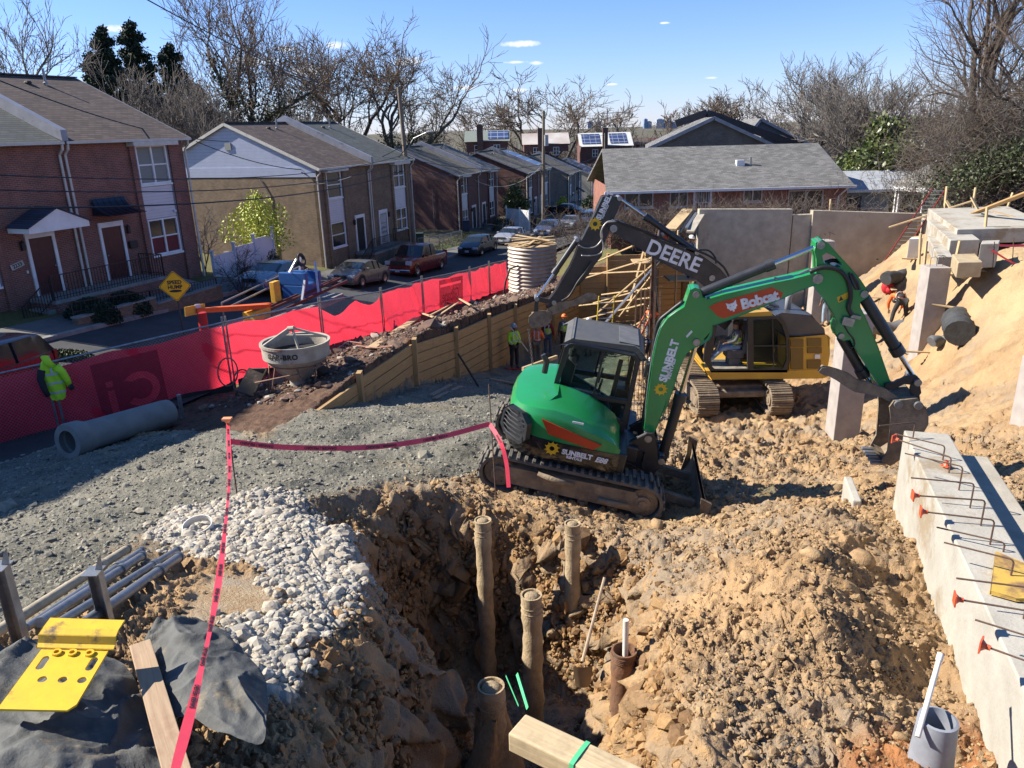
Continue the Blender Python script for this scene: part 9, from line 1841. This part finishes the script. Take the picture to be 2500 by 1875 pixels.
for a,b,lb in (((1052,968),(1100,942),'pair of short boards lying on the gravel left of the excavator'),((1060,972),(1125,945),'second board lying beside the short pair'),((1195,930),(1265,938),'long board lying on the gravel behind the excavator'),((1235,902),(1300,902),'red painted board at the feet of the worker in the lime jacket')): lumber(ontop(*a,.04),ontop(*b,.04),.12,.04,LUMG if 'red' not in lb else mat('red_board',(.4,.04,.03)),lb,'boards on the gravel',cat='board',name='board')
for k,(u,v,z0_,lb) in enumerate(((388+45,1065-2,0,'grey fence post stub by the pipe end'),)): q=atd(438,975,18.2);tube_solo('post_stub',lb,'post',[q-[0,0,.6],q+[0,0,.12]],.05,STEEL)
# brick planter wall, hedges, white vinyl fence
def fwall(name,label,cat,P,h,w,m_,capm=None,group=None):
 r=thing(name,label,cat,(P[0][0],P[0][1],float(STR(P[0][0],P[0][1]))),0,group)
 for (a,b) in zip(P[:-1],P[1:]):
  za,zb=float(STR(*a)),float(STR(*b));A_=np.array([*a,(za+zb)/2]);B_=np.array([*b,(za+zb)/2]);mb=MB();mb.beam(A_+[0,0,h/2-.15],B_+[0,0,h/2-.15],w,h+.3,up=(0,0,1));obj('panel' if 'fence' in name else 'wall',mb,m_,r,world=True)
  if capm: mb=MB();mb.beam(A_+[0,0,h+.03],B_+[0,0,h+.03],w+.08,.06,up=(0,0,1));obj('coping',mb,capm,r,world=True)
 return r
fwall('garden_wall','low brick planter wall along the pavement by the nearest house','garden wall',[(-14.9,25.6),(-13.6,28.8),(-12.4,32.4)],.55,.25,BRICK_TAN,CONS)
r_=thing('iron_fence','low black iron fence on the planter wall','fence',(-14.9,25.9,4));railing(r_,[np.array([*p,float(STR(*p))+.5])-np.array(r_.location) for p in ((-14.95,25.7),(-13.7,28.8),(-12.5,32.4))],.45,'railing',.16)
def hedge(label,u,v,Y,rx,ry,h,n,seed,lm=LEAFD,name='hedge'):
 p=aty(u,v,Y);z=float(STR(p[0],Y))+.05;rs=np.random.RandomState(seed);a=rs.normal(0,1,(n,3));a/=np.linalg.norm(a,axis=1,keepdims=True);a[:,2]=np.abs(a[:,2]);P=a*[rx,ry,h]*rs.uniform(.75,1.05,(n,1));V,F=leaves(P,.045,rs);o=link(name,mesh_np(name,V,F,[lm],smooth=False));o.location=(p[0],Y,z);tag(o,label,'shrub',group='low hedges by the houses')
hedge('dark clipped hedge left of the porch steps of the nearest house',225,770,26.6,1.0,.6,.9,5000,1);hedge('dark clipped hedge just right of the first one',310,752,28.2,.9,.6,.9,4500,2);hedge('low scrubby ground plants by the left pavement edge',130,840,22.4,1.1,.4,.25,2500,3,IVY);hedge('dark low hedge at the foot of the white vinyl fence',640,690,38.5,1.5,.5,.7,3500,4);hedge('small leafy shrub at the right end of the white vinyl fence',672,665,40,.45,.4,1.5,1200,5,IVY);hedge('dark bush before the steps of the dark red brick house',1230,582,76,1.2,.8,1.2,2500,6)
VIN=mat('white_vinyl',(.66,.62,.68),(.58,.55,.6),rough=.4,scale=1)
a=aty(522,648,36.6);b=aty(668,600,41.5);vf=thing('vinyl_fence','white vinyl privacy fence between the nearest house and the tan one','fence',(a[0],a[1],2.6));z0_=2.55
for k in range(3):
 A_=a+(b-a)*k/3;B_=a+(b-a)*(k+1)/3;zt=4.65+.17*k*1.0;mb=MB();mb.beam((A_[0],A_[1],(z0_+zt)/2-.05),(B_[0],B_[1],(z0_+zt)/2-.05),.05,zt-z0_-.1);obj('panel',mb,VIN,vf,world=True)
for k in range(4): A_=a+(b-a)*k/3;zt=4.75+.17*k;mb=MB();mb.beam((A_[0],A_[1]-.03,z0_),(A_[0],A_[1]-.03,zt),.13,.13);mb.box((A_[0],A_[1]-.03,zt+.03),(.18,.18,.06));obj('post',mb,VIN,vf,world=True)
a=aty(1236,512,80);b=aty(1292,500,76);vf=thing('vinyl_fence','smaller white vinyl fence down the street beside the dark red house','fence',(a[0],a[1],0))
mb=MB();mb.beam((a[0],a[1],1.1),(b[0],b[1],1.2),.06,2.1);obj('panel',mb,WHITE,vf,world=True)
for t_ in (0,.6,1): q=a+(b-a)*t_;mb=MB();mb.beam((q[0],q[1]-.05,0),(q[0],q[1]-.05,2.4),.14,.14);obj('post',mb,WHITE,vf,world=True)
cf_=thing('yard_fence','low chain link yard fence on the lawn between the pole and the dark red house','fence',(-5,62,1));P=[aty(1020,580,60),aty(1075,603,62),aty(1128,585,66)]
P=[np.array([p[0],p[1],float(STR(p[0],p[1]))]) for p in P];mb=MB()
for p in P+[(P[0]+P[1])/2,(P[1]+P[2])/2]: mb.cyl(p,p+[0,0,1.2],.035,n=6)
obj('post',mb,STEEL,cf_,world=True);mb=MB()
for a_,b_ in zip(P[:-1],P[1:]):
 mb.cyl(a_+[0,0,1.18],b_+[0,0,1.18],.025,n=6);n=30
 for j in range(n): q0=a_+(b_-a_)*j/n;q1=a_+(b_-a_)*min(1,(j+3)/n);mb.tube([q0,q1+[0,0,1.15]],.006,3,cap=False);mb.tube([q1,q0+[0,0,1.15]],.006,3,cap=False)
obj('chain_link_mesh',mb,STEEL,cf_,world=True)
for u,v,Y,lb,m_ in ((1023,553,64,'dark green wheeled bin beside the dark red house',mat('bin_green',(.02,.05,.045))),(1140,595,73.2,'blue wheeled bin at the foot of the stoop',mat('bin_blue',(.02,.035,.08))),(1303,548,84,'dark wheeled bin by the farther white fence',mat('bin_dark',(.03,.04,.045)))):
 q=aty(u,v,Y);z=float(STR(q[0],q[1]));r_=thing('wheeled_bin',lb,'bin',(q[0],q[1],z),0,'wheeled bins');mb=MB();mb.prism([(-.25,0),(.25,0),(.3,1.0),(-.3,1.0)],-.3,.3,'y');obj('body',mb,m_,r_,bevel=.03);mb=MB();mb.box((0,0,1.04),(.66,.68,.07));obj('lid',mb,m_,r_,bevel=.02)
# lift trailer behind the fence
tp=aty(700,690,28.5);tz=float(STR(-8.6,29));tr=thing('lift_trailer','trailer loaded with a blue lift frame, orange beams and steel tubes behind the fence','trailer',(-8.6,29.5,tz+.1),R_(90-17))
BLUE=mat('blue_frame',(.02,.10,.30),(.02,.08,.24),rough=.4,c3=(.2,.2,.2),f3=.64);ORG=mat('orange_frame',(.75,.13,.02),(.62,.11,.02),rough=.5,c3=(.3,.15,.08),f3=.6);AMB=mat('amber_frame',(.75,.42,.04),(.62,.35,.04),rough=.5)
def T(nm,m_,fn,**k): mb=MB();fn(mb);return obj(nm,mb,m_,tr,**k)
T('bed',mat('trailer_bed',(.3,.3,.3),(.18,.17,.16),rough=.7),lambda m:(m.bx(-5.6,2.6,-.9,.9,.62,.74),m.bx(-5.6,2.6,-.95,-.85,.5,.66)))
T('side_rail',mat('dark_red_rail',(.10,.03,.025),rough=.6),lambda m:(m.beam((-2.5,-.8,1.0),(3.2,-.8,1.15),.06,.1),m.beam((-2.5,-.5,1.1),(3.2,-.5,1.25),.06,.1),m.beam((-2.5,-.1,1.05),(3.4,-.2,1.2),.06,.1)))
T('ramp_arm',ORG,lambda m:(m.beam((-5.2,.2,1.75),(-2.2,-.5,1.25),.22,.16),m.beam((-4.0,.5,1.5),(-1.8,-.3,1.2),.2,.16)));T('striped_board',AMB,lambda m:m.beam((-5.8,.1,1.85),(-4.6,.3,1.7),.04,.3));T('white_stripe',WHITE,lambda m:m.beam((-5.2,.18,1.80),(-4.9,.24,1.75),.05,.31))
T('red_mast',mat('red_mast',(.5,.03,.03),rough=.4),lambda m:m.cyl((-5.4,-.2,.6),(-5.4,-.2,1.75),.15,n=14),smooth=40);T('amber_box',AMB,lambda m:m.bx(-1.1,-.7,-.1,.1,1.1,1.9),bevel=.02);T('amber_box',AMB,lambda m:m.bx(-3.2,-2.2,-.6,-.1,.9,1.25),bevel=.02)
T('lift_frame',BLUE,lambda m:(m.bx(.3,1.6,-.5,.5,1.0,1.5),m.bx(.3,.5,-.6,.6,1.5,2.0),m.bx(1.3,1.5,-.6,.6,1.5,1.9)),bevel=.03);T('lift_leg',mat('silver_frame',(.5,.52,.55),(.4,.42,.45),rough=.4,metal=.5),lambda m:(m.beam((-.3,-.7,1.0),(.5,-.5,1.9),.08,.08),m.beam((.9,-.75,.9),(1.3,-.5,2.3),.09,.09),m.beam((1.4,.5,1.0),(1.6,.3,2.4),.08,.08),m.beam((.6,.6,1.5),(1.3,.3,2.4),.07,.07)))
T('spare_wheel',RUBBER,lambda m:m.lathe([(.17,-.05),(.27,-.05),(.27,.05),(.17,.05)],18,M=Matrix.Translation((1.25,.1,2.35))@Matrix.Rotation(R_(75),4,'X'),closed=True),smooth=40)
T('ladder_rack',STEEL,lambda m:(m.beam((-3,.85,1.5),(2.5,.85,1.9),.05,.05),m.beam((-3,.6,1.35),(2.5,.6,1.75),.05,.05),m.beam((-3,.85,.7),(-3,.85,1.5),.05,.05),m.beam((2.5,.85,.7),(2.5,.85,1.9),.05,.05)))
for x in (-1.6,-.7): T('wheel',TYRE,lambda m:m.lathe([(.001,-.1),(.33,-.1),(.33,.1),(.001,.1)],16,M=Matrix.Translation((x,-1.02,.34))@Matrix.Rotation(R_(90),4,'X')),smooth=40)
# ---------------------------------------------------------------- barrier tape
TAPE=mat('barrier_tape',(.80,.07,.10),(.70,.05,.08),rough=.4,scale=5)
s1=atd(555,1028,10.4);s1b=ontop(580,1222,-.1);s2=atd(1193,938,11.6);s2b=ontop(1211,1212,-.1);s1m=atd(562,1078,10.4);s2m=atd(1196,1035,11.6)
for nm,a_,b_,lb,cp in (('tape_stake',s1b,s1,'steel stake with an orange cap holding the barrier tape',True),('tape_stake',s2b,s2,'rusty steel stake holding the barrier tape beside the green excavator',False)):
 r_=thing(nm,lb,'stake',tuple(a_));mb=MB();mb.cyl(a_,b_,.011,n=6);obj('bar',mb,REBAR,r_,world=True)
 if cp: mb=MB();mb.box(b_+np.array([0,0,.03]),(.12,.09,.03));mb.lathe([(.02,-.09),(.02,-.03),(.045,.012)],8,c=tuple(b_));obj('end_cap',mb,mat('pale_orange_cap',(.85,.33,.15),rough=.5),r_,world=True)
def tape(name,label,P,w,txt=None,tw=None,nrm=None,tsz=.05,mir=True):
 P=spline(P,8);T_=np.gradient(P,axis=0);T_/=np.linalg.norm(T_,axis=1,keepdims=True);n=len(P);G=[[],[]];WV=[]
 for i in range(n):
  v_=P[i]-CAM;v_/=np.linalg.norm(v_);s=np.cross(T_[i],-v_ if nrm is None else nrm);s/=np.linalg.norm(s);f=1 if tw is None else tw(i/(n-1));WV.append(s);G[0].append(P[i]-s*w/2*f);G[1].append(P[i]+s*w/2*f)
 mb=MB();mb.sheet(G);r_=solo(name,mb,TAPE,label,'barrier tape','red barrier tape',smooth=True,loc=tuple(P[0]))
 D=np.r_[0,np.cumsum(np.linalg.norm(np.diff(P,axis=0),axis=1))]
 if txt:
  s=.35
  while s<D[-1]-.6:
   i=int(np.searchsorted(D,s))-1;q=P[i]+(P[i+1]-P[i])*((s-D[i])/(D[i+1]-D[i]));t=text_mb(txt,tsz,.0002,'CENTER',bold=.0015,mirror=mir);ez=np.cross(T_[i],WV[i]);sg_=1 if ez@(CAM-q)>0 else -1
   M=np.eye(4);M[:3,0]=T_[i];M[:3,1]=WV[i]*1;M[:3,2]=np.cross(T_[i],WV[i]);M[:3,3]=q+ez*sg_*.004;xf(t,M);t.v=[x_-P[0] for x_ in t.v];obj('lettering',t,IRON,r_);s+=tsz*17
 return r_
tape('barrier_tape','long red tape stretched between the two stakes, printed DANGER PELIGRO',[s1m,atd(700,1092,10.6),atd(900,1092,10.9),atd(1060,1070,11.3),s2m],.075,'DANGER / PELIGRO')
tape('barrier_tape','red tape running from the capped stake down to the bottom of the picture',[s1-[0,0,.05],atd(560,1160,8.5),atd(545,1330,6.4),atd(522,1490,5.1),atd(480,1680,4.0),atd(425,1890,3.2),atd(395,2000,2.9)],.05,'DANGER / PELIGRO',tw=lambda t:.75+.25*math.sin(t*19),tsz=.03)
tape('barrier_tape','loose end of red tape hanging from the stake over the excavator track',[s2m,atd(1222,1080,11.3),atd(1236,1130,11.2),atd(1242,1190,11.1)],.06,'DANGER',tsz=.04)
tape('barrier_tape','red tape strung over the terrace at the far right',[aty(2425,598,22),aty(2470,600,22),aty(2530,598,22)],.07);tape('barrier_tape','second red tape sloping down at the far right',[aty(2420,610,21.5),aty(2470,640,21.5),aty(2530,665,21.5)],.05)
for u,v0,v1,lb in ((2475,580,645,'thin stake carrying tape on the terrace'),(2428,590,628,'rusty stake where the terrace tape begins')): q=aty(u,v1,21.6);q2=aty(u,v0,21.6);tube_solo('tape_stake',lb,'stake',[q-[0,0,.3],q2],.012,REBAR,6)
# ring, hose, galvanised posts, props
q=ontop(486,1296,.0);mb=MB();mb.lathe([(.155,0),(.165,0),(.165,.085),(.155,.085)],28,closed=True,M=Matrix.Translation(tuple(q+np.array([0,0,.03])))@Matrix.Rotation(R_(12),4,'X'));solo('pipe_ring',mb,PVC,'short white plastic pipe ring lying on the crushed stone','pipe ring',smooth=40)
tube_solo('cable','black cable looped over the white stones','cable',spline([ontop(552,1362,.03),ontop(590,1330,.035),ontop(640,1312,.04),ontop(700,1308,.04),ontop(738,1318,.04),ontop(720,1340,.04),ontop(670,1352,.04),ontop(600,1356,.035)],6),.011,HOSE,6)
def upost(label,u,vt,vb,z,w=.09):
 a_=atd(u,vt,z);b_=atd(u+ (VVX-u)/(VVY-vt)*(vb-vt),vb,z);r_=thing('signpost_stub',label,'steel post',(a_[0],a_[1],float(a_[2])-1.2),0,'galvanised posts');mb=MB();H=1.2
 for x0,x1,y0,y1 in ((-w/2,w/2,0,.006),(-w/2,-w/2+.006,-.06,0),(w/2-.006,w/2,-.06,0)): mb.bx(x0,x1,y0,y1,0,H)
 obj('channel',mb,STEEL,r_);mb=MB();mb.bx(-w/2-.03,w/2+.0,-.09,.05,H-.0,H+.008);mb.prism([(-w*.1,H),(w*.5,H),(w*.62,H+.13),(w*.35,H+.1)],-.01,.0,'y');obj('bracket',mb,STEEL,r_);return r_
upost('galvanised channel post with a bent bracket, right of the two at lower left',236,1392,1515,5.6);upost('galvanised channel post cut by the left edge of the picture',8,1380,1550,5.2)
PR=[((-20,1590),(315,1360),.042,'tan muddy shoring prop, farthest of the bundle',mat('tan_prop',(.40,.34,.24),(.28,.23,.16),rough=.8,bump=.4)),((70,1560),(350,1362),.032,'thin grey prop second in the bundle',STEEL),((110,1565),(352,1378),.038,'grey prop with a collar in the middle of the bundle',STEEL),((150,1570),(435,1352),.034,'long straight grey prop fourth in the bundle',STEEL),((215,1560),(440,1376),.044,'nearest grey prop with a clamp ring',STEEL)]
for (a_,b_,r0,lb,m_) in PR:
 A_=ontop(*a_,.06);B_=ontop(*b_,.06);A_[2]+=.05;B_[2]+=.03;d=B_-A_;L=np.linalg.norm(d);d/=L;r_=thing('shoring_prop',lb,'prop',tuple(A_),0,'shoring props lying in a bundle');mb=MB();mb.tube([A_,B_],r0,12);obj('outer_tube',mb,m_,r_,world=True,smooth=40);mb=MB();mb.cyl(A_+d*L*.72,A_+d*L*.76,r0*1.35,n=12);mb.cyl(B_-d*.03,B_,r0*1.25,n=12);obj('collar',mb,m_,r_,world=True,smooth=40)
# ---------------------------------------------------------------- tarps, yellow plate, plank
TARP=mat('grey_geotextile',(.105,.107,.10),(.062,.064,.062),rough=.75,scale=5,bump=.35,bscale=40,c3=(.21,.165,.1),f3=.58,spec=.4)
def tarp(name,label,uv,zdep,seed,hump,amp=.05,n=90):
 """cloth spread over a heap: outline given by pixels on the ground, draped with folds"""
 C=np.array([atd(u,v,z) for (u,v),z in zip(uv,zdep)]);C[:,2]-=(.13 if hump<.11 else .0);c=C.mean(0);rs=np.random.RandomState(seed);G=[]
 P=spline(np.vstack([C,C[:1]]),14)
 m_=len(P);R_n=44
 for i in range(R_n+1):
  t=i/R_n;ring=c[None]+(P-c)*t
  hz=hump*(1-t**2.2);x,y=ring[:,0],ring[:,1]
  w_=fbm(x+seed,y,1.1,3,seed);q=lambda fx,fy,k,sd:(1-np.abs(perlin(x*fx+w_*k,y*fy-w_*k,sd))*2.2).clip(0,1)
  z=ring[:,2]+hz+amp*1.0*q(1.3,2.6,1.2,seed+5)**1.6+amp*.8*q(2.7,1.2,1.,seed+9)**1.8+amp*.28*q(4.5,6,1.2,seed+3)**1.5+amp*.10*q(10,6,1.2,seed+4)+amp*.9*fbm(x,y,1.0,2,seed+20)
  G.append(np.c_[x,y,z])
 mb=MB();mb.sheet(G);return solo(name,mb,TARP,label,'tarpaulin','dark grey sheets of cloth',smooth=True,loc=tuple(c))
tarp('tarpaulin','dark grey cloth heap under the yellow plate at the lower left',[(-60,1560),(120,1540),(250,1560),(310,1600),(350,1700),(385,1800),(370,1950),(200,2010),(-80,1990),(-120,1760)],[4.75,4.85,4.85,4.75,4.45,4.15,3.7,3.45,3.4,4.1],31,.07,.05)
tarp('tarpaulin','crumpled dark grey cloth right of the wooden plank',[(352,1572),(398,1525),(500,1532),(560,1565),(610,1620),(648,1665),(655,1760),(640,1832),(560,1810),(480,1770),(430,1760),(395,1700),(372,1630)],[5.15,5.3,5.25,5.1,4.9,4.7,4.3,4.05,4.1,4.25,4.3,4.5,4.85],32,.12,.06)
# plank
A_=atd(345,1585,4.95);B_=atd(440,1915,3.75);mb=MB();mb.beam(A_+[0,0,.03],B_+[0,0,.03],.125,.05);solo('plank',mb,woodmat('weathered_plank',(.38,.27,.17),(.27,.18,.11),dirt=(.2,.09,.05)),'weathered wooden plank lying between the two dark cloths','plank',bevel=.004)
# yellow plate with slots
YP=mat('worn_yellow',(.78,.50,.03),(.70,.43,.03),rough=.45,scale=7,c3=(.13,.09,.07),f3=.555,bump=.1)
Q=[atd(u,v,z) for u,v,z in ((98,1585,4.43),(254,1588,4.46),(178,1734,4.04),(-8,1731,4.0))];o_=Q[3];ex=Q[2]-Q[3];W_=np.linalg.norm(ex);ey=(Q[0]+Q[1])/2-(Q[2]+Q[3])/2;M=frame3((Q[2]+Q[3])/2+np.array([0,0,.0]),ex,ey);Lh=np.linalg.norm(ey);sh=float(((Q[0]+Q[1])/2-(Q[2]+Q[3])/2)@(ex/W_))
yp=thing('yellow_plate','worn yellow steel plate with slots, holes and a bent lip lying on the dark cloth','steel plate',tuple(M[:3,3]))
w2=W_/2;cir=lambda cx,cy,r,k=14:[(cx+r*math.cos(a),cy+r*math.sin(a)) for a in np.linspace(0,2*math.pi,k,endpoint=False)]
def slot(cx,cy,r,h): return [(cx+r*math.cos(a),cy+h+r*math.sin(a)) for a in np.linspace(0,math.pi,8)]+[(cx+r*math.cos(a),cy-h+r*math.sin(a)) for a in np.linspace(math.pi,2*math.pi,8)]
k0=Lh/1.0
mb=MB();mb.prism([(-w2,0),(w2-.03,0),(w2,.04),(w2*.98,Lh),(-w2*.98,Lh)],-.012,.0,'z',holes=[cir(-w2*.35,Lh*.48,.024),cir(.04,Lh*.48,.024),cir(w2*.75,Lh*.48,.024),slot(-w2*.66,Lh*.76,.02,.035),slot(w2*.74,Lh*.76,.02,.035)]);xf(mb,M);obj('base_plate',mb,YP,yp,world=True,bevel=.003)
mb=MB();mb.prism([(0,0),(.03,.01),(.055,.055),(.09,.07),(.19,.06),(.19,.07),(.088,.08),(.045,.065),(.027,.02),(0,.01)],-w2*1.12,w2*1.12,'x');mb.v=[np.stack([q[:,0],q[:,1]+Lh+.001,q[:,2]],1) for q in mb.v];xf(mb,M);obj('raised_lip',mb,YP,yp,world=True,bevel=.003)
for cx in (-w2*.45,0,w2*.5): mb=MB();mb.lathe([(.015,0),(.027,0),(.027,.012),(.015,.012)],12,closed=True,c=(cx,Lh*.93,.001));xf(mb,M);obj('ring_boss',mb,YP,yp,world=True)
# assumed tall block added out of frame to shade the left end of the yard
ab=thing('shade_block','assumed tall brick block, unseen beyond the left edge, added to shade the yard','assumed building',(-34,18,4));obj('wall',MB().bx(-8,0,-5.2,5.6,-2,22),BRICK_TAN,ab);obj('roof',MB().bx(-8.2,.2,-5.4,5.8,22,22.4),SHI_GR,ab)
for i in range(5):
 for j in range(3): obj('window',MB().bx(.0,.04,-4+j*3.2,-2.6+j*3.2,1+i*4,2.6+i*4),GLASS,ab)
